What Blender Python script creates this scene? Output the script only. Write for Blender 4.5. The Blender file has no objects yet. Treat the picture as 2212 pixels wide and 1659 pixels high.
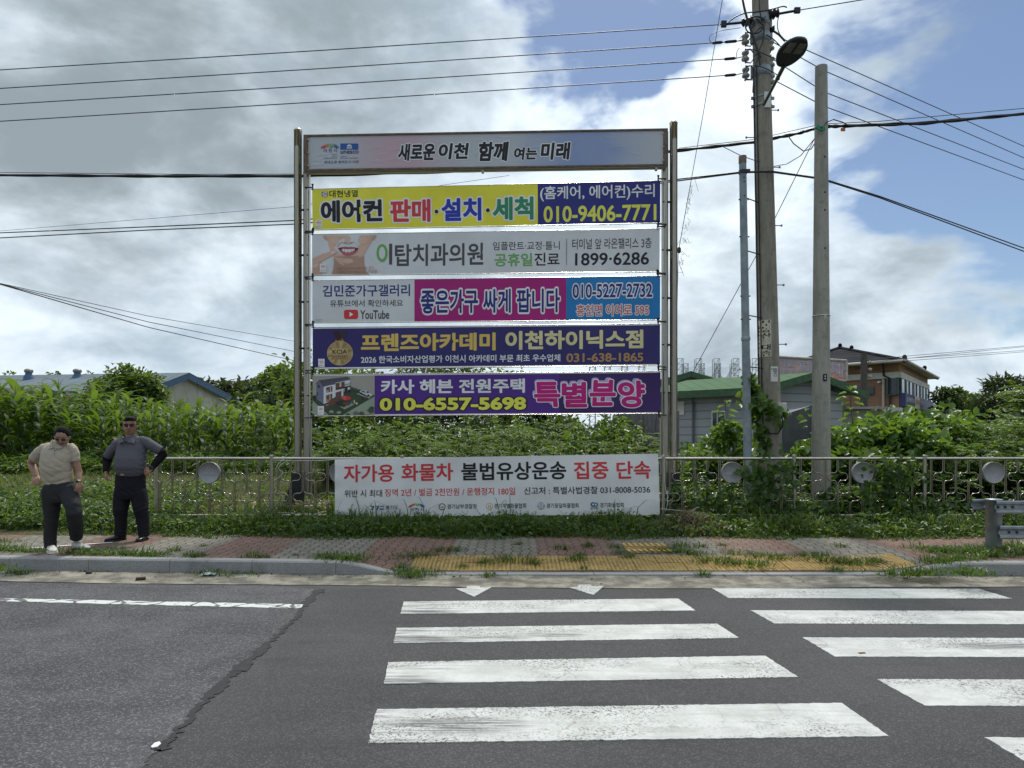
import bpy, bmesh, math, random
import numpy as np
from mathutils import Vector, Matrix
SC = bpy.context.scene
COL = SC.collection
R = math.radians
# ------------------------------------------------------------------ camera
F, CX, HY, CAMZ = 1526.0, 1106.0, 945.0, 1.6
cam_d = bpy.data.cameras.new("camera")
cam = bpy.data.objects.new("camera", cam_d)
COL.objects.link(cam)
cam.location = (0, 0, CAMZ)
cam.rotation_euler = (R(90), 0, 0)
cam_d.sensor_width = 36
cam_d.lens = 36 * F / 2212
cam_d.shift_y = (HY - 829.5) / 2212
cam_d.clip_start = 0.1
cam_d.clip_end = 3000
SC.camera = cam
SC.view_settings.view_transform = 'Standard'
SC.view_settings.look = 'None'
SC.view_settings.exposure = 0.33
SC.view_settings.gamma = 1.0
SC.cycles.max_bounces = 8
SC.cycles.transparent_max_bounces = 12

def P(px, py, d):
    """world point at depth d that the photograph shows at (px, py) (2212 x 1659 frame)"""
    return Vector(((px - CX) * d / F, d, CAMZ - (py - HY) * d / F))
def PG(px, py, z=0.0):
    return P(px, py, F * (CAMZ - z) / (py - HY))
def Q(x, y, d):
    return P(x / 1.80832, y / 1.80832, d)

# ------------------------------------------------------------------ sun and sky
SUN_EL, SUN_AZ = 60.0, 8.0          # degrees; azimuth clockwise from +Y (the far side)
sd = bpy.data.lights.new("sun", 'SUN')
sd.energy = 2.5
sd.angle = R(7)
sd.color = (1.0, 0.96, 0.88)
sun = bpy.data.objects.new("sun", sd)
COL.objects.link(sun)
sdir = Vector((math.sin(R(SUN_AZ)) * math.cos(R(SUN_EL)), math.cos(R(SUN_AZ)) * math.cos(R(SUN_EL)), math.sin(R(SUN_EL))))
sun.rotation_euler = sdir.to_track_quat('Z', 'Y').to_euler()
sun.location = sdir * 50

W = bpy.data.worlds.new("World")
SC.world = W
W.use_nodes = True
wt = W.node_tree
wt.nodes.clear()
def wn(t, **k):
    n = wt.nodes.new(t)
    for a, b in k.items():
        setattr(n, a, b)
    return n
def wlink(a, b):
    wt.links.new(a, b)
sky = wn('ShaderNodeTexSky', sky_type='NISHITA', sun_disc=False)
sky.sun_elevation = R(SUN_EL)
sky.sun_rotation = R(SUN_AZ)
sky.air_density = 1.0
sky.dust_density = 0.6
sky.ozone_density = 3.0
tc = wn('ShaderNodeTexCoord')
DIR = tc.outputs['Generated']
def wdir(px, py):
    return Vector(((px - CX) / F, 1.0, (HY - py) / F)).normalized()
def wmath(op, a, b=None, clamp=False):
    n = wn('ShaderNodeMath', operation=op, use_clamp=clamp)
    for i, v in enumerate((a, b)):
        if v is None: continue
        if isinstance(v, (int, float)): n.inputs[i].default_value = v
        else: wlink(v, n.inputs[i])
    return n.outputs[0]
def wblobs(lst):
    tot = None
    for c, r, w in lst:
        d = wn('ShaderNodeVectorMath', operation='DISTANCE')
        wlink(WARP, d.inputs[0])
        d.inputs[1].default_value = c
        m = wn('ShaderNodeMapRange', interpolation_type='SMOOTHSTEP')
        wlink(d.outputs['Value'], m.inputs['Value'])
        m.inputs['From Min'].default_value = r
        m.inputs['From Max'].default_value = r * 0.15
        m.inputs['To Min'].default_value = 0
        m.inputs['To Max'].default_value = w
        tot = m.outputs[0] if tot is None else wmath('ADD', tot, m.outputs[0])
    return tot
def wnoise(scale, detail, rough, off=(0, 0, 0), dist=0.0):
    mp = wn('ShaderNodeMapping')
    mp.inputs['Scale'].default_value = (1, 1, 1.9)
    mp.inputs['Location'].default_value = off
    wlink(DIR, mp.inputs['Vector'])
    n = wn('ShaderNodeTexNoise')
    wlink(mp.outputs[0], n.inputs['Vector'])
    n.inputs['Scale'].default_value = scale
    n.inputs['Detail'].default_value = detail
    n.inputs['Roughness'].default_value = rough
    n.inputs['Distortion'].default_value = dist
    return n
# warp the directions a little so that no cloud has a round outline
nw = wnoise(3.2, 5, 0.6, (4.1, 2.2, 0.3))
sub = wn('ShaderNodeVectorMath', operation='SUBTRACT')
wlink(nw.outputs['Color'], sub.inputs[0]); sub.inputs[1].default_value = (0.5, 0.5, 0.5)
scl = wn('ShaderNodeVectorMath', operation='SCALE')
wlink(sub.outputs[0], scl.inputs[0]); scl.inputs['Scale'].default_value = 0.30
addw = wn('ShaderNodeVectorMath', operation='ADD')
wlink(DIR, addw.inputs[0]); wlink(scl.outputs[0], addw.inputs[1])
WARP = addw.outputs[0]
n1 = wnoise(5.5, 9, 0.58, (0.3, 0.0, 0.7), 0.25)
n2 = wnoise(4.6, 8, 0.56, (2.3, 1.0, 0.1), 0.2)
BLUE = [(wdir(1265, 110), 0.15, 0.95), (wdir(1390, 20), 0.12, 0.55), (wdir(2110, 250), 0.26, 0.56), (wdir(1930, 110), 0.20, 0.36),
        (wdir(2250, 420), 0.20, 0.42), (wdir(2330, 120), 0.24, 0.45), (Vector((0.75, -0.4, 0.52)), 0.5, 0.5), (Vector((-0.6, -0.6, 0.5)), 0.5, 0.45)]
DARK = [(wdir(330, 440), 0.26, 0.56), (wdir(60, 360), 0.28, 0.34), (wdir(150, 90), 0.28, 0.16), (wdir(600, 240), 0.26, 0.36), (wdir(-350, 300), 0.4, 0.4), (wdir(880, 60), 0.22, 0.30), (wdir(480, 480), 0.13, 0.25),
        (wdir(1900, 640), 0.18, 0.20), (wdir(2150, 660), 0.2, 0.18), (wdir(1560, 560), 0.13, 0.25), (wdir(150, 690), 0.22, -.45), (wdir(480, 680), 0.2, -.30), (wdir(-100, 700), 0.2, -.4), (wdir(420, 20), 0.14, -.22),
        (Vector((0, -0.5, 0.86)), 0.6, -0.35), (Vector((0, -1.0, 0.12)), 1.0, 1.0), (Vector((-.7, -0.7, 0.12)), .7, .6), (Vector((.7, -0.7, 0.12)), .7, .6), (Vector((-0.95, -0.1, 0.25)), 0.7, 0.3), (Vector((0.95, -0.1, 0.25)), 0.7, 0.2)]  # low dark blobs: unseen clouds behind the camera, added to dim front light
GLOW = [(wdir(1480, 300), 0.30, 1.0), (wdir(1500, 40), 0.3, 0.6), (Vector((0.10, 0.45, 0.88)).normalized(), 0.62, 1.6), (wdir(100, 640), 0.16, 0.5), (wdir(1050, 400), 0.2, 0.5), (Vector((0, -0.5, 0.86)), 0.8, 1.1)]  # last blob: unseen bright sky behind the camera, added to light the banners
def wsmooth(v, a, b):
    m = wn('ShaderNodeMapRange', interpolation_type='SMOOTHSTEP')
    wlink(v, m.inputs['Value'])
    m.inputs['From Min'].default_value = a; m.inputs['From Max'].default_value = b
    return m.outputs[0]
n1c = wmath('MULTIPLY', wmath('SUBTRACT', n1.outputs['Fac'], 0.5), 2.1)
n2c = wmath('MULTIPLY', wmath('SUBTRACT', n2.outputs['Fac'], 0.5), 2.4)
blue = wsmooth(wmath('ADD', wblobs(BLUE), n1c), 0.28, 0.78)
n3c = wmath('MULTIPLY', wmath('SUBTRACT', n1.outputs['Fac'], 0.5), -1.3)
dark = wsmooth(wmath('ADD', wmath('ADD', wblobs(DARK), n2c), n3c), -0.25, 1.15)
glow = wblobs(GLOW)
def wmix(f, a, b):
    m = wn('ShaderNodeMix', data_type='RGBA')
    wlink(f, m.inputs['Factor'])
    for i, v in ((6, a), (7, b)):
        if isinstance(v, tuple): m.inputs[i].default_value = v + (1,)
        else: wlink(v, m.inputs[i])
    return m.outputs[2]
fine = wsmooth(n1.outputs['Fac'], 0.30, 0.68)
lightc = wmix(fine, (0.38, 0.47, 0.55), (0.70, 0.79, 0.86))
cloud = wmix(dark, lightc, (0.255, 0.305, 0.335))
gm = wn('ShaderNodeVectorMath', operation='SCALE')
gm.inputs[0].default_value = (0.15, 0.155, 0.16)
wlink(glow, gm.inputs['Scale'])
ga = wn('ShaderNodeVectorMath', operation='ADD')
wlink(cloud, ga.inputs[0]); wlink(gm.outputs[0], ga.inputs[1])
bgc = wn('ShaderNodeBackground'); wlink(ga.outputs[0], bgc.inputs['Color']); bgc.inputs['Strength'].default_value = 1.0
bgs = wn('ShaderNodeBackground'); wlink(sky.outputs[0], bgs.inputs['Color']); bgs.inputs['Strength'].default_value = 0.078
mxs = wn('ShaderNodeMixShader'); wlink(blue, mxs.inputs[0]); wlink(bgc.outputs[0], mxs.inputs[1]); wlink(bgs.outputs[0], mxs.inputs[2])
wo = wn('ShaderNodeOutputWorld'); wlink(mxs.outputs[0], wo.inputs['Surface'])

# ------------------------------------------------------------------ helpers
def tag(o, label=None, cat=None, group=None, kind=None):
    if label: o['label'] = label
    if cat: o['category'] = cat
    if group: o['group'] = group
    if kind: o['kind'] = kind
    return o
def empty(name, loc, label=None, cat=None, group=None):
    o = bpy.data.objects.new(name, None)
    o.empty_display_size = 0.2
    COL.objects.link(o)
    o.location = loc
    return tag(o, label, cat, group)
def rootloc(parent):
    v = Vector((0, 0, 0))
    while parent is not None:
        v += parent.location
        parent = parent.parent
    return v
def link_mesh(name, me, mats, parent=None, loc=None):
    o = bpy.data.objects.new(name, me)
    for m in (mats if isinstance(mats, (list, tuple)) else [mats]):
        me.materials.append(m)
    COL.objects.link(o)
    if parent is not None: o.parent = parent
    if loc is not None: o.location = loc
    return o
class MB:
    """collects world-space geometry for ONE mesh object"""
    def __init__(s):
        s.v, s.f, s.m, s.s = [], [], [], []
    def add(s, vs, fs, mi=0, sm=False):
        b = len(s.v)
        s.v.extend([tuple(x) for x in vs])
        for f in fs:
            s.f.append(tuple(b + i for i in f)); s.m.append(mi); s.s.append(sm)
        return s
    def quad(s, a, b, c, d, mi=0):
        return s.add([a, b, c, d], [(0, 1, 2, 3)], mi)
    def poly(s, pts, mi=0):
        return s.add(pts, [tuple(range(len(pts)))], mi)
    def box(s, c, size, rot=None, mi=0, bev=0.0):
        hx, hy, hz = size[0] / 2, size[1] / 2, size[2] / 2
        vs = [Vector((x * hx, y * hy, z * hz)) for z in (-1, 1) for y in (-1, 1) for x in (-1, 1)]
        fs = [(0, 2, 3, 1), (4, 5, 7, 6), (0, 1, 5, 4), (2, 6, 7, 3), (0, 4, 6, 2), (1, 3, 7, 5)]
        if bev:
            bm = bmesh.new()
            bv = [bm.verts.new(v) for v in vs]
            for f in fs: bm.faces.new([bv[i] for i in f])
            bmesh.ops.bevel(bm, geom=bm.edges[:], offset=bev, segments=2, affect='EDGES', profile=0.5)
            bm.verts.index_update()
            vs = [v.co.copy() for v in bm.verts]; fs = [tuple(v.index for v in f.verts) for f in bm.faces]
            bm.free()
        if rot is not None: vs = [rot @ v for v in vs]
        c = Vector(c)
        return s.add([v + c for v in vs], fs, mi)
    def tube(s, pts, r, n=8, cap=True, mi=0, sm=True, squash=None):
        pts = [Vector(p) for p in pts]
        k = len(pts)
        rs = r if isinstance(r, (list, tuple)) else [r] * k
        t0 = (pts[1] - pts[0]).normalized()
        up = Vector((0, 0, 1)) if abs(t0.z) < 0.9 else Vector((1, 0, 0))
        nx = t0.cross(up).normalized()
        vs, fs = [], []
        for i, p in enumerate(pts):
            t = (pts[min(i + 1, k - 1)] - pts[max(i - 1, 0)])
            t = t.normalized() if t.length > 1e-9 else t0
            nx = (nx - t * nx.dot(t))
            nx = nx.normalized() if nx.length > 1e-6 else t.orthogonal().normalized()
            ny = t.cross(nx)
            for j in range(n):
                a = 2 * math.pi * j / n
                vs.append(p + nx * (math.cos(a) * rs[i]) + ny * (math.sin(a) * rs[i]))
        for i in range(k - 1):
            for j in range(n):
                fs.append((i * n + j, i * n + (j + 1) % n, (i + 1) * n + (j + 1) % n, (i + 1) * n + j))
        s.add(vs, fs, mi, sm)
        if cap:
            s.add(vs[:n], [tuple(reversed(range(n)))], mi)
            s.add(vs[-n:], [tuple(range(n))], mi)
        return s
    def lathe(s, base, prof, n=16, axis=(0, 0, 1), mi=0, sm=True):
        ax = Vector(axis).normalized()
        nx = ax.orthogonal().normalized(); ny = ax.cross(nx)
        base = Vector(base); vs, fs = [], []
        for (r, h) in prof:
            for j in range(n):
                a = 2 * math.pi * j / n
                vs.append(base + ax * h + nx * (math.cos(a) * r) + ny * (math.sin(a) * r))
        for i in range(len(prof) - 1):
            for j in range(n):
                fs.append((i * n + j, i * n + (j + 1) % n, (i + 1) * n + (j + 1) % n, (i + 1) * n + j))
        s.add(vs, fs, mi, sm)
        s.add(vs[:n], [tuple(reversed(range(n)))], mi); s.add(vs[-n:], [tuple(range(n))], mi)
        return s
    def prism(s, pts, off, mi=0):
        """pts: closed outline; extruded by vector off"""
        off = Vector(off); n = len(pts)
        a = [Vector(p) for p in pts]; b = [p + off for p in a]
        fs = [tuple(range(n)), tuple(range(2 * n - 1, n - 1, -1))] + [(i, n + i, n + (i + 1) % n, (i + 1) % n) for i in range(n)]
        return s.add(a + b, fs, mi)
    def ellipsoid(s, c, r, rot=None, nu=16, nv=10, mi=0):
        c = Vector(c); vs, fs = [], []
        for i in range(nv + 1):
            th = math.pi * i / nv
            for j in range(nu):
                ph = 2 * math.pi * j / nu
                v = Vector((r[0] * math.sin(th) * math.cos(ph), r[1] * math.sin(th) * math.sin(ph), r[2] * math.cos(th)))
                if rot is not None: v = rot @ v
                vs.append(c + v)
        for i in range(nv):
            for j in range(nu):
                fs.append((i * nu + j, (i + 1) * nu + j, (i + 1) * nu + (j + 1) % nu, i * nu + (j + 1) % nu))
        return s.add(vs, fs, mi, True)
    def mesh(s, name, loc=Vector((0, 0, 0))):
        me = bpy.data.meshes.new(name)
        me.from_pydata([(v[0] - loc[0], v[1] - loc[1], v[2] - loc[2]) for v in s.v], [], s.f)
        me.polygons.foreach_set('material_index', s.m)
        me.polygons.foreach_set('use_smooth', s.s)
        me.update()
        return me
    def fix(s, me):
        bm = bmesh.new(); bm.from_mesh(me)
        bmesh.ops.remove_doubles(bm, verts=bm.verts, dist=1e-5)
        bmesh.ops.recalc_face_normals(bm, faces=bm.faces)
        bm.to_mesh(me); bm.free()
    def build(s, name, mats, parent=None, loc=None, fix=False):
        if parent is not None:
            me = s.mesh(name, rootloc(parent))
            if fix: s.fix(me)
            return link_mesh(name, me, mats, parent)
        if loc is None:
            a = np.array(s.v); loc = Vector(((a[:, 0].min() + a[:, 0].max()) / 2, (a[:, 1].min() + a[:, 1].max()) / 2, a[:, 2].min()))
        loc = Vector(loc)
        me = s.mesh(name, loc)
        if fix: s.fix(me)
        return link_mesh(name, me, mats, None, loc)
def np_mesh(name, V, Q4=None, T3=None, smooth=False):
    me = bpy.data.meshes.new(name)
    V = np.asarray(V, dtype=np.float32)
    Q4 = np.zeros((0, 4), np.int32) if Q4 is None else np.asarray(Q4, np.int32)
    T3 = np.zeros((0, 3), np.int32) if T3 is None else np.asarray(T3, np.int32)
    me.vertices.add(len(V)); me.vertices.foreach_set('co', V.ravel())
    me.loops.add(Q4.size + T3.size)
    me.loops.foreach_set('vertex_index', np.concatenate([Q4.ravel(), T3.ravel()]))
    me.polygons.add(len(Q4) + len(T3))
    st = np.concatenate([np.arange(len(Q4)) * 4, Q4.size + np.arange(len(T3)) * 3]).astype(np.int32)
    me.polygons.foreach_set('loop_start', st)
    if smooth: me.polygons.foreach_set('use_smooth', np.ones(len(st), bool))
    me.update(calc_edges=True)
    me.validate()
    return me
def copy_tree(o, parent=None):
    c = o.copy(); COL.objects.link(c)
    if parent is not None: c.parent = parent
    for ch in o.children: copy_tree(ch, c)
    return c

# ------------------------------------------------------------------ materials
def newmat(name):
    m = bpy.data.materials.new(name); m.use_nodes = True
    m.node_tree.nodes.clear()
    return m, m.node_tree
class N:
    """small node-graph writer"""
    def __init__(s, name):
        s.m, s.t = newmat(name)
        s.out = s.n('ShaderNodeOutputMaterial')
        s.tc = s.n('ShaderNodeTexCoord')
        s.geo = s.n('ShaderNodeNewGeometry')
    def n(s, t, **k):
        x = s.t.nodes.new(t)
        for a, b in k.items(): setattr(x, a, b)
        return x
    def set(s, sock, v):
        if isinstance(v, bpy.types.NodeSocket): s.t.links.new(v, sock)
        elif isinstance(v, tuple) and len(v) == 3 and sock.type == 'RGBA': sock.default_value = v + (1,)
        else: sock.default_value = v
    def noise(s, scale, detail=4, rough=0.55, vec=None, dist=0.0, scl=None):
        x = s.n('ShaderNodeTexNoise')
        v = vec if vec is not None else s.tc.outputs['Object']
        if scl is not None:
            mp = s.n('ShaderNodeMapping'); s.set(mp.inputs['Vector'], v); mp.inputs['Scale'].default_value = scl; v = mp.outputs[0]
        s.set(x.inputs['Vector'], v); x.inputs['Scale'].default_value = scale
        x.inputs['Detail'].default_value = detail; x.inputs['Roughness'].default_value = rough; x.inputs['Distortion'].default_value = dist
        return x.outputs['Fac']
    def voro(s, scale, feature='F1', vec=None, out='Distance', rnd=1.0):
        x = s.n('ShaderNodeTexVoronoi', feature=feature)
        s.set(x.inputs['Vector'], vec if vec is not None else s.tc.outputs['Object'])
        x.inputs['Scale'].default_value = scale; x.inputs['Randomness'].default_value = rnd
        return x.outputs[out]
    def ramp(s, v, a, b, lo=0.0, hi=1.0):
        x = s.n('ShaderNodeMapRange', interpolation_type='SMOOTHSTEP')
        s.set(x.inputs['Value'], v)
        x.inputs['From Min'].default_value = a; x.inputs['From Max'].default_value = b
        x.inputs['To Min'].default_value = lo; x.inputs['To Max'].default_value = hi
        return x.outputs[0]
    def mix(s, f, a, b, blend='MIX'):
        x = s.n('ShaderNodeMix', data_type='RGBA', blend_type=blend)
        s.set(x.inputs['Factor'], f); s.set(x.inputs[6], a); s.set(x.inputs[7], b)
        return x.outputs[2]
    def math(s, op, a, b=0.0, clamp=False):
        x = s.n('ShaderNodeMath', operation=op, use_clamp=clamp)
        s.set(x.inputs[0], a); s.set(x.inputs[1], b)
        return x.outputs[0]
    def bump(s, h, strength=0.3, dist=0.01):
        x = s.n('ShaderNodeBump'); s.set(x.inputs['Height'], h)
        x.inputs['Strength'].default_value = strength; x.inputs['Distance'].default_value = dist
        return x.outputs[0]
    def bsdf(s, col, rough=0.6, metal=0.0, spec=0.5, normal=None, alpha=None):
        x = s.n('ShaderNodeBsdfPrincipled')
        s.set(x.inputs['Base Color'], col); s.set(x.inputs['Roughness'], rough); s.set(x.inputs['Metallic'], metal)
        x.inputs['Specular IOR Level'].default_value = spec
        if normal is not None: s.set(x.inputs['Normal'], normal)
        if alpha is not None: s.set(x.inputs['Alpha'], alpha)
        return x.outputs[0]
    def surf(s, sh):
        s.t.links.new(sh, s.out.inputs['Surface']); return s.m
def simple(name, col, rough=0.6, metal=0.0, var=0.15, scale=6.0, bump=0.0, bscale=60.0, spec=0.5):
    g = N(name)
    f = g.noise(scale, 5, 0.6)
    c = g.mix(g.ramp(f, 0.3, 0.7), tuple(x * (1 - var) for x in col), tuple(min(1, x * (1 + var)) for x in col))
    nm = g.bump(g.noise(bscale, 4, 0.6), bump, 0.01) if bump else None
    return g.surf(g.bsdf(c, rough, metal, spec, nm))
def cloth(name, col, trans=0.35, rough=0.55, var=0.05):
    """thin printed fabric that lets some light through"""
    g = N(name)
    f = g.noise(1.7, 4, 0.55)
    c = g.mix(g.ramp(f, 0.3, 0.7), tuple(x * (1 - var) for x in col), tuple(min(1, x * (1 + var)) for x in col))
    a = g.bsdf(c, rough, 0, 0.3)
    t = g.n('ShaderNodeBsdfTranslucent'); g.set(t.inputs['Color'], c)
    m = g.n('ShaderNodeMixShader'); m.inputs[0].default_value = trans
    g.t.links.new(a, m.inputs[1]); g.t.links.new(t.outputs[0], m.inputs[2])
    return g.surf(m.outputs[0])
def leafmat(name, c0, c1, c2=None, trans=0.35, rough=0.45, clump=0.0, spec=0.4):
    g = N(name)
    rnd = g.geo.outputs['Random Per Island']
    c = g.mix(rnd, c0, c1)
    if c2 is not None:
        c = g.mix(g.ramp(g.math('FRACT', g.math('MULTIPLY', rnd, 7.31)), 0.80, 0.95), c, c2)
    if clump:
        k = g.ramp(g.noise(clump, 3, 0.5, vec=g.geo.outputs['Position']), 0.35, 0.65)
        c = g.mix(k, g.mix(0.55, c, tuple(x * 0.55 for x in c0)), c)
    a = g.bsdf(c, rough, 0, spec)
    t = g.n('ShaderNodeBsdfTranslucent')
    g.set(t.inputs['Color'], g.mix(0.6, c, g.mix(0.5, c, (0.5, 0.75, 0.05)), 'MIX'))
    m = g.n('ShaderNodeMixShader'); m.inputs[0].default_value = trans
    g.t.links.new(a, m.inputs[1]); g.t.links.new(t.outputs[0], m.inputs[2])
    return g.surf(m.outputs[0])
M = {}
def asphalt(name, base, hi, patch=0.12, big=0.5, vs=135):
    g = N(name)
    pos = g.geo.outputs['Position']
    v = g.voro(vs, vec=pos, out='Color')
    sep = g.n('ShaderNodeSeparateColor'); g.t.links.new(v, sep.inputs[0])
    sp = g.ramp(sep.outputs[0], 0.55, 1.0)
    nf = g.noise(210, 3, 0.7, vec=pos)
    c = g.mix(g.math('MULTIPLY', sp, g.ramp(nf, 0.35, 0.62)), base, hi)
    lo = g.noise(big, 5, 0.6, vec=pos)
    c = g.mix(g.ramp(lo, 0.3, 0.7, 0, 1), c, g.mix(patch, c, tuple(x * 2.2 for x in hi)))
    st = g.noise(2.3, 6, 0.65, vec=pos, scl=(0.35, 1.6, 1))
    c = g.mix(g.ramp(st, 0.52, 0.75, 0, 0.45), c, tuple(x * 0.55 for x in base))
    h = g.math('ADD', g.voro(110, vec=pos), g.math('MULTIPLY', nf, 0.6))
    return g.surf(g.bsdf(c, 0.82, 0, 0.35, g.bump(h, 0.55, 0.006)))
M['asphalt'] = asphalt('asphalt', (0.034, 0.034, 0.035), (0.120, 0.120, 0.122), 0.09)
M['old_asphalt'] = asphalt('worn_asphalt', (0.034, 0.034, 0.038), (0.19, 0.19, 0.20), 0.10, 0.9, 100)
M['seal'] = simple('tar_seal', (0.014, 0.014, 0.015), 0.8, var=0.3, scale=14, bump=0.3)
def m_gutter():
    g = N('gutter_concrete'); pos = g.geo.outputs['Position']
    a = g.noise(3.0, 6, 0.65, vec=pos); b = g.noise(60, 3, 0.7, vec=pos)
    c = g.mix(g.ramp(a, 0.38, 0.66), (0.13, 0.12, 0.10), (0.33, 0.305, 0.25))
    c = g.mix(g.ramp(b, 0.55, 0.72, 0, 0.7), c, (0.11, 0.10, 0.085))
    c = g.mix(g.ramp(g.noise(1.3, 5, 0.7, vec=pos), 0.58, 0.7, 0, 0.7), c, (0.10, 0.085, 0.065))
    return g.surf(g.bsdf(c, 0.9, 0, 0.2, g.bump(b, 0.6, 0.01)))
M['gutter'] = m_gutter()
def m_granite():
    g = N('granite_kerb'); pos = g.geo.outputs['Position']
    b = g.noise(140, 3, 0.7, vec=pos)
    c = g.mix(g.ramp(b, 0.38, 0.62), (0.19, 0.19, 0.195), (0.36, 0.36, 0.36))
    c = g.mix(g.ramp(g.noise(2.2, 6, 0.7, vec=pos), 0.48, 0.72, 0, 0.6), c, (0.13, 0.125, 0.115))
    return g.surf(g.bsdf(c, 0.75, 0, 0.3, g.bump(b, 0.25, 0.004)))
M['granite'] = m_granite()
def m_paver(name, ca, cb):
    g = N(name); pos = g.geo.outputs['Position']
    sep = g.n('ShaderNodeSeparateXYZ'); g.t.links.new(pos, sep.inputs[0])
    wx = g.math('MULTIPLY', g.math('SINE', g.math('MULTIPLY', sep.outputs[1], 2 * math.pi / 0.225)), 0.016)
    wy = g.math('MULTIPLY', g.math('SINE', g.math('MULTIPLY', sep.outputs[0], 2 * math.pi / 0.235)), 0.010)
    cmb = g.n('ShaderNodeCombineXYZ')
    g.set(cmb.inputs[0], g.math('ADD', sep.outputs[1], wy)); g.set(cmb.inputs[1], g.math('ADD', sep.outputs[0], wx))
    br = g.n('ShaderNodeTexBrick'); g.t.links.new(cmb.outputs[0], br.inputs['Vector'])
    br.offset = 0.5
    br.inputs['Scale'].default_value = 1.0
    br.inputs['Brick Width'].default_value = 0.225; br.inputs['Row Height'].default_value = 0.1175
    br.inputs['Mortar Size'].default_value = 0.0075; br.inputs['Mortar Smooth'].default_value = 0.25; br.inputs['Bias'].default_value = 0.0
    g.set(br.inputs['Color1'], ca); g.set(br.inputs['Color2'], cb); g.set(br.inputs['Mortar'], (0.045, 0.042, 0.032))
    a = g.noise(1.6, 6, 0.68, vec=pos)
    c = g.mix(g.ramp(a, 0.42, 0.7, 0, 0.55), br.outputs['Color'], (0.17, 0.155, 0.125))
    c = g.mix(g.ramp(g.noise(90, 3, 0.7, vec=pos), 0.35, 0.7, 0, 0.35), c, (0.09, 0.085, 0.075))
    h = g.math('ADD', g.math('MULTIPLY', br.outputs['Fac'], -1.0), g.math('MULTIPLY', g.noise(70, 3, 0.6, vec=pos), 0.25))
    return g.surf(g.bsdf(c, 0.88, 0, 0.2, g.bump(h, 0.8, 0.008)))
M['paver_grey'] = m_paver('grey_pavers', (0.245, 0.228, 0.19), (0.195, 0.18, 0.152))
M['paver_red'] = m_paver('red_pavers', (0.245, 0.142, 0.112), (0.195, 0.112, 0.09))
def m_tactile():
    g = N('yellow_tactile'); pos = g.geo.outputs['Position']
    a = g.noise(5.0, 6, 0.7, vec=pos)
    c = g.mix(g.ramp(a, 0.35, 0.7), (0.50, 0.31, 0.075), (0.62, 0.42, 0.13))
    c = g.mix(g.ramp(g.noise(9, 5, 0.75, vec=pos), 0.55, 0.72, 0, 0.7), c, (0.20, 0.15, 0.08))
    return g.surf(g.bsdf(c, 0.8, 0, 0.25, g.bump(g.noise(120, 3, 0.6, vec=pos), 0.3, 0.003)))
M['tactile'] = m_tactile()
M['tactile_low'] = simple('yellow_tactile_bed', (0.24, 0.165, 0.065), 0.9, var=0.35, scale=9)
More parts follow.
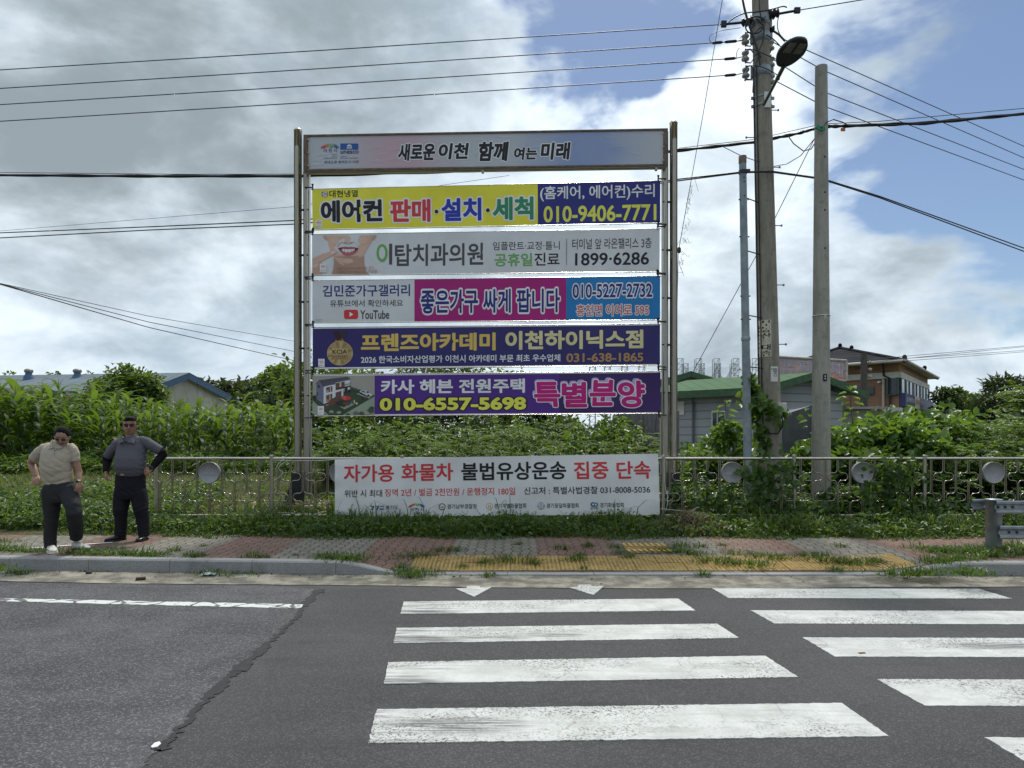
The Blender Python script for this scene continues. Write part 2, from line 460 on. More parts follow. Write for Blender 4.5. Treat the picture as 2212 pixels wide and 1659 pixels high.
def m_paint(worn=0.5, name='road_paint'):
    g = N(name); pos = g.geo.outputs['Position']
    white = g.mix(g.ramp(g.noise(4, 6, 0.65, vec=pos), 0.3, 0.7), (0.43, 0.44, 0.42), (0.57, 0.58, 0.56))
    white = g.mix(g.ramp(g.noise(0.9, 6, 0.7, vec=pos, scl=(1, 3, 1)), 0.5, 0.75, 0, 0.5), white, (0.36, 0.36, 0.35))
    # abrasion specks, denser in some places
    zone = g.ramp(g.noise(1.15, 4, 0.6, vec=pos, scl=(0.6, 1.6, 1)), 0.44, 0.62)
    speck = g.ramp(g.noise(60, 3, 0.75, vec=pos), 0.52, 0.60)
    c = g.mix(g.math('MULTIPLY', speck, g.math('ADD', g.math('MULTIPLY', zone, 0.95), 0.08)), white, (0.07, 0.07, 0.072))
    # rubber smears along the stripe
    sm = g.ramp(g.noise(2.2, 5, 0.6, vec=pos, scl=(0.75, 9.0, 1)), 0.48, 0.68, 0, 0.92)
    sx = g.n('ShaderNodeSeparateXYZ'); g.t.links.new(pos, sx.inputs[0])
    near = g.ramp(sx.outputs[0], -0.1, -1.0)
    c = g.mix(g.math('MULTIPLY', sm, g.math('ADD', g.math('MULTIPLY', near, 0.8), 0.2)), c, (0.09, 0.09, 0.10))
    # a few black tyre scuffs where cars turn across the stripes
    tot = None
    for (cx_, cy_, ax_, ay_) in ((-.80, 5.58, .50, .13), (-.15, 5.64, .34, .07), (.32, 5.70, .30, .06), (-.85, 6.45, .40, .09), (-.30, 3.92, .45, .12), (3.75, 5.40, .55, .10), (-.70, 4.60, .25, .10)):
        e = g.math('ADD', g.math('POWER', g.math('MULTIPLY', g.math('SUBTRACT', sx.outputs[0], cx_), 1 / ax_), 2.0), g.math('POWER', g.math('MULTIPLY', g.math('SUBTRACT', sx.outputs[1], cy_), 1 / ay_), 2.0))
        k_ = g.ramp(e, 1.3, .1)
        tot = k_ if tot is None else g.math('MAXIMUM', tot, k_)
    stx = g.ramp(g.noise(5, 4, 0.65, vec=pos, scl=(0.5, 12.0, 1)), 0.36, 0.60)
    c = g.mix(g.math('MULTIPLY', g.math('MULTIPLY', tot, stx), .9), c, (0.06, 0.06, 0.065))
    # hairline cracks
    wv = g.n('ShaderNodeVectorMath', operation='ADD')
    g.t.links.new(pos, wv.inputs[0])
    nv = g.n('ShaderNodeTexNoise'); g.t.links.new(pos, nv.inputs['Vector']); nv.inputs['Scale'].default_value = 7; nv.inputs['Detail'].default_value = 3
    sc = g.n('ShaderNodeVectorMath', operation='SCALE'); g.t.links.new(nv.outputs['Color'], sc.inputs[0]); sc.inputs['Scale'].default_value = 0.16
    g.t.links.new(sc.outputs[0], wv.inputs[1])
    mp = g.n('ShaderNodeMapping'); g.t.links.new(wv.outputs[0], mp.inputs['Vector']); mp.inputs['Scale'].default_value = (2.6, 1.1, 1)
    cr = g.ramp(g.voro(1.0, 'DISTANCE_TO_EDGE', vec=mp.outputs[0]), 0.002, 0.011, 1, 0)
    cr = g.math('MULTIPLY', cr, g.ramp(g.noise(1.7, 3, 0.5, vec=pos), 0.45, 0.6))
    c = g.mix(g.math('MULTIPLY', cr, 0.5), c, (0.14, 0.14, 0.14))
    return g.surf(g.bsdf(c, 0.7, 0, 0.3, g.bump(g.noise(130, 3, 0.6, vec=pos), 0.35, 0.003)))
M['paint'] = m_paint(0.5)
def m_crackpaint():
    g = N('cracked_line_paint'); pos = g.geo.outputs['Position']
    nv = g.n('ShaderNodeTexNoise'); g.t.links.new(pos, nv.inputs['Vector']); nv.inputs['Scale'].default_value = 9
    sc = g.n('ShaderNodeVectorMath', operation='SCALE'); g.t.links.new(nv.outputs['Color'], sc.inputs[0]); sc.inputs['Scale'].default_value = 0.12
    wv = g.n('ShaderNodeVectorMath', operation='ADD'); g.t.links.new(pos, wv.inputs[0]); g.t.links.new(sc.outputs[0], wv.inputs[1])
    mp = g.n('ShaderNodeMapping'); g.t.links.new(wv.outputs[0], mp.inputs['Vector']); mp.inputs['Scale'].default_value = (3.4, 4.5, 1); mp.inputs['Rotation'].default_value = (0, 0, 0.5)
    e = g.voro(1.0, 'DISTANCE_TO_EDGE', vec=mp.outputs[0])
    k = g.math('MAXIMUM', g.ramp(e, 0.03, 0.06, 1, 0), g.ramp(g.noise(11, 4, 0.7, vec=pos), 0.58, 0.66))
    c = g.mix(g.math('MULTIPLY', k, 0.9), (0.56, 0.58, 0.56), (0.07, 0.07, 0.072))
    return g.surf(g.bsdf(c, 0.75, 0, 0.3))
M['line_paint'] = m_crackpaint()
def m_soil():
    g = N('soil_and_dry_grass'); pos = g.geo.outputs['Position']
    a = g.noise(0.6, 7, 0.65, vec=pos); b = g.noise(14, 5, 0.7, vec=pos)
    c = g.mix(g.ramp(a, 0.4, 0.65), (0.060, 0.058, 0.028), (0.15, 0.125, 0.065))
    c = g.mix(g.ramp(b, 0.4, 0.65), c, (0.045, 0.052, 0.02))
    return g.surf(g.bsdf(c, 0.95, 0, 0.15, g.bump(b, 0.8, 0.04)))
M['soil'] = m_soil()
def m_steel(name, col=(0.60, 0.55, 0.48), rough=0.22):
    g = N(name); pos = g.geo.outputs['Position']
    f = g.noise(30, 3, 0.6, scl=(1, 1, 0.15))
    c = g.mix(g.ramp(f, 0.35, 0.7), tuple(x * 0.85 for x in col), col)
    c = g.mix(g.ramp(g.noise(5, 6, 0.7), 0.60, 0.75, 0, 0.6), c, tuple(x * 0.45 for x in col))
    return g.surf(g.bsdf(c, g.ramp(f, 0.3, 0.7, rough * 0.8, rough * 1.3), 1.0))
M['steel'] = m_steel('stainless_steel')
M['steel_dull'] = m_steel('dull_stainless', (0.46, 0.42, 0.36), 0.34)
M['zinc'] = simple('galvanised_steel', (0.36, 0.39, 0.41), 0.5, 0.75, 0.18, 9, 0.05)
M['zinc_pole'] = simple('galvanised_pole', (0.25, 0.29, 0.315), 0.55, 0.35, 0.22, 5)
M['black'] = simple('black_plastic', (0.013, 0.013, 0.014), 0.45, var=0.2)
M['blackpaint'] = simple('black_painted_steel', (0.018, 0.020, 0.026), 0.4, var=0.25)
M['rust'] = simple('rusty_edge', (0.16, 0.115, 0.085), 0.7, 0.3, 0.35, 12)
M['wire'] = simple('weathered_wire', (0.06, 0.06, 0.065), 0.5, 0.3)
M['cable'] = simple('black_cable', (0.012, 0.012, 0.013), 0.45)
def m_concrete(name, c0, c1, vert=True, streak=0.5):
    g = N(name); pos = g.geo.outputs['Position']
    a = g.noise(2.0, 7, 0.68, vec=pos, scl=(3, 3, 0.5) if vert else (1, 1, 1)); b = g.noise(55, 4, 0.7, vec=pos)
    c = g.mix(g.ramp(a, 0.36, 0.66), c0, c1)
    c = g.mix(g.ramp(g.noise(9, 6, 0.7, vec=pos), 0.5, 0.7, 0, streak), c, tuple(x * 0.62 for x in c0))
    c = g.mix(g.ramp(b, 0.55, 0.75, 0, 0.35), c, tuple(x * 0.5 for x in c0))
    return g.surf(g.bsdf(c, 0.88, 0, 0.25, g.bump(b, 0.4, 0.006)))
M['pole1'] = m_concrete('aged_concrete_pole', (0.225, 0.203, 0.165), (0.335, 0.31, 0.26))
M['pole2'] = m_concrete('pale_concrete_pole', (0.27, 0.26, 0.225), (0.38, 0.365, 0.32))
M['concrete'] = m_concrete('rough_concrete', (0.22, 0.20, 0.17), (0.34, 0.315, 0.27), False)
M['white'] = simple('white_paint', (0.72, 0.72, 0.70), 0.6, var=0.06)
M['offwhite'] = simple('aged_white_plaster', (0.55, 0.54, 0.50), 0.8, var=0.12, scale=3)
M['paper'] = simple('white_paper', (0.70, 0.70, 0.68), 0.7, var=0.05)
M['cream'] = simple('cream_sticker', (0.62, 0.58, 0.45), 0.6, var=0.08)
M['ink'] = simple('black_ink', (0.012, 0.012, 0.014), 0.55, var=0.1)
M['glass'] = simple('dark_window_glass', (0.025, 0.035, 0.04), 0.08, 0.0, 0.3, spec=0.8)
M['porcelain'] = simple('grey_porcelain', (0.34, 0.32, 0.29), 0.3, var=0.1)
M['wood'] = simple('weathered_wood', (0.085, 0.075, 0.065), 0.85, var=0.3, scale=10, bump=0.5)
M['twig'] = simple('twig_bark', (0.075, 0.058, 0.04), 0.9, var=0.3)
M['bark'] = simple('tree_bark', (0.10, 0.08, 0.06), 0.9, var=0.3, scale=8, bump=0.6)
# ------------------------------------------------------------------ terrain height
def sst(v, a, b):
    t = np.clip((v - a) / (b - a), 0, 1); return t * t * (3 - 2 * t)
def gz(x, y):
    x = np.asarray(x, float); y = np.asarray(y, float)
    l = 1 - sst(x, -5.5, 0.5)
    z = 0.12 + 0.06 * sst(y, 9.9, 11.2) + 0.20 * sst(y, 11.2, 13.0)
    z = z + l * (0.70 * np.clip((y - 12.8) / 7.6, 0, 1)) + (1 - l) * (0.35 * np.clip((y - 12.8) / 8.0, 0, 1))
    z = z + 0.03 * np.sin(x * 1.9 + y) * np.sin(y * 1.3 - x * 0.6) * sst(y, 10.2, 11.5)
    return z
def pav_back(x):
    return float(np.interp(x, [-14, -8.0, -5.2, -2.5, 14], [11.2, 10.95, 10.45, 10.2, 10.1]))
def kerb_y(x):
    return float(np.interp(x, [-30, -6.2, -2.4, -0.55, 30], [9.7, 8.50, 8.23, 8.13, 8.11]))
def kerb_drop(x):      # 1 = full height kerb, 0 = flush ramp
    if x < -2.08: return 1.0
    if x < -1.22: return float(1 - sst(x, -2.08, -1.22))
    if x < 4.28: return 0.0
    if x < 5.35: return float(sst(x, 4.28, 5.35))
    return 1.0
KERB_H, LOW_H = 0.155, 0.022
def kerb_h(x): return LOW_H + (KERB_H - LOW_H) * kerb_drop(x)
def pav_z(x, y):
    t = (y - kerb_y(x) - 0.16) / 1.05
    lo = LOW_H + 0.004 + (0.148 - LOW_H) * min(max(t, 0), 1)
    k = kerb_drop(x)
    return lo * (1 - k) + 0.148 * k + 0.004 * math.sin(x * 2.1) * math.sin(y * 3.3)

# ground: one sheet out to the horizon
xs = np.concatenate([[-900, -400, -150, -70, -40], np.arange(-28, 28.1, 0.5), [40, 70, 150, 400, 900]])
ys = np.concatenate([np.arange(9.85, 26.1, 0.4), [30, 40, 60, 100, 200, 450, 1200]])
X, Y = np.meshgrid(xs, ys)
Z = gz(X, Y) - 0.0
V = np.stack([X.ravel(), Y.ravel(), Z.ravel()], 1)
nx, ny = len(xs), len(ys)
ii = np.arange(ny - 1)[:, None] * nx + np.arange(nx - 1)[None, :]
Q4 = np.stack([ii, ii + 1, ii + nx + 1, ii + nx], -1).reshape(-1, 4)
ground = link_mesh('ground', np_mesh('ground', V, Q4, smooth=True), M['soil'])
tag(ground, kind='structure')

# road
b = MB(); b.quad((-90, -60, 0), (90, -60, 0), (90, 10.2, 0), (-90, 10.2, 0))
tag(b.build('road', M['asphalt'], loc=(0, 0, 0)), kind='structure')
# gutter strip of rough concrete
b = MB()
random.seed(5)
gx = [-30 + i * 0.25 for i in range(241)]
e0 = [(x, kerb_y(x) - 0.62 - 0.05 * math.sin(x * 0.9) + random.uniform(-0.012, 0.012) + (0.10 if x < -4 else 0) * min(1, (-x - 4) / 3 + 0.0)) for x in gx]
for i in range(240):
    x0, y0 = e0[i]; x1, y1 = e0[i + 1]
    b.quad((x0, y0, 0.006), (x1, y1, 0.006), (x1, kerb_y(x1) + 0.03, 0.010), (x0, kerb_y(x0) + 0.03, 0.010))
tag(b.build('gutter', M['gutter'], loc=(0, 0, 0)), kind='structure')
# older, coarser asphalt on the left with its torn seam
seam = [PG(690, 1274), PG(668, 1292), PG(642, 1330), PG(612, 1360), PG(566, 1402), PG(520, 1440), PG(462, 1493), PG(405, 1555), PG(355, 1610), PG(300, 1668), PG(230, 1760), PG(150, 1900)]
fs = []
for i in range(len(seam) - 1):
    for k in range(16):
        p = seam[i].lerp(seam[i + 1], k / 16)
        fs.append((p.x + random.uniform(-0.022, 0.022), p.y + random.uniform(-0.02, 0.02)))
b = MB()
xt, yt_ = fs[0]
top = [(xt - k * .5, max(yt_, kerb_y(xt - k * .5) - .66)) for k in range(1, 45)]
ol_ = fs[::-1] + top + [(top[-1][0], fs[-1][1])]
b.poly([(x, y, .003) for x, y in ol_])
tag(b.build('road_patch', M['old_asphalt'], loc=(0, 0, 0)), kind='structure')
b = MB()
for i in range(len(fs) - 1):
    if i > 110 and math.sin(i * .12) < -.1: continue
    (x0, y0), (x1, y1) = fs[i], fs[i + 1]
    wf = lambda k: .022 + .055 * (.5 + .5 * math.sin(k * .085 + 1.0)) * (.6 + .4 * math.sin(k * .41)) + .008 * math.sin(k * 1.9)
    w0, w1 = wf(i), wf(i + 1)
    b.quad((x0 - w0 * 0.6, y0, 0.0045), (x0 + w0, y0, 0.0045), (x1 + w1, y1, 0.0045), (x1 - w1 * 0.6, y1, 0.0045))
tag(b.build('road_seam', M['seal'], loc=(0, 0, 0)), kind='structure')

# painted markings
def stripe(c4, name='crosswalk_stripe', mat='paint', th=0.006, jit=0.0045, seg=0.025, skip=0.0):
    tl, tr, br, bl = c4
    n = max(8, int((tr - tl).length / seg)); m = max(3, int((tl - bl).length / seg))
    def edge(a, c, k, nrm):
        return [a.lerp(c, i / k) + nrm * random.uniform(-jit, jit) for i in range(k)]
    vv = Vector((0, 1, 0)); hh = Vector((1, 0, 0))
    out = edge(bl, br, n, vv) + edge(br, tr, m, hh) + edge(tr, tl, n, vv) + edge(tl, bl, m, hh)
    bb = MB(); bb.prism([Vector((p.x, p.y, 0.0)) for p in out], (0, 0, th))
    o = bb.build(name, M[mat], loc=(tl + br) / 2)
    return tag(o, kind='structure')
random.seed(8)
PGs = lambda l: [PG(*q) for q in l]
A = [[(871.7, 1300.6), (1465, 1294), (1501.9, 1319.8), (865.4, 1327.6)],
     [(856.7, 1357.6), (1549, 1348.5), (1596.4, 1379.3), (850, 1390.6)],
     [(839, 1431.8), (1653, 1417.8), (1723.8, 1464), (829, 1478.7)],
     [(813.6, 1533.8), (1818, 1520), (1919.8, 1591.8), (795.6, 1607.3)]]
for c in A: stripe(PGs(c))
for tl, bl in [((1538.6, 1271.9), (1573.6, 1292.5)), ((1621.6, 1319.5), (1672.3, 1348)), ((1733.6, 1378.3), (1803.6, 1419.5)),
               ((1893.9, 1468.6), (1997.8, 1525.6)), ((2127.3, 1594.6), (2290, 1692))]:
    a, c = PG(*tl), PG(*bl)
    L = Vector((2.80, 0.0, 0))
    stripe([a, a + L + Vector((0, -0.03, 0)), c + L + Vector((0, -0.03, 0)), c])
z3 = lambda x, y: PG(663.6 + .375 * x, 1133.7 + .375 * y)
for pts in ([(855, 373), (918, 370), (922, 357), (993, 357), (995, 367), (1060, 366), (962, 420)],
            [(1505, 365), (1563, 362), (1558, 351), (1635, 351), (1637, 359), (1708, 359), (1650, 410)]):
    bb = MB(); bb.prism([Vector((p.x, p.y, 0)) for p in [z3(*q) for q in pts]][::-1], (0, 0, 0.012))
    tag(bb.build('crosswalk_arrow', M['paint']), kind='structure')
a, b_, c, d = PG(-60, 1292), PG(655, 1307), PG(648, 1315.5), PG(-60, 1298.5)
stripe([a, b_, c, d], 'lane_line', 'line_paint', 0.0065, 0.012, 0.06)

# kerb of granite blocks, dropping to the ramp
b = MB()
xk = -13.05; J = 0.006
cuts = []
while xk < 14:
    L = 1.0
    cuts.append((xk, xk + L)); xk += L
for (x0, x1) in cuts:
    n = 8
    prof = []
    for i in range(n + 1):
        x = x0 + J / 2 + (x1 - x0 - J) * i / n
        y, h = kerb_y(x), kerb_h(x)
        bv = 0.018 * min(1, h / 0.1)
        prof.append([(x, y, -0.05), (x, y + 0.012, h - bv), (x, y + 0.012 + bv, h), (x, y + 0.165, h), (x, y + 0.165, -0.05)])
    vs = [p for q in prof for p in q]; fq = []
    for i in range(n):
        for j in range(4): fq.append((i * 5 + j, (i + 1) * 5 + j, (i + 1) * 5 + j + 1, i * 5 + j + 1))
    b.add(vs, fq)
    b.add(prof[0], [(0, 1, 2, 3, 4)]); b.add(prof[-1], [(4, 3, 2, 1, 0)])
tag(b.build('kerb', M['granite'], loc=(0, 0, 0)), kind='structure')

# pavement in red and grey-green bands
bands = [(-14, -9.2), (-8.2, -7.1), (-6.0, -4.95), (-3.95, -2.95), (-1.9, -0.78), (0.32, 1.40), (2.74, 3.80), (4.95, 7.6), (8.9, 10.2)]
bx = sorted(set([-14.0, 14.0] + [v for q in bands for v in q] + [round(-14 + 0.35 * i, 3) for i in range(81)]))
b = MB()
for i in range(len(bx) - 1):
    x0, x1 = bx[i], bx[i + 1]
    mid = (x0 + x1) / 2
    red = any(u <= mid <= v for u, v in bands)
    ny_ = 7
    for j in range(ny_):
        def pt(x, k):
            y0 = kerb_y(x) + 0.16; y1 = pav_back(x) + 0.15; y = y0 + (y1 - y0) * k / ny_
            return (x, y, pav_z(x, y))
        b.add([pt(x0, j), pt(x1, j), pt(x1, j + 1), pt(x0, j + 1)], [(0, 1, 2, 3)], 1 if red else 0, True)
tag(b.build('pavement', [M['paver_grey'], M['paver_red']], loc=(0, 0, 0)), kind='structure')
# white edging strip in the pavement at the far left
b = MB()
p0, p1 = Vector((-6.75, 8.98, 0)), Vector((-5.52, 9.75, 0))
dv = Vector((0.04, -0.05, 0))
for i in range(6):
    a, c = p0.lerp(p1, i / 6), p0.lerp(p1, (i + 1) / 6)
    b.quad((a.x, a.y, 0.157), (a.x + dv.x, a.y + dv.y, 0.157), (c.x + dv.x, c.y + dv.y, 0.157), (c.x, c.y, 0.157))
tag(b.build('pavement_line', M['white'], loc=p0), kind='structure')
# tactile paving: real domes and bars on yellow tiles
random.seed(3)
b = MB()
def dome(x, y, z, r=0.0155, h=0.006):
    n = 7
    v0 = [(x + r * math.cos(2 * math.pi * k / n), y + r * math.sin(2 * math.pi * k / n), z) for k in range(n)]
    v1 = [(x + r * .6 * math.cos(2 * math.pi * k / n), y + r * .6 * math.sin(2 * math.pi * k / n), z + h) for k in range(n)]
    b.add(v0 + v1, [(k, (k + 1) % n, n + (k + 1) % n, n + k) for k in range(n)] + [tuple(range(n, 2 * n))], 0, True)
for i in range(20):
    for j in range(2):
        x0 = -1.22 + i * 0.30; y0 = 8.315 + j * 0.30
        if x0 > 4.55 + 0.2 * (1 - j): continue
        t = 0.146
        P4 = [(x0 + .003, y0 + .003), (x0 + .297, y0 + .003), (x0 + .297, y0 + .297), (x0 + .003, y0 + .297)]
        dz = random.uniform(0.004, 0.010)
        b.add([(x, y, pav_z(x, y) + dz) for x, y in P4], [(0, 1, 2, 3)], 1)
        b.add([(x, y, pav_z(x, y) + (dz if q < 4 else -0.02)) for q, (x, y) in enumerate(P4 + P4)], [(q, 4 + q, 4 + (q + 1) % 4, (q + 1) % 4) for q in range(4)], 1)
        for a in range(6):
            for c in range(6):
                if random.random() < 0.06: continue
                x, y = x0 + 0.025 + a * 0.05, y0 + 0.025 + c * 0.05
                dome(x, y, pav_z(x, y) + dz)
for i in range(2):
    for j in range(2):
        x0 = 1.47 + i * 0.30; y0 = 9.02 + j * 0.30; dz = 0.008
        P4 = [(x0 + .003, y0 + .003), (x0 + .297, y0 + .003), (x0 + .297, y0 + .297), (x0 + .003, y0 + .297)]
        b.add([(x, y, pav_z(x, y) + dz) for x, y in P4], [(0, 1, 2, 3)], 1)
        for a in range(4):
            x = x0 + 0.04 + a * 0.073; y = y0 + 0.15
            b.box((x, y, pav_z(x, y) + dz + 0.003), (0.035, 0.27, 0.006))
tag(b.build('tactile_paving', [M['tactile'], M['tactile_low']], loc=(0, 0, 0)), kind='structure')
# grit along the gutter
random.seed(11)
b = MB()
for i in range(900):
    x = random.uniform(-9, 9); y = kerb_y(x) - abs(random.gauss(0, 0.16)) - 0.01
    if x > -1 and x < 5 and random.random() < 0.5: continue
    r = random.choice([0.004, 0.006, 0.006, 0.009, 0.014]) * random.uniform(0.7, 1.3)
    if random.random() < 0.02: r = 0.022
    vs = [Vector((random.uniform(-1, 1), random.uniform(-1, 1), random.uniform(0, 1))) * r for _ in range(6)]
    b.add([(x + v.x, y + v.y, 0.011 + v.z) for v in vs], [(0, 1, 2), (0, 2, 3), (3, 4, 5), (1, 4, 5), (2, 5, 3), (0, 4, 1)], random.choice([0, 0, 1]))
tag(b.build('gravel', [simple('grit_dark', (0.06, 0.05, 0.042), 0.9, var=0.4), simple('grit_pale', (0.30, 0.28, 0.24), 0.9, var=0.3)], loc=(0, 0, 0)), kind='stuff')

# ------------------------------------------------------------------ far buildings
def m_ribbed(name, col, period=0.3, axis=0, rough=0.5, dark=0.6, metal=0.2):
    g = N(name); pos = g.tc.outputs['Object']
    sp = g.n('ShaderNodeSeparateXYZ'); g.t.links.new(pos, sp.inputs[0])
    fr = g.math('FRACT', g.math('DIVIDE', sp.outputs[axis], period))
    ln = g.ramp(g.math('ABSOLUTE', g.math('SUBTRACT', fr, 0.5)), 0.0, 0.10)
    c = g.mix(ln, tuple(x * dark for x in col), col)
    c = g.mix(g.ramp(g.noise(0.7, 6, 0.65), 0.35, 0.75, 0, 0.5), c, tuple(x * 0.65 for x in col))
    return g.surf(g.bsdf(c, max(rough, .75), 0.0, 0.12, g.bump(ln, 0.5, 0.02)))
M['blue_roof'] = m_ribbed('blue_metal_roof', (0.15, 0.185, 0.215), 1.1, 0, 0.6, 0.66)
M['blue_trim'] = simple('blue_trim', (0.05, 0.12, 0.22), 0.6)
M['ribbed_wall'] = m_ribbed('pale_ribbed_wall', (0.52, 0.53, 0.46), 0.35, 0, 0.6, 0.8, 0.0)
M['siding'] = m_ribbed('grey_siding', (0.40, 0.42, 0.45), 0.262, 2, 0.5, 0.45, 0.1)
M['green_roof'] = m_ribbed('green_metal_roof', (0.060, 0.135, 0.060), 0.35, 0, 0.55, 0.8, 0.1)
M['green_trim'] = simple('green_fascia', (0.045, 0.105, 0.048), 0.6, var=0.25)
def tube_line(b, a, c, r, mi=0, n=6): b.tube([a, c], r, n, True, mi, False)

wh = empty('warehouse', (P(397, 862, 62).x, 62, 1.0), 'long cream warehouse with a blue ribbed roof beyond the corn', 'warehouse')
R0, R1 = P(397.5, 810.5, 60), P(-90, 817.5, 63)
E0, E1 = P(292, 851, 55), P(-90, 849, 56)
B0 = P(507, 866, 68); B0.z = E0.z
B1 = R1 + (B0 - R0)
gnd = lambda v, z=0.9: Vector((v.x, v.y, z))
b = MB(); b.poly([gnd(E0), gnd(B0), B0, R0, E0])
b.quad(gnd(E1), gnd(E0), E0, E1); b.quad(gnd(B0), gnd(B1), B1, B0); b.poly([gnd(B1), gnd(E1), E1, R1, B1])
b.build('wall', M['ribbed_wall'], wh)
b = MB()
ov = (R0 - R1).normalized() * 0.5
up = Vector((0, 0, 0.12))
for (a, c, e, f) in ((E1, E0, R0, R1), (R1, R0, B0, B1)):
    q = [a + up, c + ov + up, e + ov + up, f + up]
    b.prism(q, (0, 0, 0.10))
rf = b.build('roof', M['blue_roof'], wh)
b = MB()
for a, c in ((E0 + ov, R0 + ov), (R0 + ov, B0 + ov), (E1, E0 + ov)):
    a = a + Vector((0, -0.08, 0.08)); c = c + Vector((0, -0.08, 0.08))
    b.prism([a, c, c + Vector((0, 0, -0.42)), a + Vector((0, 0, -0.42))], (0, 0.06, 0))
b.build('fascia', M['blue_trim'], wh)
for px in (62, 167):
    p = P(px, 814.5, 60.5); b = MB()
    b.lathe(p, [(0.46, -0.35), (0.38, 0.05), (0.27, 0.22), (0.26, 0.36)], 14)
    v = b.build('ventilator_base', M['blue_trim'], wh)
    b = MB(); b.lathe(p + Vector((0, 0, 0.36)), [(0.26, 0), (0.33, 0.05), (0.35, 0.16), (0.32, 0.27), (0.18, 0.34), (0.03, 0.36)], 16)
    b.build('ventilator', simple('turbine_vent', (0.27, 0.25, 0.23), 0.5, 0.4, 0.3), wh)
# white boundary wall in front of it
b = MB()
c0, c1 = P(-60, 848, 38), P(133, 853, 40)
b.box(((c0.x + c1.x) / 2, 39, 2.55), (abs(c1.x - c0.x), 0.3, 3.2)); b.box(((c0.x + c1.x) / 2, 38.9, 4.2), (abs(c1.x - c0.x) + .1, 0.5, 0.12))
for k in range(4): b.box((c0.x + 1.2 + k * 1.35, 38.84, 3.9), (0.35, 0.06, 0.2), None, 1)
tag(b.build('boundary_wall', [M['offwhite'], M['rust']]), 'stained white plaster wall rising behind the corn at the far left', 'wall')

# front prefab shed
sh = empty('prefab_shed', (P(1650, 945, 23).x, 23, 0.5), 'grey horizontal-sided shed with a long green roof behind the tall poles', 'shed')
Lw, Cw = P(1395, 859, 24.6), P(1640, 848.5, 21.8)
Lw.z = Cw.z = 2.98
Gr = P(1820, 848, 23.2); Gr.z = Cw.z
Ap = (Cw + Gr) / 2; Ap.z = 3.50
bk = (Lw - Cw)
g0 = lambda v: Vector((v.x, v.y, 0.3))
def wallq(b, a, c, mi=0): b.quad(g0(a), g0(c), c, a, mi)
b = MB(); wallq(b, Lw, Cw); b.build('wall', M['siding'], sh)
b = MB(); b.poly([g0(Cw), g0(Gr), Gr, Ap, Cw]); wallq(b, Gr, Gr + bk); b.poly([g0(Gr + bk), g0(Lw), Lw, Ap + bk, Gr + bk]); b.build('wall', M['siding'], sh)
nrm = -bk.normalized() * 0.45
gd = (Gr - Cw).normalized() * 0.45
eL = Cw - gd + Vector((0, 0, -0.03)); eR = Gr + gd * 1.2 + Vector((0, 0, -0.06))
b = MB()
u2 = Vector((0, 0, 0.08))
b.prism([eL + bk + u2, eL + nrm + u2, Ap + nrm + u2, Ap + bk + u2], (0, 0, 0.07)); b.prism([Ap + bk + u2, Ap + nrm + u2, eR + nrm + u2, eR + bk + u2], (0, 0, 0.07))
b.build('roof', M['green_roof'], sh)
b = MB()
for a, c in ((eL + bk, eL + nrm), (eL + nrm, Ap + nrm), (Ap + nrm, eR + nrm)):
    o = Vector((-0.02, -0.05, 0))
    b.prism([a + o + Vector((0, 0, 0.17)), c + o + Vector((0, 0, 0.17)), c + o + Vector((0, 0, -0.06)), a + o + Vector((0, 0, -0.06))], (0.02, 0.05, 0))
b.build('fascia', M['green_trim'], sh)
wd = (Cw - Lw).normalized(); wn_ = Vector((wd.y, -wd.x, 0))
def on_wall(px, py, off=0.0):
    # point of the long wall under that pixel
    t = ((px - CX) / F * Lw.y - Lw.x) / (wd.x - (px - CX) / F * wd.y)
    p = Lw + wd * t
    return Vector((p.x, p.y, CAMZ - (py - HY) * p.y / F)) + wn_ * off
def wframe(b, px0, py0, px1, py1, t, off, mi=0):
    a, c, d, e = on_wall(px0, py0, off), on_wall(px1, py0, off), on_wall(px1, py1, off), on_wall(px0, py1, off)
    b.prism([a, c, d, e], -wn_ * t, mi)
b = MB(); wframe(b, 1539, 887, 1570, 923, 0.05, 0.06); w = b.build('window_frame', M['white'], sh)
b = MB(); wframe(b, 1541.5, 890.5, 1550, 919.5, 0.03, 0.075); wframe(b, 1553, 890.5, 1567, 919.5, 0.03, 0.075); b.build('pane', M['glass'], w)
b = MB(); tube_line(b, on_wall(1498, 858, .05), on_wall(1498, 960, .05), 0.03); tube_line(b, on_wall(1502, 868, .05), on_wall(1502, 960, .05), 0.012); b.build('downpipe', simple('grey_pipe', (.16, .16, .17)), sh)
# blank white notice sheet on the shed
b = MB()
for i in range(6):
    wframe(b, 1455, 866.5 + i * 5, 1479.5 - (i % 2), 871.5 + i * 5, 0.004, 0.03 + 0.012 * math.sin(i * 1.7))
tag(b.build('notice_sheet', M['paper']), 'blank wrinkled white sheet pinned to the grey shed wall', 'notice')
# gable window, half hidden by the tarpaulin
gdn = (Gr - Cw).normalized(); gn = Vector((gdn.y, -gdn.x, 0))
def on_gable(px, py, off=0.0):
    t = ((px - CX) / F * Cw.y - Cw.x) / (gdn.x - (px - CX) / F * gdn.y)
    p = Cw + gdn * t
    return Vector((p.x, p.y, CAMZ - (py - HY) * p.y / F)) + gn * off
b = MB(); b.prism([on_gable(1702, 883.5, .06), on_gable(1744, 883.5, .06), on_gable(1744, 905, .06), on_gable(1702, 905, .06)], -gn * .05); w = b.build('window_frame', M['white'], sh)
b = MB(); b.prism([on_gable(1705, 887, .075), on_gable(1742, 887, .075), on_gable(1742, 903, .075), on_gable(1705, 903, .075)], -gn * .03); b.build('pane', M['glass'], w)

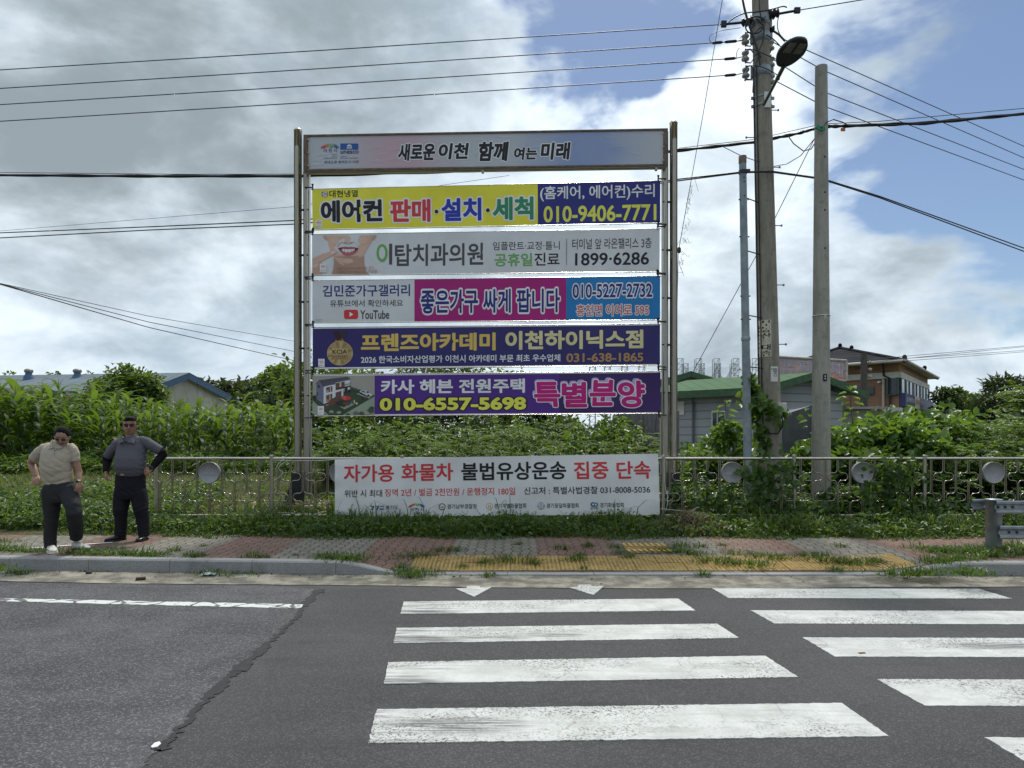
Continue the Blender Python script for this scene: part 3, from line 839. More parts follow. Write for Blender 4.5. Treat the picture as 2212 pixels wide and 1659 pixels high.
# rear shed
s2 = empty('prefab_shed', (P(1489, 945, 34).x, 34, 0.7), 'smaller grey shed with a green gable roof behind the long shed', 'shed')
A2 = P(1488.5, 811, 33); Lf = P(1440, 829, 33); Rt = P(1545, 829, 33); Lf.z = Rt.z
bk2 = Vector((6.0, 9, 0))
b = MB(); b.poly([Vector((Lf.x, 33, .5)), Vector((Rt.x, 33, .5)), Rt, A2, Lf]); b.quad(Vector((Rt.x, 33, .5)), Vector((Rt.x + 6, 42, .5)), Rt + bk2, Rt); b.build('wall', simple('rear_shed_wall', (.20, .20, .205), .7), s2)
b = MB(); o = Vector((0, -.3, .06)); e = Vector((.6, 0, -.19))
b.prism([Lf - e * 1 + o + Vector((-1.2 + .6, 0, -.38)), A2 + o, A2 + bk2 + o, Lf + bk2 + o], (0, 0, .09)); b.prism([A2 + o, Rt + o + e, Rt + bk2 + o + e, A2 + bk2 + o], (0, 0, .09))
b.build('roof', M['green_roof'], s2)
b = MB()
for a, c in ((Lf + o + Vector((-.6, -.04, -.19)), A2 + o + Vector((0, -.04, 0))), (A2 + o + Vector((0, -.04, 0)), Rt + o + e + Vector((0, -.04, 0)))):
    b.prism([a + Vector((0, 0, .12)), c + Vector((0, 0, .12)), c + Vector((0, 0, -.14)), a + Vector((0, 0, -.14))], (0, .03, 0))
b.build('fascia', M['green_trim'], s2)
b = MB(); c = P(1478, 837.5, 32.9); b.box(c, (0.55, .06, .13)); b.build('sign_strip', simple('red_strip', (.35, .03, .025)), s2)
# corrugated grey fence panel glimpsed under the lowest banner
b = MB()
for i in range(30):
    x = P(1330, 0, 20).x + i * 0.06
    b.quad((x, 20 + .03 * (i % 2), .5), (x + .06, 20 + .03 * ((i + 1) % 2), .5), (x + .06, 20 + .03 * ((i + 1) % 2), 2.35), (x, 20 + .03 * (i % 2), 2.35))
tag(b.build('corrugated_fence', simple('grey_corrugated', (.19, .18, .19), .6, .2)), 'weathered grey corrugated panel fence below the lowest banner', 'fence')

# grey tarpaulin shelter
b = MB()
o2 = [P(1686, 1000, 16), P(1690, 910, 16), P(1705, 892, 16), P(1752, 876, 16), P(1768, 880, 16), P(1800, 1000, 15.6)]
for i in range(len(o2) - 1):
    b.quad(o2[i], o2[i + 1], o2[i + 1] + Vector((.6, 2.6, 0)), o2[i] + Vector((.6, 2.6, 0)))
n_ = 14
fr = []
for i in range(n_ + 1):
    t = i / n_
    a = Vector(np.array([np.interp(t * 5, range(6), [q[k] for q in o2]) for k in range(3)]))
    fr.append((a, Vector((a.x, a.y - .05 * math.sin(i * 1.9), .2))))
for i in range(1, n_):
    b.add([fr[i][1], fr[i + 1][1], fr[i + 1][0], fr[i][0]], [(0, 1, 2, 3)], 0, True)
tag(b.build('tarpaulin_shelter', simple('dark_grey_tarpaulin', (.085, .09, .10), .5, 0, .2, 3)), 'dark grey tarpaulin shelter between the two concrete poles', 'tarpaulin')
b = MB(); c0, c1 = P(1795, 882, 24), P(1905, 884, 24)
b.box(((c0.x + c1.x) / 2, 24.6, 1.6), (c1.x - c0.x, 1.2, 1.9))
b.box(((c0.x + c1.x) / 2, 24.5, 2.6), (c1.x - c0.x + .12, 1.5, .08))
tag(b.build('flat_roof_shed', simple('pale_grey_render', (.36, .35, .34), .8)), 'low pale grey flat-roofed outbuilding above the shrubs', 'shed')

# billboard on posts
bb_ = empty('billboard', (P(1755, 800, 26).x, 26, 2.6), 'faded pink roadside billboard with large purple Korean letters', 'billboard')
q = [P(1668, 770, 26.4), P(1828, 779, 25.6), P(1828, 822.5, 25.6), P(1668, 816, 26.4)]
def m_bill():
    g = N('faded_pink_board'); f = g.noise(1.4, 5, .6)
    sp = g.n('ShaderNodeSeparateXYZ'); g.t.links.new(g.geo.outputs['Position'], sp.inputs[0])
    k = g.ramp(sp.outputs[2], 4.5, 3.7)
    c = g.mix(k, (.52, .38, .38), (.60, .28, .22))
    return g.surf(g.bsdf(g.mix(g.ramp(f, .4, .7, 0, .6), c, (.62, .45, .42)), .7))
b = MB(); b.prism(q, (0.02, .22, 0)); b.build('board', m_bill(), bb_)
b = MB()
for i in range(4):
    a, c = q[i] + Vector((0, -.03, 0)), q[(i + 1) % 4] + Vector((0, -.03, 0))
    b.tube([a, c], .045, 6)
b.build('frame', simple('pale_frame', (.42, .38, .36), .6), bb_)
for px in (1700, 1745, 1806.5):
    a = P(px, 820, 25.9); b = MB(); b.tube([a, Vector((a.x, a.y, .6))], .075, 8); b.build('post', M['zinc_pole'], bb_)

# brick building
M['tile'] = None
def m_tile():
    g = N('black_roof_tiles'); pos = g.geo.outputs['Position']
    br = g.n('ShaderNodeTexBrick'); br.offset = .5
    sp = g.n('ShaderNodeSeparateXYZ'); g.t.links.new(pos, sp.inputs[0]); cb = g.n('ShaderNodeCombineXYZ')
    g.set(cb.inputs[0], g.math('ADD', sp.outputs[0], g.math('MULTIPLY', sp.outputs[1], .6))); g.set(cb.inputs[1], g.math('MULTIPLY', sp.outputs[2], 2.2))
    g.t.links.new(cb.outputs[0], br.inputs['Vector']); br.inputs['Scale'].default_value = 1
    br.inputs['Brick Width'].default_value = .42; br.inputs['Row Height'].default_value = .46; br.inputs['Mortar Size'].default_value = .05
    g.set(br.inputs['Color1'], (.030, .031, .037)); g.set(br.inputs['Color2'], (.045, .046, .052)); g.set(br.inputs['Mortar'], (.012, .012, .014))
    return g.surf(g.bsdf(br.outputs['Color'], .95, 0, .06))
def m_brick(name, c1, c2, mo, w=.23, h=.08):
    g = N(name); pos = g.geo.outputs['Position']
    br = g.n('ShaderNodeTexBrick'); br.offset = .5
    sp = g.n('ShaderNodeSeparateXYZ'); g.t.links.new(pos, sp.inputs[0]); cb = g.n('ShaderNodeCombineXYZ')
    g.set(cb.inputs[0], g.math('SUBTRACT', sp.outputs[0], g.math('MULTIPLY', sp.outputs[1], .7))); g.set(cb.inputs[1], sp.outputs[2])
    g.t.links.new(cb.outputs[0], br.inputs['Vector']); br.inputs['Scale'].default_value = 1
    br.inputs['Brick Width'].default_value = w; br.inputs['Row Height'].default_value = h; br.inputs['Mortar Size'].default_value = .012
    g.set(br.inputs['Color1'], c1); g.set(br.inputs['Color2'], c2); g.set(br.inputs['Mortar'], mo)
    c = g.mix(g.ramp(g.noise(.8, 5, .6, vec=pos), .4, .75, 0, .35), br.outputs['Color'], tuple(x * .7 for x in c1))
    return g.surf(g.bsdf(c, .85))
M['tile'] = m_tile()
M['brick'] = m_brick('red_brick', (.33, .165, .095), (.26, .125, .075), (.24, .17, .12))
M['brick_top'] = m_brick('ochre_brick_band', (.36, .21, .11), (.20, .11, .06), (.22, .15, .09), .5, .16)
bd = empty('brick_building', (P(1900, 945, 42).x, 42, 0.6), 'two-storey orange brick building under a black tiled roof', 'building')
C = P(1942, 800, 40); Lb = P(1700, 800, 45); Rb = P(2004, 806, 50)
def at_z(v, z): return Vector((v.x, v.y, z))
zt, zb1, zb2, z0 = 5.85, 5.32, 4.98, .5
dl = (Lb - C).normalized(); dr = (Rb - C).normalized(); BK = Lb + (Rb - C)
b = MB()
for a, c in ((Lb, C), (C, Rb), (Rb, BK), (BK, Lb)):
    b.quad(at_z(a, z0), at_z(c, z0), at_z(c, zb2), at_z(a, zb2), 0)
    b.quad(at_z(a, zb1), at_z(c, zb1), at_z(c, zt), at_z(a, zt), 1)
b.build('wall', [M['brick'], M['brick_top']], bd)
b = MB(); n_l = Vector((-dl.y, dl.x, 0)); n_l = n_l if n_l.y < 0 else -n_l; n_r = Vector((dr.y, -dr.x, 0)); n_r = n_r if n_r.x > 0 else -n_r
b.prism([at_z(Lb, zb2) , at_z(C, zb2) , at_z(C, zb1), at_z(Lb, zb1)], n_l * .12); b.prism([at_z(C, zb2), at_z(Rb, zb2), at_z(Rb, zb1), at_z(C, zb1)], n_r * .12)
b.build('cornice_band', M['offwhite'], bd)
ctr = (C + BK) / 2
eo = [v + (v - ctr).normalized() * 1.1 for v in (Lb, C, Rb, BK)]
eo = [at_z(v, zt - .02) for v in eo]
rA = P(1814, 752, 46.5); rB = rA + (Rb - C) * .42; rB.z = rA.z
b = MB()
b.poly([eo[0], eo[1], rA]); b.poly([eo[1], eo[2], rB, rA]); b.poly([eo[2], eo[3], rB]); b.poly([eo[3], eo[0], rA, rB])
b.poly([eo[3], eo[2], eo[1], eo[0]], 1)
for i in range(4):
    a, c = eo[i], eo[(i + 1) % 4]
    b.tube([a + Vector((0, 0, .03)), c + Vector((0, 0, .03))], .09, 6, True, 1)
rf = b.build('roof', [M['tile'], M['offwhite']], bd)
b = MB()
for a, c in ((eo[0], rA), (eo[1], rA), (eo[2], rB), (rA, rB)):
    b.tube([a, c], .13, 7)
for p in (rA, eo[1].lerp(rA, .02), eo[1].lerp(rA, .80), eo[1].lerp(eo[2], .5), rB):
    b.ellipsoid(p + Vector((0, -.05, .16)), (.13, .13, .16), None, 8, 6)
b.build('ridge_tiles', M['tile'], bd)
def seg(a, d, n_out, t0, t1, za, zc, th=.08, off=.02):
    p, q_ = a + d * t0, a + d * t1
    return [at_z(p, za) + n_out * off, at_z(q_, za) + n_out * off, at_z(q_, zc) + n_out * off, at_z(p, zc) + n_out * off], n_out * th
def tl(px):  # distance along the left wall for a pixel column
    k = (px - CX) / F; return (k * C.y - C.x) / (dl.x - k * dl.y)
def tr_(px):
    k = (px - CX) / F; return (k * C.y - C.x) / (dr.x - k * dr.y)
b = MB(); b.prism(*seg(C, dl, n_l, tl(1889), tl(1844), 4.10, 4.55)); b.build('window', M['glass'], bd)
b = MB(); b.prism(*seg(C, dl, n_l, 0.05, tl(1919), 4.05, 5.0)); w = b.build('window', M['glass'], bd)
b = MB()
for t in (0.04, tl(1919)): b.prism(*seg(C, dl, n_l, t - .05, t + .05, 4.02, 5.0, .14))
b.prism(*seg(C, dl, n_l, 0, tl(1919), 4.0, 4.06, .14)); b.build('window_frame', simple('teal_frame', (.03, .075, .07), .4), w)
Ltot = (Rb - C).length
b = MB(); b.prism(*seg(C, dr, n_r, 0.08, Ltot - .1, 3.95, 4.98, .06)); w = b.build('window', simple('pale_window_glass', (.30, .36, .40), .12, 0, .2, .7, spec=.8), bd)
b = MB()
for i in range(9):
    t = .08 + (Ltot - .3) * i / 8
    b.prism(*seg(C, dr, n_r, t, t + (.55 if i in (1, 3, 5) else .2), 3.92, 5.0, .1))
b.build('window_frame', simple('dark_grey_frame', (.045, .05, .05), .5), w)
b = MB()
b.prism(*seg(C, dr, n_r, 0.05, Ltot * .30, 3.36, 4.12, .3), mi=0)
b.prism(*seg(C, dr, n_r, Ltot * .30, Ltot * .48, 3.36, 4.12, .3), mi=1)
b.prism(*seg(C, dr, n_r, Ltot * .48, Ltot * 1.04, 3.36, 4.12, .3), mi=0)
sgn = b.build('sign_board', [simple('navy_sign', (.035, .045, .14), .5), simple('cream_sign', (.55, .47, .36), .5)], bd)
b = MB(); a = C + dl * tl(1924); b.tube([at_z(a, .8) + n_l * .1, at_z(a, zb2) + n_l * .1, at_z(a + dl * .3, zb2 + .15) + n_l * .2, at_z(a + dl * .3, zt) + n_l * .3], .06, 8); b.build('downpipe', M['black'], bd)
b = MB(); a = C + dl * tl(1909.5); b.tube([at_z(a, .8) + n_l * .1, at_z(a, 4.95) + n_l * .1], .075, 8); b.build('downpipe', simple('pale_pipe', (.45, .40, .33)), bd)
b = MB(); a = C + dl * tl(1902); b.tube([at_z(a, 4.78), at_z(a, 4.78) + n_l * .3], .06, 8); b.build('camera', M['white'], bd)
b = MB(); b.prism(*seg(C, dl, n_l, -.2, 1.9, 2.7, 3.28, .5)); b.build('awning', M['offwhite'], bd)
# old timber service pole in front of it
b = MB(); a = P(1866, 764, 30); b.tube([Vector((a.x + .02, 30, .6)), Vector((a.x, 30, a.z))], [.17, .13], 9)
tp = tag(b.build('wooden_pole', M['wood']), 'weathered dark timber pole standing before the brick wall', 'pole')
b = MB()
for dz in (.15, .45, .75):
    b.lathe(a + Vector((.24, -.05, -.3 - dz)), [(.03, 0), (.08, .03), (.08, .1), (.03, .14)], 8); b.tube([a + Vector((0, 0, -.24 - dz)), a + Vector((.24, -.05, -.24 - dz))], .02, 6)
b.build('insulator_rack', M['porcelain'], tp)
# pale block and thin masts far right
b = MB(); p = P(1866, 872, 60); b.box((P(2098, 860, 70).x, 70, 3.6), (2.6, 3, 4.2)); b.box((P(2098, 860, 70).x, 70, 5.78), (2.8, 3.2, .16))
tag(b.build('low_building', M['offwhite']), 'distant pale low building between the dark trees', 'building')

# golf practice net towers
def lattice(b, base, h, w=.55):
    for sx in (-1, 1):
        for sy in (-1, 1):
            b.tube([base + Vector((sx * w / 2, sy * w / 2, 0)), base + Vector((sx * w / 2, sy * w / 2, h))], .05, 4, False, 0, False)
    k = int(h / .9)
    for i in range(k):
        z = i * h / k; z2 = (i + 1) * h / k
        b.tube([base + Vector((-w / 2, -w / 2, z)), base + Vector((w / 2, -w / 2, z2))], .035, 4, False, 0, False)
        b.tube([base + Vector((-w / 2, -w / 2, z2)), base + Vector((w / 2, -w / 2, z2))], .05, 4, False, 0, False)
M['mast'] = simple('grey_lattice_steel', (.30, .31, .33), .6, .1)
mt = []
tall = [1280, 1312, 1349, 1386, 1468.4, 1508, 1547, 1588, 1629]
short = [1481, 1516, 1550.5, 1583]
for px in tall:
    d = 118; t = P(px, 775 if px > 1400 else 782, d); b = MB(); lattice(b, Vector((t.x, d, 0.5)), t.z - .5, .95)
    o = b.build('net_mast', M['mast']); mt.append(t)
    tag(o, 'tall lattice mast holding up the golf practice net' if px > 1400 else 'lattice mast of the golf net seen between the two lowest banners', 'mast', 'tall net masts' if px > 1400 else 'net masts between banners')
ms = []
for px in short:
    d = 135; t = P(px, 785.5, d); b = MB(); lattice(b, Vector((t.x, d, 0.5)), t.z - .5, .85)
    tag(b.build('net_mast', M['mast']), 'shorter rear lattice mast behind the golf net', 'mast', 'short net masts'); ms.append(t)
def m_net(name='teal_netting', op=.5):
    g = N(name)
    a = g.bsdf((.05, .125, .12), .9, 0, .0); t = g.n('ShaderNodeBsdfTransparent'); mx = g.n('ShaderNodeMixShader')
    mx.inputs[0].default_value = op; g.t.links.new(t.outputs[0], mx.inputs[1]); g.t.links.new(a, mx.inputs[2])
    return g.surf(mx.outputs[0])
M['net'] = m_net(); M['net2'] = m_net('thin_netting', .16)
def net_panel(t0, t1, sag, drop, mat, name, label, grp):
    b = MB(); n = 14
    for i in range(n):
        a = []
        for k in (i, i + 1):
            u = k / n; top = t0.lerp(t1, u); s = 4 * u * (1 - u)
            a.append((Vector((top.x, top.y + .4, top.z - sag * s)), Vector((top.x, top.y + .4, top.z - drop[0] * (1 - u) - drop[1] * u - drop[2] * s))))
        b.quad(a[0][1], a[1][1], a[1][0], a[0][0])
    return tag(b.build(name, mat), label, 'net', grp)
for i in range(4, 8):
    net_panel(mt[i] - Vector((0, 0, .6)), mt[i + 1] - Vector((0, 0, .6)), .8, (9, 9, 0), M['net2'], 'golf_net', 'faint golf net stretched between tall masts', 'stretched golf nets')
for i in range(3):
    net_panel(ms[i] - Vector((0, 0, .3)), ms[i + 1] - Vector((0, 0, .3)) + Vector((0, 0, .6)), 2.6, (1.0 if i != 1 else 3, 1.2, 5.2), M['net'], 'golf_net', 'sagging teal golf net slung between the shorter masts', 'sagging golf nets')
# ------------------------------------------------------------------ lettering
TXT = bpy.data.objects.new('lettering_curve', bpy.data.curves.new('lettering_curve', 'FONT'))
TCACHE = {}
def text_prefetch(lines):
    """turn many lines into outlines in one go: loading the Korean glyphs is slow"""
    c = TXT.data; c.body = "\n".join(lines); c.size = 1; c.space_line = 3.0
    c.fill_mode = 'FRONT'; c.resolution_u = 4
    me = bpy.data.meshes.new_from_object(TXT)
    V = np.empty(len(me.vertices) * 3, np.float32); me.vertices.foreach_get('co', V); V = V.reshape(-1, 3).astype(float)
    me.calc_loop_triangles()
    T = np.empty(len(me.loop_triangles) * 3, np.int32); me.loop_triangles.foreach_get('vertices', T); T = T.reshape(-1, 3)
    bpy.data.meshes.remove(me)
    n = np.cross(V[T[:, 1]] - V[T[:, 0]], V[T[:, 2]] - V[T[:, 0]])[:, 2]
    T = np.where((n < 0)[:, None], T[:, ::-1], T)[np.abs(n) > 1e-10]
    row = np.round((.35 - V[:, 1]) / 3.0).astype(int)
    for i, s in enumerate(lines):
        Ti = T[row[T[:, 0]] == i]; used = np.unique(Ti); rm = np.zeros(len(V), int); rm[used] = np.arange(len(used))
        Vi = V[used].copy(); Vi[:, 1] += 3.0 * i
        TCACHE[s] = (Vi[:, :2], rm[Ti])
def text_geo(body, bold=0.0, shear=0.0, space=1.0):
    """lettering as (V, tris): x, y scaled to 0..1; strokes thickened by sloping rims, z 0..1 is that small relief"""
    if body not in TCACHE: text_prefetch([body])
    V, T = TCACHE[body]; V = V.copy(); V[:, 0] += V[:, 1] * shear
    w = bold * .5
    if w > 0:
        E_ = {}
        for t in T.tolist():
            for a, c in ((t[0], t[1]), (t[1], t[2]), (t[2], t[0])): E_[(a, c)] = E_.get((a, c), 0) + 1
        bd_ = np.array([e for e in E_ if (e[1], e[0]) not in E_])
        d = V[bd_[:, 1]] - V[bd_[:, 0]]; d /= np.linalg.norm(d, axis=1, keepdims=True) + 1e-12
        o = np.stack([d[:, 1], -d[:, 0]], 1) * w
        n0, m = len(V), len(bd_)
        VV = [V, V[bd_[:, 0]] + o, V[bd_[:, 1]] + o]; zz = [np.ones(n0), np.zeros(2 * m)]
        i = np.arange(m); A, B = n0 + i, n0 + m + i
        TT = [T, np.stack([bd_[:, 0], A, B], 1), np.stack([bd_[:, 0], B, bd_[:, 1]], 1)]
        nxt = {int(e[0]): k for k, e in enumerate(bd_)}; base = n0 + 2 * m; fv, ft = [], []
        for k, e in enumerate(bd_):
            q = nxt.get(int(e[1]))
            if q is None: continue
            cr = d[k, 0] * d[q, 1] - d[k, 1] * d[q, 0]; dt = d[k] @ d[q]
            ang = math.atan2(cr, dt)
            if ang < .1: continue
            ns = max(1, int(ang / .5)); c = V[e[1]]; prev = n0 + m + k; a0 = math.atan2(o[k, 1], o[k, 0])
            for j in range(1, ns + 1):
                if j == ns: cur = n0 + q
                else:
                    fv.append((c[0] + w * math.cos(a0 + ang * j / ns), c[1] + w * math.sin(a0 + ang * j / ns))); cur = base + len(fv) - 1
                ft.append((int(e[1]), prev, cur)); prev = cur
        if fv: VV.append(np.array(fv)); zz.append(np.zeros(len(fv)))
        if ft: TT.append(np.array(ft))
        V = np.concatenate(VV); T = np.concatenate(TT); Z_ = np.concatenate(zz)
    else: Z_ = np.zeros(len(V))
    lo, hi = V.min(0), V.max(0); text_geo.size = (hi[0] - lo[0], hi[1] - lo[1])
    return np.concatenate([(V - lo) / (hi - lo), Z_[:, None]], 1), T
text_prefetch(['(홈케어, 에어컨)수리', '0', '010-5227-2732', '010-6557-5698', '010-9406-7771', '031-638-1865', '1', '10', '1899·6286', '2', '2026 한국소비자산업평가 이천시 아카데미 부문 최초 우수업체', '2208', '4', '452', '5', '6', '63', 'ART', 'City of', 'Crafts and Folk Art', 'DH', 'Icheon', 'KCIA', 'KTA', 'L1', 'Member of', 'YouTube', 'the Creative Cities Network', 'unesco', '·', '경기개별화물협회', '경기남부경찰청', '경기도', '경기용달화물협회', '경기화물협회', '공휴일', '김민준가구갤러리', '단속', '대', '대월', '대한치과의사협회 의료 광고', '대현냉열', '동', '미래', '별', '부', '분', '불법유상운송', '산', '삼화페인트', '새로운', '설치', '세척', '신고처 : 특별사법경찰 031-8008-5036', '심의필 제210706-중-17928호', '양', '에어컨', '여는', '영광', '위반 시 최대', '유네스코 창의도시 이천', '유튜브에서 확인하세요', '이 천 시', '이천', '이천하이닉스점', '임플란트·교정·틀니', '자가용', '좋은가구 싸게 팝니다', '지게차', '진료', '집중', '징역 2년 / 벌금 2천만원 / 운행정지 180일', '철구사', '추가', '출', '카사 헤븐 전원주택', '탑치과의원', '터미널 앞 라온팰리스 3층', '특', '판매', '프렌즈아카데미', '한국소비자산업평가', '함께', '화물차', '흥천면 이여로 595'])
class Sheet:
    """a hanging rectangle given by its four corners in photograph pixels at a plane of its own"""
    def __init__(s, corners, depth, disp=None):
        s.c = corners; s.depth = depth; s.disp = disp or (lambda u, v: 0.0)
    def uv(s, px, py):
        tl, tr, br, bl = s.c
        u = (px - tl[0]) / (tr[0] - tl[0])
        t = tl[1] + (tr[1] - tl[1]) * u; m = bl[1] + (br[1] - bl[1]) * u
        return u, (py - t) / (m - t)
    def at(s, u, v, off=0.0):
        tl, tr, br, bl = s.c
        x = (tl[0] * (1 - u) + tr[0] * u) * (1 - v) + (bl[0] * (1 - u) + br[0] * u) * v
        y = (tl[1] * (1 - u) + tr[1] * u) * (1 - v) + (bl[1] * (1 - u) + br[1] * u) * v
        p = P(x, y, s.depth(x)); p.y -= s.disp(u, v) + off
        return p
    def mesh(s, name, cols, mats, nu=60, nv=10, parent=None, hem=None, off=0.0):
        """cols: [(u_end, material index)]"""
        us = sorted(set([i / nu for i in range(nu + 1)] + [c[0] for c in cols])); vs = [i / nv for i in range(nv + 1)]
        if hem is not None: vs = sorted(set(vs + [hem[0], 1 - hem[0]]))
        b = MB(); pts = [s.at(u, v, off) for v in vs for u in us]; fs, k = [], len(us)
        for j in range(len(vs) - 1):
            for i in range(k - 1):
                um = (us[i] + us[i + 1]) / 2
                mi = next(c[1] for c in cols if um <= c[0] + 1e-6)
                if hem is not None and (vs[j + 1] <= hem[0] + 1e-6 or vs[j] >= 1 - hem[0] - 1e-6): mi = hem[1]
                b.add([pts[j * k + i], pts[(j + 1) * k + i], pts[(j + 1) * k + i + 1], pts[j * k + i + 1]], [(0, 1, 2, 3)], mi, True)
        c = s.at(.5, .5)
        if parent is None:
            return b.build(name, mats, loc=c, fix=True)
        return b.build(name, mats, parent, fix=True)
    def text(s, parent, body, box, mat, conv, bold=0.0, outline=None, ow=0.06, off=0.0016, name='lettering', shear=0.0, space=1.0, extra=None):
        x0, x1, yt, yb = box
        u0, v0 = s.uv(*conv(x0, yt)); u1, _ = s.uv(*conv(x1, yt)); _, v1 = s.uv(*conv(x0, yb))
        Vs, Ts, ms, nb = [], [], [], 0
        layers = ([(outline, bold + ow, off)] if outline is not None else []) + [(mat, bold, off + (0.0012 if outline is not None else 0))]
        mats = []
        for m_, bo, of in layers:
            V, T = text_geo(body, bo, shear, space)
            ex = (bo - bold) * .5
            gx = gy = 0.0           # outline layers grow past the box by their own width
            if ex > 0:
                w_, h_ = text_geo.size
                gx = ex / (w_ - 2 * ex) * (u1 - u0); gy = ex / (h_ - 2 * ex) * (v1 - v0)
            for q in V:
                u = (u0 - gx) + (u1 - u0 + 2 * gx) * q[0]; v = (v1 + gy) - (v1 - v0 + 2 * gy) * q[1]
                p = s.at(u, v, of + 0.0005 * q[2]); Vs.append(p[:])
            Ts.append(T + nb); ms += [len(mats)] * len(T); nb += len(V); mats.append(m_)
        L = rootloc(parent)
        me = np_mesh(name, np.array(Vs) - np.array(L[:]), None, np.concatenate(Ts))
        if len(me.polygons) == len(ms): me.polygons.foreach_set('material_index', ms)
        return link_mesh(name, me, mats, parent)
    def shapes(s, parent, name, lst, conv, mats, off=0.004, step=0.0004):
        """flat printed shapes: list of (material key, [(x, y) ...]); later ones lie on top"""
        b = MB(); used = []
        for i, (mk, pts) in enumerate(lst):
            if mk not in used: used.append(mk)
            q = [s.at(*s.uv(*conv(*p)), off + step * i) for p in pts]
            b.poly(q, used.index(mk))
        bm_off = rootloc(parent)
        me = b.mesh(name, bm_off)
        bm = bmesh.new(); bm.from_mesh(me); bmesh.ops.triangulate(bm, faces=bm.faces[:]); bm.to_mesh(me); bm.free()
        return link_mesh(name, me, [M[k] for k in used], parent)
def ell(cx, cy, rx, ry, n=24, a0=0.0, rot=0.0):
    out = []
    for i in range(n):
        a = 2 * math.pi * i / n + a0; x, y = rx * math.cos(a), ry * math.sin(a)
        out.append((cx + x * math.cos(rot) - y * math.sin(rot), cy + x * math.sin(rot) + y * math.cos(rot)))
    return out
def rect(x0, y0, x1, y1): return [(x0, y0), (x1, y0), (x1, y1), (x0, y1)]
Z1 = lambda x, y: (608.3 + .4 * x, 243.3 + .4 * y)
Z2 = lambda x, y: (608.3 + .4 * x, 575.1 + .4 * y)
Z3 = lambda x, y: (663.6 + .375 * x, 962.2 + .375 * y)
for k, c in dict(yellow=(.80, .74, .055), navy=(.025, .028, .20), red=(.62, .05, .06), blue=(.02, .045, .40), green=(.03, .25, .12), black=(.014, .014, .02),
                 wht=(.78, .78, .79), lemon=(.78, .76, .10), leafgreen=(.15, .40, .10), dgrey=(.075, .075, .085), paleg=(.66, .67, .69), magenta=(.40, .012, .19),
                 cyan=(.015, .20, .50), salmon=(.60, .15, .14), ytred=(.62, .04, .05), gold=(.72, .50, .12), palegold=(.70, .62, .33), bronze=(.45, .26, .11),
                 deepnavy=(.032, .026, .145), purple=(.085, .025, .25), purple2=(.045, .018, .12), lilac=(.48, .40, .66), hotpink=(.52, .01, .20), skin=(.64, .43, .335),
                 skinm=(.675, .465, .365), skin2=(.55, .36, .275), skin3=(.45, .29, .22), skinl=(.70, .52, .43), lip=(.50, .13, .15), lip2=(.38, .08, .10), tooth=(.76, .77, .76), mouth=(.07, .02, .02), nail=(.74, .58, .55),
                 medal=(.42, .29, .13), medal2=(.30, .20, .085), medal3=(.55, .42, .19), ribbon=(.055, .012, .02), stampred=(.60, .25, .25), slate=(.095, .095, .13), slatel=(.14, .14, .18),
                 housew=(.66, .68, .74), housed=(.17, .18, .26), winb=(.14, .075, .06), deck=(.15, .065, .05), lawn=(.045, .075, .04), sage=(.30, .35, .27), taupe=(.38, .36, .32), shrubp=(.06, .09, .06), umb=(.58, .05, .05), shade=(.04, .035, .03), carw=(.55, .56, .60),
                 unblue=(.02, .09, .32), inkblue=(.025, .03, .14), orange=(.50, .20, .05), lime=(.30, .42, .06), sky=(.03, .14, .42), g1=(.03, .22, .14), goldring=(.52, .36, .10), hem=(.74, .74, .75)).items():
    M[k] = simple('print_' + k, tuple(min(.88, v * 1.06) for v in c), .45, 0, .06, 1.7, .10, 3.5, spec=.4)
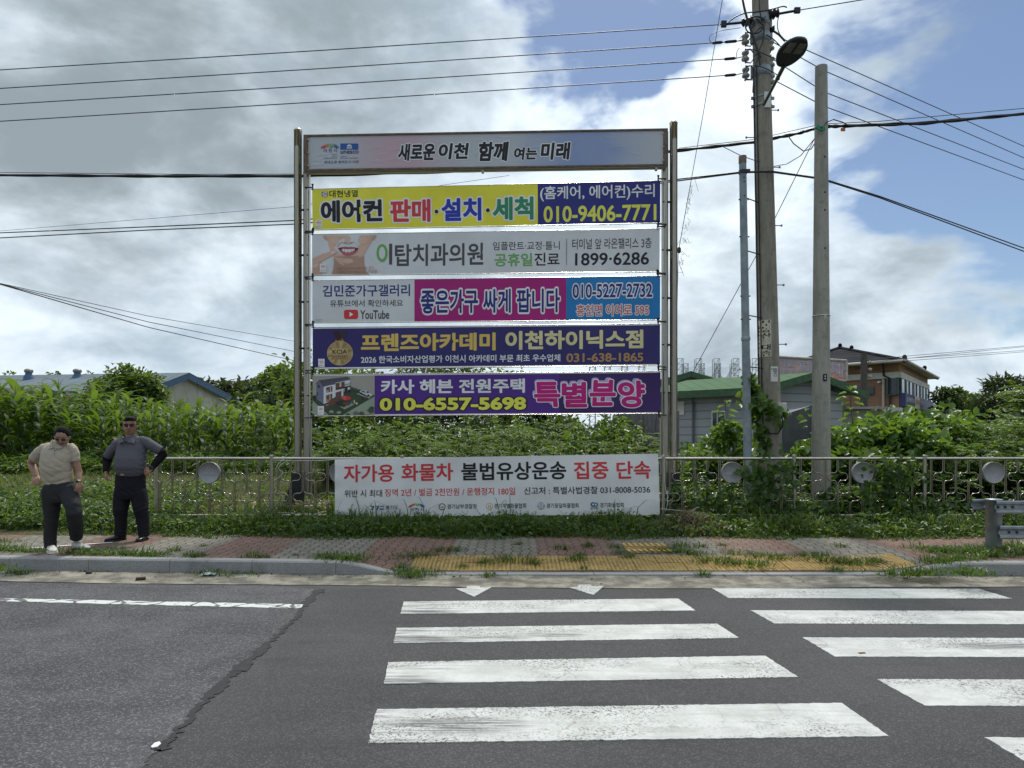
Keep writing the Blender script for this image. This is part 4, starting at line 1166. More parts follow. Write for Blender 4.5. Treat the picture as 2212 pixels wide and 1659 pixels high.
# ------------------------------------------------------------------ banner stand
DL, DR_, XL, XR = 12.30, 12.10, 640.0, 1462.0
dS = lambda px: 1.0 / (1 / DL + (px - XL) / (XR - XL) * (1 / DR_ - 1 / DL))
st = empty('banner_stand', (P(1050, 945, 12.2).x, 12.2, .45), 'tall stainless steel stand carrying five advertising banners', 'banner stand')
def post(px, top, w, nm='post', dy=0.0, mat='steel'):
    d = dS(px) + dy; t = P(px, top, d); r = w / 2 * d / F
    b = MB(); b.lathe((t.x, d, .55), [(r, 0), (r, t.z - .55 - .02), (r * 1.06, t.z - .55 - .02), (r * 1.06, t.z - .55), (r * .7, t.z - .55 + .025), (.005, t.z - .55 + .035)], 24)
    return b.build(nm, M[mat], st), t, d, r
for px, top, sgn_ in ((643.5, 281, 1), (1455, 265, -1)):
    o, t, d, r = post(px, top, 16.5)
    # long pressed groove cover with round ends on the front
    b = MB(); zb = 1.6 - (984 - 945) * d / F; zt = P(px, top + 40, d).z
    pr = []
    for i in range(9):
        a = math.pi * i / 8
        pr.append(Vector((t.x + .030 * math.cos(a), d - r * .92, zt + .03 * math.sin(a))))
    for i in range(9):
        a = math.pi + math.pi * i / 8
        pr.append(Vector((t.x + .030 * math.cos(a), d - r * .92, zb + .03 * math.sin(a))))
    b.prism(pr[::-1], (0, -r * .16, 0)); b.build('groove_cover', M['steel_dull'], st)
    # square inner upright
    xi = t.x + sgn_ * (r + .062); b = MB()
    b.box((xi, d + .10, (t.z - .12 + .6) / 2), (.105, .105, t.z - .12 - .6), None, 0, .012); b.build('inner_post', M['steel_dull'], st)
    # black flared foot on a plate
    b = MB(); zb = .47
    for k in (0, 1):
        ww = (.10, .27); hh = (1.02, zb)
    v0 = [(t.x - .085, d - .085), (t.x + .085, d - .085), (t.x + .085, d + .085), (t.x - .085, d + .085)]
    lv = [(.088, 1.0), (.088, .86), (.20, .52), (.20, zb)]
    vs = [(t.x + (sx * .088 if sx == sgn_ else sx * w_), d + sy * .09, z) for w_, z in lv for sx, sy in ((-1, -1), (1, -1), (1, 1), (-1, 1))]
    b.add(vs, [(i * 4 + j, i * 4 + (j + 1) % 4, (i + 1) * 4 + (j + 1) % 4, (i + 1) * 4 + j)[::-1] for i in range(3) for j in range(4)] + [(0, 1, 2, 3)])
    b.build('foot', M['blackpaint'], st, fix=True)
    b = MB(); b.box((t.x, d, .458), (.52, .42, .024), None, 0, .004)
    for sx in (-.2, .2):
        for sy in (-.15, .15): b.lathe((t.x + sx, d + sy, .47), [(.018, 0), (.018, .03), (.010, .03), (.010, .06)], 6)
    b.build('base_plate', M['rust'], st)
    b = MB(); b.box((t.x + sgn_ * .06, d, .27), (.85, .7, .35), None, 0, .02); b.build('footing', M['concrete'], st)
    # small thin stay down to the ground
    xs_ = P(672 if sgn_ > 0 else 1427, 905, dS(px)).x
    b = MB(); b.tube([(xs_, d, P(px, 903, d).z), (xs_, d, .4)], .018, 8); b.build('stay', M['steel_dull'], st)
# header panel
HC = [Z1(120, 122), Z1(2085, 87), Z1(2085, 288), Z1(122, 318)]
hs = Sheet(HC, lambda x: dS(x) - .09)
pn = MB()
c8 = [hs.at(u, v) for u, v in ((0, 0), (1, 0), (1, 1), (0, 1))]
pn.prism(c8, (0, .16, 0)); header = pn.build('header_panel', M['offwhite'], st)
b = MB()
for i in range(4):
    a, c = c8[i], c8[(i + 1) % 4]
    dv = (c - a).normalized(); w_ = .028
    inn = Vector((0, 0, -1)) if i == 0 else Vector((0, 0, 1)) if i == 2 else (Vector((-1, 0, 0)) if i == 1 else Vector((1, 0, 0)))
    b.prism([a, c, c + inn * w_, a + inn * w_] if i in (0, 2) else [a + dv * w_, c - dv * w_, c - dv * w_ + inn * .075, a + dv * w_ + inn * .075], (0, -.022, 0))
b.build('header_frame', M['rust'], header, fix=True)
b = MB()
for u in (.012, .988):
    for v in (.14, .5, .86): b.lathe(hs.at(u, v, .022), [(.018, 0), (.018, .008), (.008, .014)], 8, (0, -1, 0))
b.build('rivets', M['steel_dull'], header)
def m_water():
    g = N('watercolour_print'); pos = g.tc.outputs['Object']
    sp = g.n('ShaderNodeSeparateXYZ'); g.t.links.new(pos, sp.inputs[0])
    n_ = g.noise(1.1, 5, .55)
    nn = g.math('MULTIPLY', g.math('SUBTRACT', n_, .5), 1.6)
    base = (.50, .53, .57)
    pk = g.ramp(g.math('ADD', g.math('SUBTRACT', .95, g.math('ABSOLUTE', g.math('MULTIPLY', g.math('ADD', sp.outputs[0], 1.45), .85))), nn), -.15, 1.0)
    c = g.mix(pk, base, (.56, .40, .45))
    lowp = g.math('MULTIPLY', pk, g.ramp(sp.outputs[2], .0, -.35))
    c = g.mix(g.math('MULTIPLY', lowp, .8), c, (.50, .24, .25))
    bl = g.ramp(g.math('ADD', g.math('SUBTRACT', 1.0, g.math('ABSOLUTE', g.math('MULTIPLY', g.math('SUBTRACT', sp.outputs[0], 1.55), .75))), nn), -.1, 1.1)
    c = g.mix(g.math('MULTIPLY', bl, .95), c, (.26, .34, .58))
    sps = g.ramp(g.noise(9, 3, .6), .66, .69)
    c = g.mix(g.math('MULTIPLY', sps, .35), c, (.42, .32, .44))
    wr = g.noise(3.2, 4, .6, scl=(.5, 1, 1.6), dist=1.2)
    return g.surf(g.bsdf(c, .38, 0, .45, g.bump(g.ramp(wr, .55, .66), .35, .01)))
hin = [hs.at(u, v) for u, v in ((0, 0),)]
hp = Sheet([Z1(158, 134), Z1(2062, 99), Z1(2058, 278), Z1(160, 303)], lambda x: dS(x) - .094)
hsheet = hp.mesh('print', [(1, 0)], [m_water()], 20, 4, header)
for o_, ln in ((hsheet, 0),):
    pass
for w_, bx_, sh_ in (('새로운', (628, 830, 168, 262), .12), ('이천', (848, 1012, 166, 254), .12), ('함께', (1066, 1228, 158, 264), .12), ('여는', (1256, 1382, 188, 256), .1), ('미래', (1400, 1562, 162, 256), .1)):
    hp.text(header, w_, bx_, M['black'], Z1, .085, M['wht'], .10, .002, shear=sh_)
logo = []
logo.append(('unblue', rect(317, 167, 414, 200)))
logo += [('paleg', [(349, 194), (382, 194), (379, 190), (352, 190)]), ('paleg', [(353, 177), (365.5, 171), (378, 177), (378, 180), (353, 180)])]
for x in (354, 360, 366, 372, 376): logo.append(('paleg', rect(x, 180, x + 2.6, 190)))
for mk, cx_, cy_, rx, ry, ro in (('red', 218, 187, 9, 3, -.9), ('red', 231, 184, 11, 6.5, -.7), ('orange', 243, 177, 11, 6, -.4), ('orange', 248, 180, 6, 4.5, 0), ('lime', 259, 171, 6, 2.6, 0), ('leafgreen', 268, 179, 8, 4, 0), ('lime', 278, 175, 10, 6, .15), ('sky', 293, 183, 13, 7, .85), ('unblue', 305, 186, 8, 1.6, 1.0)):
    logo.append((mk, ell(cx_, cy_, rx, ry, 16, 0, ro)))
hp.shapes(header, 'logo', logo, Z1, M, .004)
for tx, bx_, mt_, bo in (('ART', (255, 281, 186.5, 192), 'dgrey', .01), ('이 천 시', (226, 298, 195.5, 215), 'inkblue', .03), ('unesco', (317, 416, 206, 223), 'inkblue', .05), ('Icheon', (270, 298, 223.5, 230), 'inkblue', .0), ('City of', (273, 298, 233, 241), 'inkblue', .0),
                      ('Crafts and Folk Art', (228, 298, 242, 250), 'inkblue', .0), ('Member of', (317, 354, 233, 240), 'inkblue', .0), ('the Creative Cities Network', (317, 413, 242, 250), 'inkblue', .0), ('유네스코 창의도시 이천', (228, 415, 260, 276), 'inkblue', .035)):
    hp.text(header, tx, bx_, M[mt_], Z1, bo)
# tensioning rod below the header
b = MB(); a, c = P(655, 371.5, dS(655) - .05), P(1437, 360, dS(1437) - .05)
b.tube([a, c], .022, 8)
for u in (.5, .975): p = a.lerp(c, u); b.box(p + Vector((0, 0, -.02)), (.04, .06, .09))
b.build('rod', M['steel_dull'], st)

# the five banners
Bn = [([Z1(165, 415), Z1(2045, 370), Z1(2045, 593), Z1(168, 630)], Z1), ([Z1(165, 660), Z1(2042, 628), Z2(2040, 27), Z2(165, 47)], Z1),
      ([Z2(167, 80), Z2(2044, 55), Z2(2044, 287), Z2(167, 303)], Z2), ([Z2(168, 333), Z2(2044, 313), Z2(2044, 533), Z2(168, 552)], Z2), ([Z2(167, 588), Z2(2047, 570), Z2(2048, 793), Z2(167, 807)], Z2)]
def wav(k):
    return lambda u, v: .010 * math.sin(u * 13 + k) * math.sin(v * 3.1) + .003 * math.sin(u * 47 + k * 2 + v * 4)
SH = [Sheet(c, lambda x: dS(x) - .06, wav(i)) for i, (c, _) in enumerate(Bn)]
# brackets, rods and clamps belong to the stand
for i, s in enumerate(SH):
    for u, sg in ((-.020, -1), (1.016, 1)):
        a, c = s.at(u, -.06), s.at(u, 1.06); b = MB()
        b.box((a + c) / 2 + Vector((0, .03, 0)), (.055, .05, (a - c).length), None, 0, .006); b.build('bracket', M['steel_dull'], st)
        b = MB()
        for v in (-.05, 1.05):
            p = s.at(u, v); b.box(p + Vector((-sg * .07, -.01, 0)), (.15, .035, .014)); b.lathe(p + Vector((-sg * .13, -.01, -.035)), [(.012, 0), (.012, .075), (.02, .075), (.02, .095)], 8)
        p = s.at(u, .5); b.lathe(p + Vector((-sg * .03, 0, 0)), [(.014, 0), (.014, .03)], 8, (-sg, 0, 0)); b.lathe(p + Vector((sg * .03, .02, 0)), [(.02, 0), (.02, .07)], 8, (sg, 0, 0))
        b.build('clamp', M['blackpaint'], st)
    b = MB()
    for v in (-.012, 1.012):
        b.tube([s.at(-.004, v, -.012), s.at(1.004, v, -.012)], .009, 6)
    b.build('rod', M['steel'], st)
def banner(i, label, cols, mats, hem=None):
    o = SH[i].mesh('banner', cols, [M[k] for k in mats] , 60, 8, None, hem)
    return tag(o, label, 'banner', 'advertising banners on the stand')
def stamp(i, o, x, y, conv):
    SH[i].shapes(o, 'stamp', [('wht', rect(x, y, x + 34, y + 44)), ('stampred', ell(x + 17, y + 16, 11.5, 11.5, 20)), ('wht', ell(x + 17, y + 16, 10, 10, 20)), ('stampred', rect(x + 8, y + 12, x + 26, y + 20)), ('wht', rect(x + 9, y + 14, x + 25, y + 15.5)),
                              ('paleg', rect(x + 3, y + 32, x + 30, y + 33)), ('dgrey', rect(x + 3, y + 35, x + 28, y + 36)), ('dgrey', rect(x + 3, y + 39, x + 14, y + 40))], conv, M, .004)
u_ = lambda i, x: SH[i].uv(*Bn[i][1](x, 300))[0]
# 1 yellow
o = banner(0, 'yellow and navy air conditioner banner, topmost of the five', [(u_(0, 1383), 0), (1, 1)], ['yellow', 'navy'])
T0 = lambda *a, **k: SH[0].text(o, *a, **k)
T0('대현냉열', (258, 412, 420, 459), M['black'], Z1, .035)
SH[0].shapes(o, 'logo', [('inkblue', ell(233, 440, 17.5, 17.5)), ('wht', ell(233, 440, 15.5, 15.5))], Z1, M, .004)
T0('DH', (221, 246, 431, 450), M['inkblue'], Z1, .01, off=.0065)
T0('에어컨', (210, 543, 475, 596), M['black'], Z1, .085, M['wht'], .13)
T0('판매', (585, 803, 470, 594), M['red'], Z1, .08, M['wht'], .13)
T0('설치', (862, 1078, 463, 588), M['blue'], Z1, .08, M['wht'], .13)
T0('세척', (1139, 1360, 457, 583), M['green'], Z1, .08, M['wht'], .13)
SH[0].shapes(o, 'lettering', [('wht', ell(835, 534, 15, 15)), ('black', ell(835, 534, 11, 11)), ('wht', ell(1113, 528, 15, 15)), ('black', ell(1113, 528, 11, 11))], Z1, M, .0045)
T0('(홈케어, 에어컨)수리', (1396, 2015, 398, 481), M['wht'], Z1, .03)
T0('010-9406-7771', (1414, 2024, 506, 594), M['lemon'], Z1, .045)
stamp(0, o, 182, 578, Z1)
# 2 dental
o = banner(1, 'pale grey dental clinic banner with a smiling mouth picture', [(1, 0)], ['paleg'])
T1 = lambda *a, **k: SH[1].text(o, *a, **k)
ZF = lambda x, y: ((1200 + x * .13562) / 1.80832, (900 + y * .13562) / 1.80832)
face = [('skin2', [(445, 150), (590, 150), (590, 300), (520, 270), (470, 215)]), ('skin2', [(1850, 140), (2000, 135), (1985, 210), (1930, 285), (1840, 310)]), ('skin3', [(1815, 320), (1855, 320), (1790, 450), (1780, 440)]),
        ('skin3', [(770, 760), (1640, 730), (1650, 960), (1700, 1190), (1800, 1275), (700, 1278), (750, 1130), (775, 950)]),
        ('skin', [(565, 150), (1855, 140), (1830, 320), (1775, 470), (1660, 690), (1500, 880), (1390, 970), (1250, 1038), (1100, 1034), (950, 972), (805, 830), (735, 730), (670, 600), (615, 430), (582, 270)]),
        ('skinm', ell(790, 290, 130, 110)), ('skinm', ell(1600, 290, 130, 110)), ('skinm', ell(1160, 240, 80, 110)), ('skinm', ell(1180, 890, 150, 70)),
        ('skin2', [(880, 420), (1000, 330), (1010, 345), (905, 450), (860, 500)]), ('skin2', [(1350, 340), (1480, 420), (1540, 470), (1500, 450)]),
        ('skin2', [(1005, 310), (1040, 350), (1130, 365), (1180, 385), (1240, 365), (1330, 345), (1370, 300), (1340, 360), (1250, 390), (1180, 405), (1110, 385), (1030, 365)]), ('skin3', ell(1085, 355, 45, 14)), ('skin3', ell(1275, 352, 45, 14)),
        ('lip', [(885, 515), (1000, 485), (1120, 475), (1185, 488), (1260, 475), (1390, 490), (1490, 520), (1430, 620), (1350, 690), (1190, 740), (1060, 710), (960, 620)]),
        ('mouth', [(890, 520), (1000, 515), (1190, 545), (1380, 520), (1488, 523), (1400, 590), (1300, 630), (1180, 645), (1070, 620), (980, 580)]), ('lip2', [(960, 500), (1185, 505), (1400, 503), (1380, 528), (1185, 548), (1000, 528)])]
for x0, x1, ya, yb_ in ((1005, 1035, 540, 590), (1030, 1088, 540, 615), (1090, 1180, 545, 640), (1185, 1265, 545, 640), (1270, 1325, 540, 622), (1328, 1372, 535, 595)):
    face.append(('tooth', [(x0 + 6, ya), (x1 - 6, ya), (x1, (ya + yb_) / 2), (x1 - 8, yb_), (x0 + 8, yb_), (x0, (ya + yb_) / 2)]))
face += [('skin2', [(155, 985), (310, 935), (400, 922), (450, 950), (440, 1060), (360, 1120), (380, 1180), (440, 1260), (460, 1282), (155, 1285)]), ('skin', [(155, 820), (300, 750), (430, 690), (560, 650), (690, 612), (800, 598), (838, 620), (835, 655), (790, 685), (720, 735), (580, 810), (430, 890), (310, 945), (155, 985)]),
         ('nail', [(690, 625), (800, 598), (836, 622), (825, 655), (715, 695)]), ('skin3', [(320, 1115), (420, 1095), (425, 1105), (330, 1130)]), ('skinl', [(160, 1000), (300, 960), (350, 1000), (250, 1060), (160, 1080)])]
SH[1].shapes(o, 'picture', face, ZF, M, .003, .00025)
SH[1].shapes(o, 'lettering', [('leafgreen', ell(543, 758, 30, 49)), ('paleg', ell(543, 758, 17, 33)), ('dgrey', rect(581, 708, 597, 820)), ('dgrey', rect(1538.5, 680, 1541, 824))], Z1, M, .004)
T1('탑치과의원', (612, 1090, 710, 830), M['dgrey'], Z1, .04)
T1('임플란트·교정·틀니', (1142, 1503, 699, 744), M['black'], Z1, .01)
T1('공휴일', (1150, 1355, 761, 832), M['leafgreen'], Z1, .045)
T1('진료', (1366, 1502, 757, 826), M['black'], Z1, .03)
T1('터미널 앞 라온팰리스 3층', (1570, 1998, 681, 738), M['dgrey'], Z1, .02)
T1('1899·6286', (1586, 1985, 758, 826), M['black'], Z1, .035)
T1('대한치과의사협회 의료 광고', (300, 502, 832, 849), M['skin3'], Z1, .012, off=.016)
T1('심의필 제210706-중-17928호', (302, 518, 850, 868), M['skin3'], Z1, .012, off=.016)
SH[1].shapes(o, 'stamp', [('wht', rect(208, 817, 242, 864)), ('stampred', ell(225, 832, 11.5, 11.5, 20)), ('wht', ell(225, 832, 10, 10, 20)), ('stampred', rect(217, 828, 233, 836)), ('dgrey', rect(211, 851, 237, 852)), ('dgrey', rect(211, 856, 237, 857))], Z1, M, .015)
# 3 furniture
o = banner(2, 'white, magenta and blue furniture shop banner with a red video logo', [(u_(2, 717), 0), (u_(2, 1537), 1), (1, 2)], ['paleg', 'magenta', 'cyan'])
T2 = lambda *a, **k: SH[2].text(o, *a, **k)
T2('김민준가구갤러리', (222, 693, 103, 166), M['navy'], Z2, .035)
T2('유튜브에서 확인하세요', (262, 655, 183, 220), M['black'], Z2, .015)
rr = [(337 + r_[0], 235 + r_[1]) for r_ in [(10, 0), (66, 0), (74, 4), (76, 12), (76, 38), (74, 46), (66, 50), (10, 50), (2, 46), (0, 38), (0, 12), (2, 4)]]
SH[2].shapes(o, 'logo', [('ytred', rr), ('wht', [(367, 247), (388, 260), (367, 273)])], Z2, M, .004)
T2('YouTube', (425, 581, 238, 286), M['dgrey'], Z2, .05)
T2('좋은가구 싸게 팝니다', (752, 1503, 128, 256), M['navy'], Z2, .05, M['wht'], .15)
T2('010-5227-2732', (1572, 2001, 97, 172), M['navy'], Z2, .04, M['wht'], .14)
T2('흥천면 이여로 595', (1592, 1983, 207, 270), M['salmon'], Z2, .035, M['wht'], .13)
SH[2].shapes(o, 'stamp', [('paleg', rect(180, 284, 222, 299)), ('dgrey', rect(182, 287, 220, 288)), ('dgrey', rect(182, 292, 214, 293))], Z2, M, .004)
# 4 academy
o = banner(3, 'dark navy banner with gold letters and a bronze medal', [(1, 0)], ['deepnavy', 'hem'], (.022, 1))
T3 = lambda *a, **k: SH[3].text(o, *a, **k)
ZM = lambda x, y: ((1230 + x * .09643) / 1.80832, (1280 + y * .09643) / 1.80832)
med = [('shade', [(1060, 150), (1300, 150), (1150, 480), (1040, 400)]), ('ribbon', [(720, 150), (960, 150), (1110, 540), (890, 540)]), ('medal2', [(790, 600), (830, 500), (900, 470), (1040, 400), (1130, 460), (1200, 570)]), ('ribbon', [(850, 380), (1040, 400), (1105, 545), (885, 545)]), ('medal3', ell(1015, 1035, 525, 495, 40)), ('medal', ell(1015, 1030, 505, 475, 40))]
for k in range(16):
    a0, a1 = k / 16 * 2 * math.pi, (k + .55) / 16 * 2 * math.pi
    med.append((('medal3', 'medal2', 'bronze', 'medal2')[k % 4], [(1015, 1030)] + [(1015 + 495 * math.cos(a0 + (a1 - a0) * q / 3), 1030 + 465 * math.sin(a0 + (a1 - a0) * q / 3)) for q in range(4)]))
med += [('medal3', rect(690, 840, 1330, 1095)), ('medal2', rect(690, 1100, 1330, 1115)), ('medal', rect(690, 1120, 1330, 1220)), ('medal2', rect(680, 1235, 1340, 1260)), ('medal2', [(1210, 850), (1250, 850), (1330, 950), (1300, 960)])]
SH[3].shapes(o, 'picture', med, ZM, M, .003, .0003)
T3('KCIA', (275, 353, 451, 474), M['shade'], Z2, .05, off=.012)
T3('한국소비자산업평가', (272, 356, 484, 492), M['shade'], Z2, .01, off=.012)
T3('프렌즈아카데미', (428, 1156, 365, 462), M['gold'], Z2, .075)
T3('이천하이닉스점', (1208, 1953, 350, 452), M['palegold'], Z2, .075)
T3('2026 한국소비자산업평가 이천시 아카데미 부문 최초 우수업체', (428, 1505, 485, 525), M['wht'], Z2, .035)
T3('031-638-1865', (1538, 1953, 471, 519), M['bronze'], Z2, .05)
stamp(3, o, 198, 500, Z2)
# 5 houses
o = banner(4, 'purple country house banner with a white villa picture, lowest of the five', [(u_(4, 502), 0), (u_(4, 1500), 1), (1, 2)], ['taupe', 'purple', 'purple2', 'hem'], (.022, 3))
T4 = lambda *a, **k: SH[4].text(o, *a, **k)
ZH = lambda x, y: ((1210 + x * .1311) / 1.80832, (1420 + y * .1311) / 1.80832)
hs_ = [('sage', [(80, 1180), (200, 1200), (580, 1540), (80, 1540)]), ('sage', [(975, 1540), (1920, 985), (1925, 1540)]), ('shade', [(80, 960), (190, 940), (200, 1060), (90, 1100)]),
       ('lawn', [(90, 1100), (200, 1060), (430, 1200), (1200, 720), (1500, 830), (1920, 940), (1920, 985), (975, 1540), (580, 1540), (250, 1265)]), ('deck', [(430, 1210), (1030, 860), (1240, 870), (1410, 920), (500, 1320)]),
       ('housed', [(190, 600), (310, 510), (410, 690), (410, 1200), (200, 1060)]), ('housew', [(410, 690), (770, 610), (770, 575), (1200, 490), (1200, 870), (1030, 880), (920, 1030), (410, 1205)]),
       ('slate', [(300, 495), (1135, 390), (1220, 468), (750, 570), (750, 630), (430, 690)]), ('shade', [(180, 600), (300, 490), (430, 690), (415, 700), (300, 520), (195, 610)])]
for k in range(11): hs_.append(('slatel', [(360 + k * 76, 488 - k * 9.5), (372 + k * 76, 487 - k * 9.5), (480 + k * 66, 675 - k * 20), (466 + k * 66, 678 - k * 20)] if k < 5 else [(360 + k * 76, 488 - k * 9.5), (372 + k * 76, 487 - k * 9.5), (465 + k * 72, 636 - k * 15), (452 + k * 72, 638 - k * 15)]))
hs_ += [('winb', [(485, 715), (672, 672), (672, 830), (485, 880)]), ('winb', [(485, 945), (672, 895), (672, 1100), (485, 1150)]), ('winb', [(770, 590), (1038, 538), (1038, 690), (770, 745)]), ('shade', [(770, 745), (1230, 655), (1230, 690), (770, 795)]), ('winb', [(770, 865), (1010, 790), (1010, 985), (770, 1065)]), ('shade', [(1035, 740), (1130, 710), (1120, 880), (1035, 900)]),
        ('skinl', [(890, 570), (940, 560), (940, 690), (890, 700)]), ('skinl', [(600, 700), (625, 695), (625, 840), (600, 846)]), ('skinl', [(590, 930), (610, 925), (610, 1100), (590, 1105)]), ('housew', [(945, 815), (1000, 800), (1000, 960), (945, 975)]), ('taupe', [(500, 800), (560, 780), (560, 860), (500, 870)]), ('bronze', [(490, 1080), (560, 1060), (560, 1125), (490, 1145)]),
        ('shade', [(240, 630), (295, 650), (295, 730), (240, 705)]), ('shade', [(210, 850), (235, 860), (235, 960), (210, 950)])]
for k in range(5): hs_.append(('shade', [(1045 + k * 36, 632 - k * 9), (1052 + k * 36, 630 - k * 9), (1052 + k * 36, 680 - k * 8), (1045 + k * 36, 682 - k * 8)]))
hs_ += [('shade', [(1040, 625), (1228, 583), (1228, 592), (1040, 635)]), ('taupe', [(1390, 900), (1460, 880), (1820, 1010), (1760, 1050)]), ('sage', [(905, 1290), (1230, 1180), (1330, 1220), (1040, 1370)]), ('shade', ell(960, 1180, 190, 75)), ('deck', ell(1100, 1200, 120, 60)), ('shade', ell(1010, 1260, 60, 40)),
        ('umb', [(920, 1030), (960, 990), (1060, 965), (1180, 975), (1250, 1030), (1200, 1075), (1090, 1095), (980, 1080)]), ('salmon', [(960, 990), (1060, 965), (1085, 970), (1080, 1092), (1040, 1090)]), ('sky', [(1225, 1120), (1280, 1100), (1290, 1180), (1240, 1180)]), ('gold', [(1310, 1090), (1345, 1080), (1360, 1190), (1310, 1180)]), ('wht', ell(1400, 1190, 28, 28, 10)), ('black', ell(520, 1190, 30, 22, 10)), ('wht', ell(505, 1240, 14, 10, 8)), ('wht', ell(545, 1225, 12, 9, 8)), ('black', ell(1180, 830, 28, 48, 10)),
        ('shade', [(1420, 870), (1500, 850), (1760, 985), (1700, 990)]), ('carw', [(1490, 820), (1560, 795), (1700, 800), (1780, 860), (1880, 920), (1860, 970), (1790, 985), (1700, 960), (1560, 905), (1490, 860)]), ('black', [(1530, 820), (1600, 810), (1680, 870), (1560, 845)]), ('black', [(1690, 830), (1740, 830), (1780, 868), (1700, 880)]), ('black', ell(1525, 885, 30, 28, 12)), ('black', ell(1750, 955, 34, 30, 12))]
for cx_, cy_, r1, mk in ((1260, 740, 55, 'shrubp'), (1360, 770, 60, 'shrubp'), (1470, 800, 50, 'lawn'), (1600, 1040, 70, 'shade'), (1680, 1040, 60, 'shrubp'), (1520, 1130, 60, 'lawn'), (560, 1400, 60, 'lawn'), (650, 1440, 70, 'sage'), (740, 1500, 80, 'shrubp'), (880, 1460, 70, 'sage'), (590, 1490, 60, 'shrubp'), (1390, 1480, 90, 'slatel'), (1560, 1490, 90, 'shrubp'), (1700, 1470, 90, 'sage'), (1830, 1400, 110, 'shrubp'), (1850, 1330, 80, 'lawn'), (1140, 1520, 60, 'shrubp')):
    hs_.append((mk, [(cx_ + r1 * (1 + .25 * math.sin(k * 2.7 + cx_)) * math.cos(k * .45), cy_ + .62 * r1 * (1 + .25 * math.cos(k * 3.1)) * math.sin(k * .45)) for k in range(14)]))
SH[4].shapes(o, 'picture', [(m_, [(min(max(x, 78), 1925), min(max(y, 372), 1545)) for x, y in p]) for m_, p in hs_], ZH, M, .003, .0002)
T4('카사 헤븐 전원주택', (536, 1314, 613, 690), M['wht'], Z2, .065)
T4('010-6557-5698', (530, 1320, 712, 781), M['lemon'], Z2, .085, M['black'], .13)
for ch, bx_, sh_ in (('특', (1362, 1505, 624, 762), -.06), ('별', (1512, 1650, 626, 764), .0), ('분', (1662, 1805, 614, 756), .05), ('양', (1815, 1963, 618, 764), -.03)):
    T4(ch, bx_, M['hotpink'], Z2, .075, M['wht'], .06, shear=sh_, off=.003)
    T4(ch, (bx_[0] - 8, bx_[1] - 8, bx_[2] - 12, bx_[3] - 12), M['lilac'], Z2, .20, off=.0016, shear=sh_)
SH[4].shapes(o, 'stamp', [('wht', rect(196, 755, 230, 802)), ('stampred', ell(213, 771, 12, 12, 20)), ('wht', ell(213, 771, 10.5, 10.5, 20)), ('stampred', rect(205, 767, 221, 775)), ('dgrey', rect(199, 789, 226, 790)), ('dgrey', rect(199, 795, 212, 796))], Z2, M, .018)

# ------------------------------------------------------------------ roadside railing
FD = 11.4
fx = lambda px: (px - CX) * FD / F
ra = empty('railing', (1.5, FD, .15), 'long stainless steel railing of looped bars with round grey plaques', 'railing')
ZT, ZB = P(0, 990.5, FD).z, P(0, 1113, FD).z
PX = [fx(338), -3.879, -1.772, .335, 2.442, 4.549, 6.656, 8.763, 10.87]
b0 = None
for i, x in enumerate(PX):
    b = MB(); lean = .02 if i == 5 else 0
    b.tube([(x + lean, FD, .05), (x, FD, ZT + .045)], .031, 12); b.lathe((x, FD, ZT + .045), [(.034, 0), (.034, .012), (.01, .016)], 12)
    b.build('post', M['steel_dull'], ra)
    if i < len(PX) - 1:
        x2 = PX[i + 1]
        b = MB(); b.tube([(x + .028, FD, ZT), (x2 - .028, FD, ZT)], .0235, 12); b.build('top_rail', M['steel'], ra)
        b = MB(); b.tube([(x + .028, FD, ZB), (x2 - .028, FD, ZB)], .0175, 10); b.build('bottom_rail', M['steel'], ra)
def bar_path(zc, sgn_, z0, z1):
    g_, h_, w_, rc = .0115, .061, .160, .050
    pts = [(g_, z1), (g_, zc + h_ + rc)]
    for k in range(1, 6): a = math.pi / 2 * k / 6; pts.append((g_ + rc - rc * math.cos(a), zc + h_ + rc - rc * math.sin(a)))
    pts.append((g_ + rc, zc + h_)); pts.append((w_ - h_, zc + h_))
    for k in range(1, 10): a = math.pi / 2 - math.pi * k / 10; pts.append((w_ - h_ + h_ * math.cos(a), zc + h_ * math.sin(a)))
    pts.append((w_ - h_, zc - h_)); pts.append((g_ + rc, zc - h_))
    for k in range(1, 6): a = math.pi / 2 * k / 6; pts.append((g_ + rc - rc * math.sin(a), zc - h_ - rc + rc * math.cos(a)))
    pts += [(g_, zc - h_ - rc), (g_, z0)]
    return [(sgn_ * x, 0, z) for x, z in pts]
zU, zL = P(0, 1030, FD).z, P(0, 1074, FD).z
meshes = {}
for key, zc in (('u', zU), ('l', zL)):
    b = MB()
    for s_ in (-1, 1): b.tube(bar_path(zc, s_, ZB, ZT), .0088, 8)
    meshes[key] = b.mesh('bar')
b = MB()
for s_ in (-.0115, .0115): b.tube([(s_, 0, ZB), (s_, 0, zU - .12)], .0088, 8)
meshes['d'] = b.mesh('bar')
b = MB(); hw = .155; h_ = .061
ov_ = []
for k in range(11): a = -math.pi / 2 + math.pi * k / 10; ov_.append((hw - h_ + h_ * math.cos(a), 0, zL + h_ * math.sin(a)))
for k in range(11): a = math.pi / 2 + math.pi * k / 10; ov_.append((-hw + h_ + h_ * math.cos(a), 0, zL + h_ * math.sin(a)))
b.tube(ov_ + [ov_[0]], .0088, 8, False); meshes['o'] = b.mesh('bar')
M['bar_steel'] = m_steel('dull_bar_steel', (.36, .325, .27), .24)
for m_ in meshes.values(): m_.materials.append(M['bar_steel'])
def addbar(key, x):
    o = bpy.data.objects.new('bar', meshes[key]); COL.objects.link(o); o.parent = ra; o.location = Vector((x, FD, 0)) - ra.location
M['plaque'] = simple('grey_plaque', (.30, .305, .325), .55, 0, .10, 8)
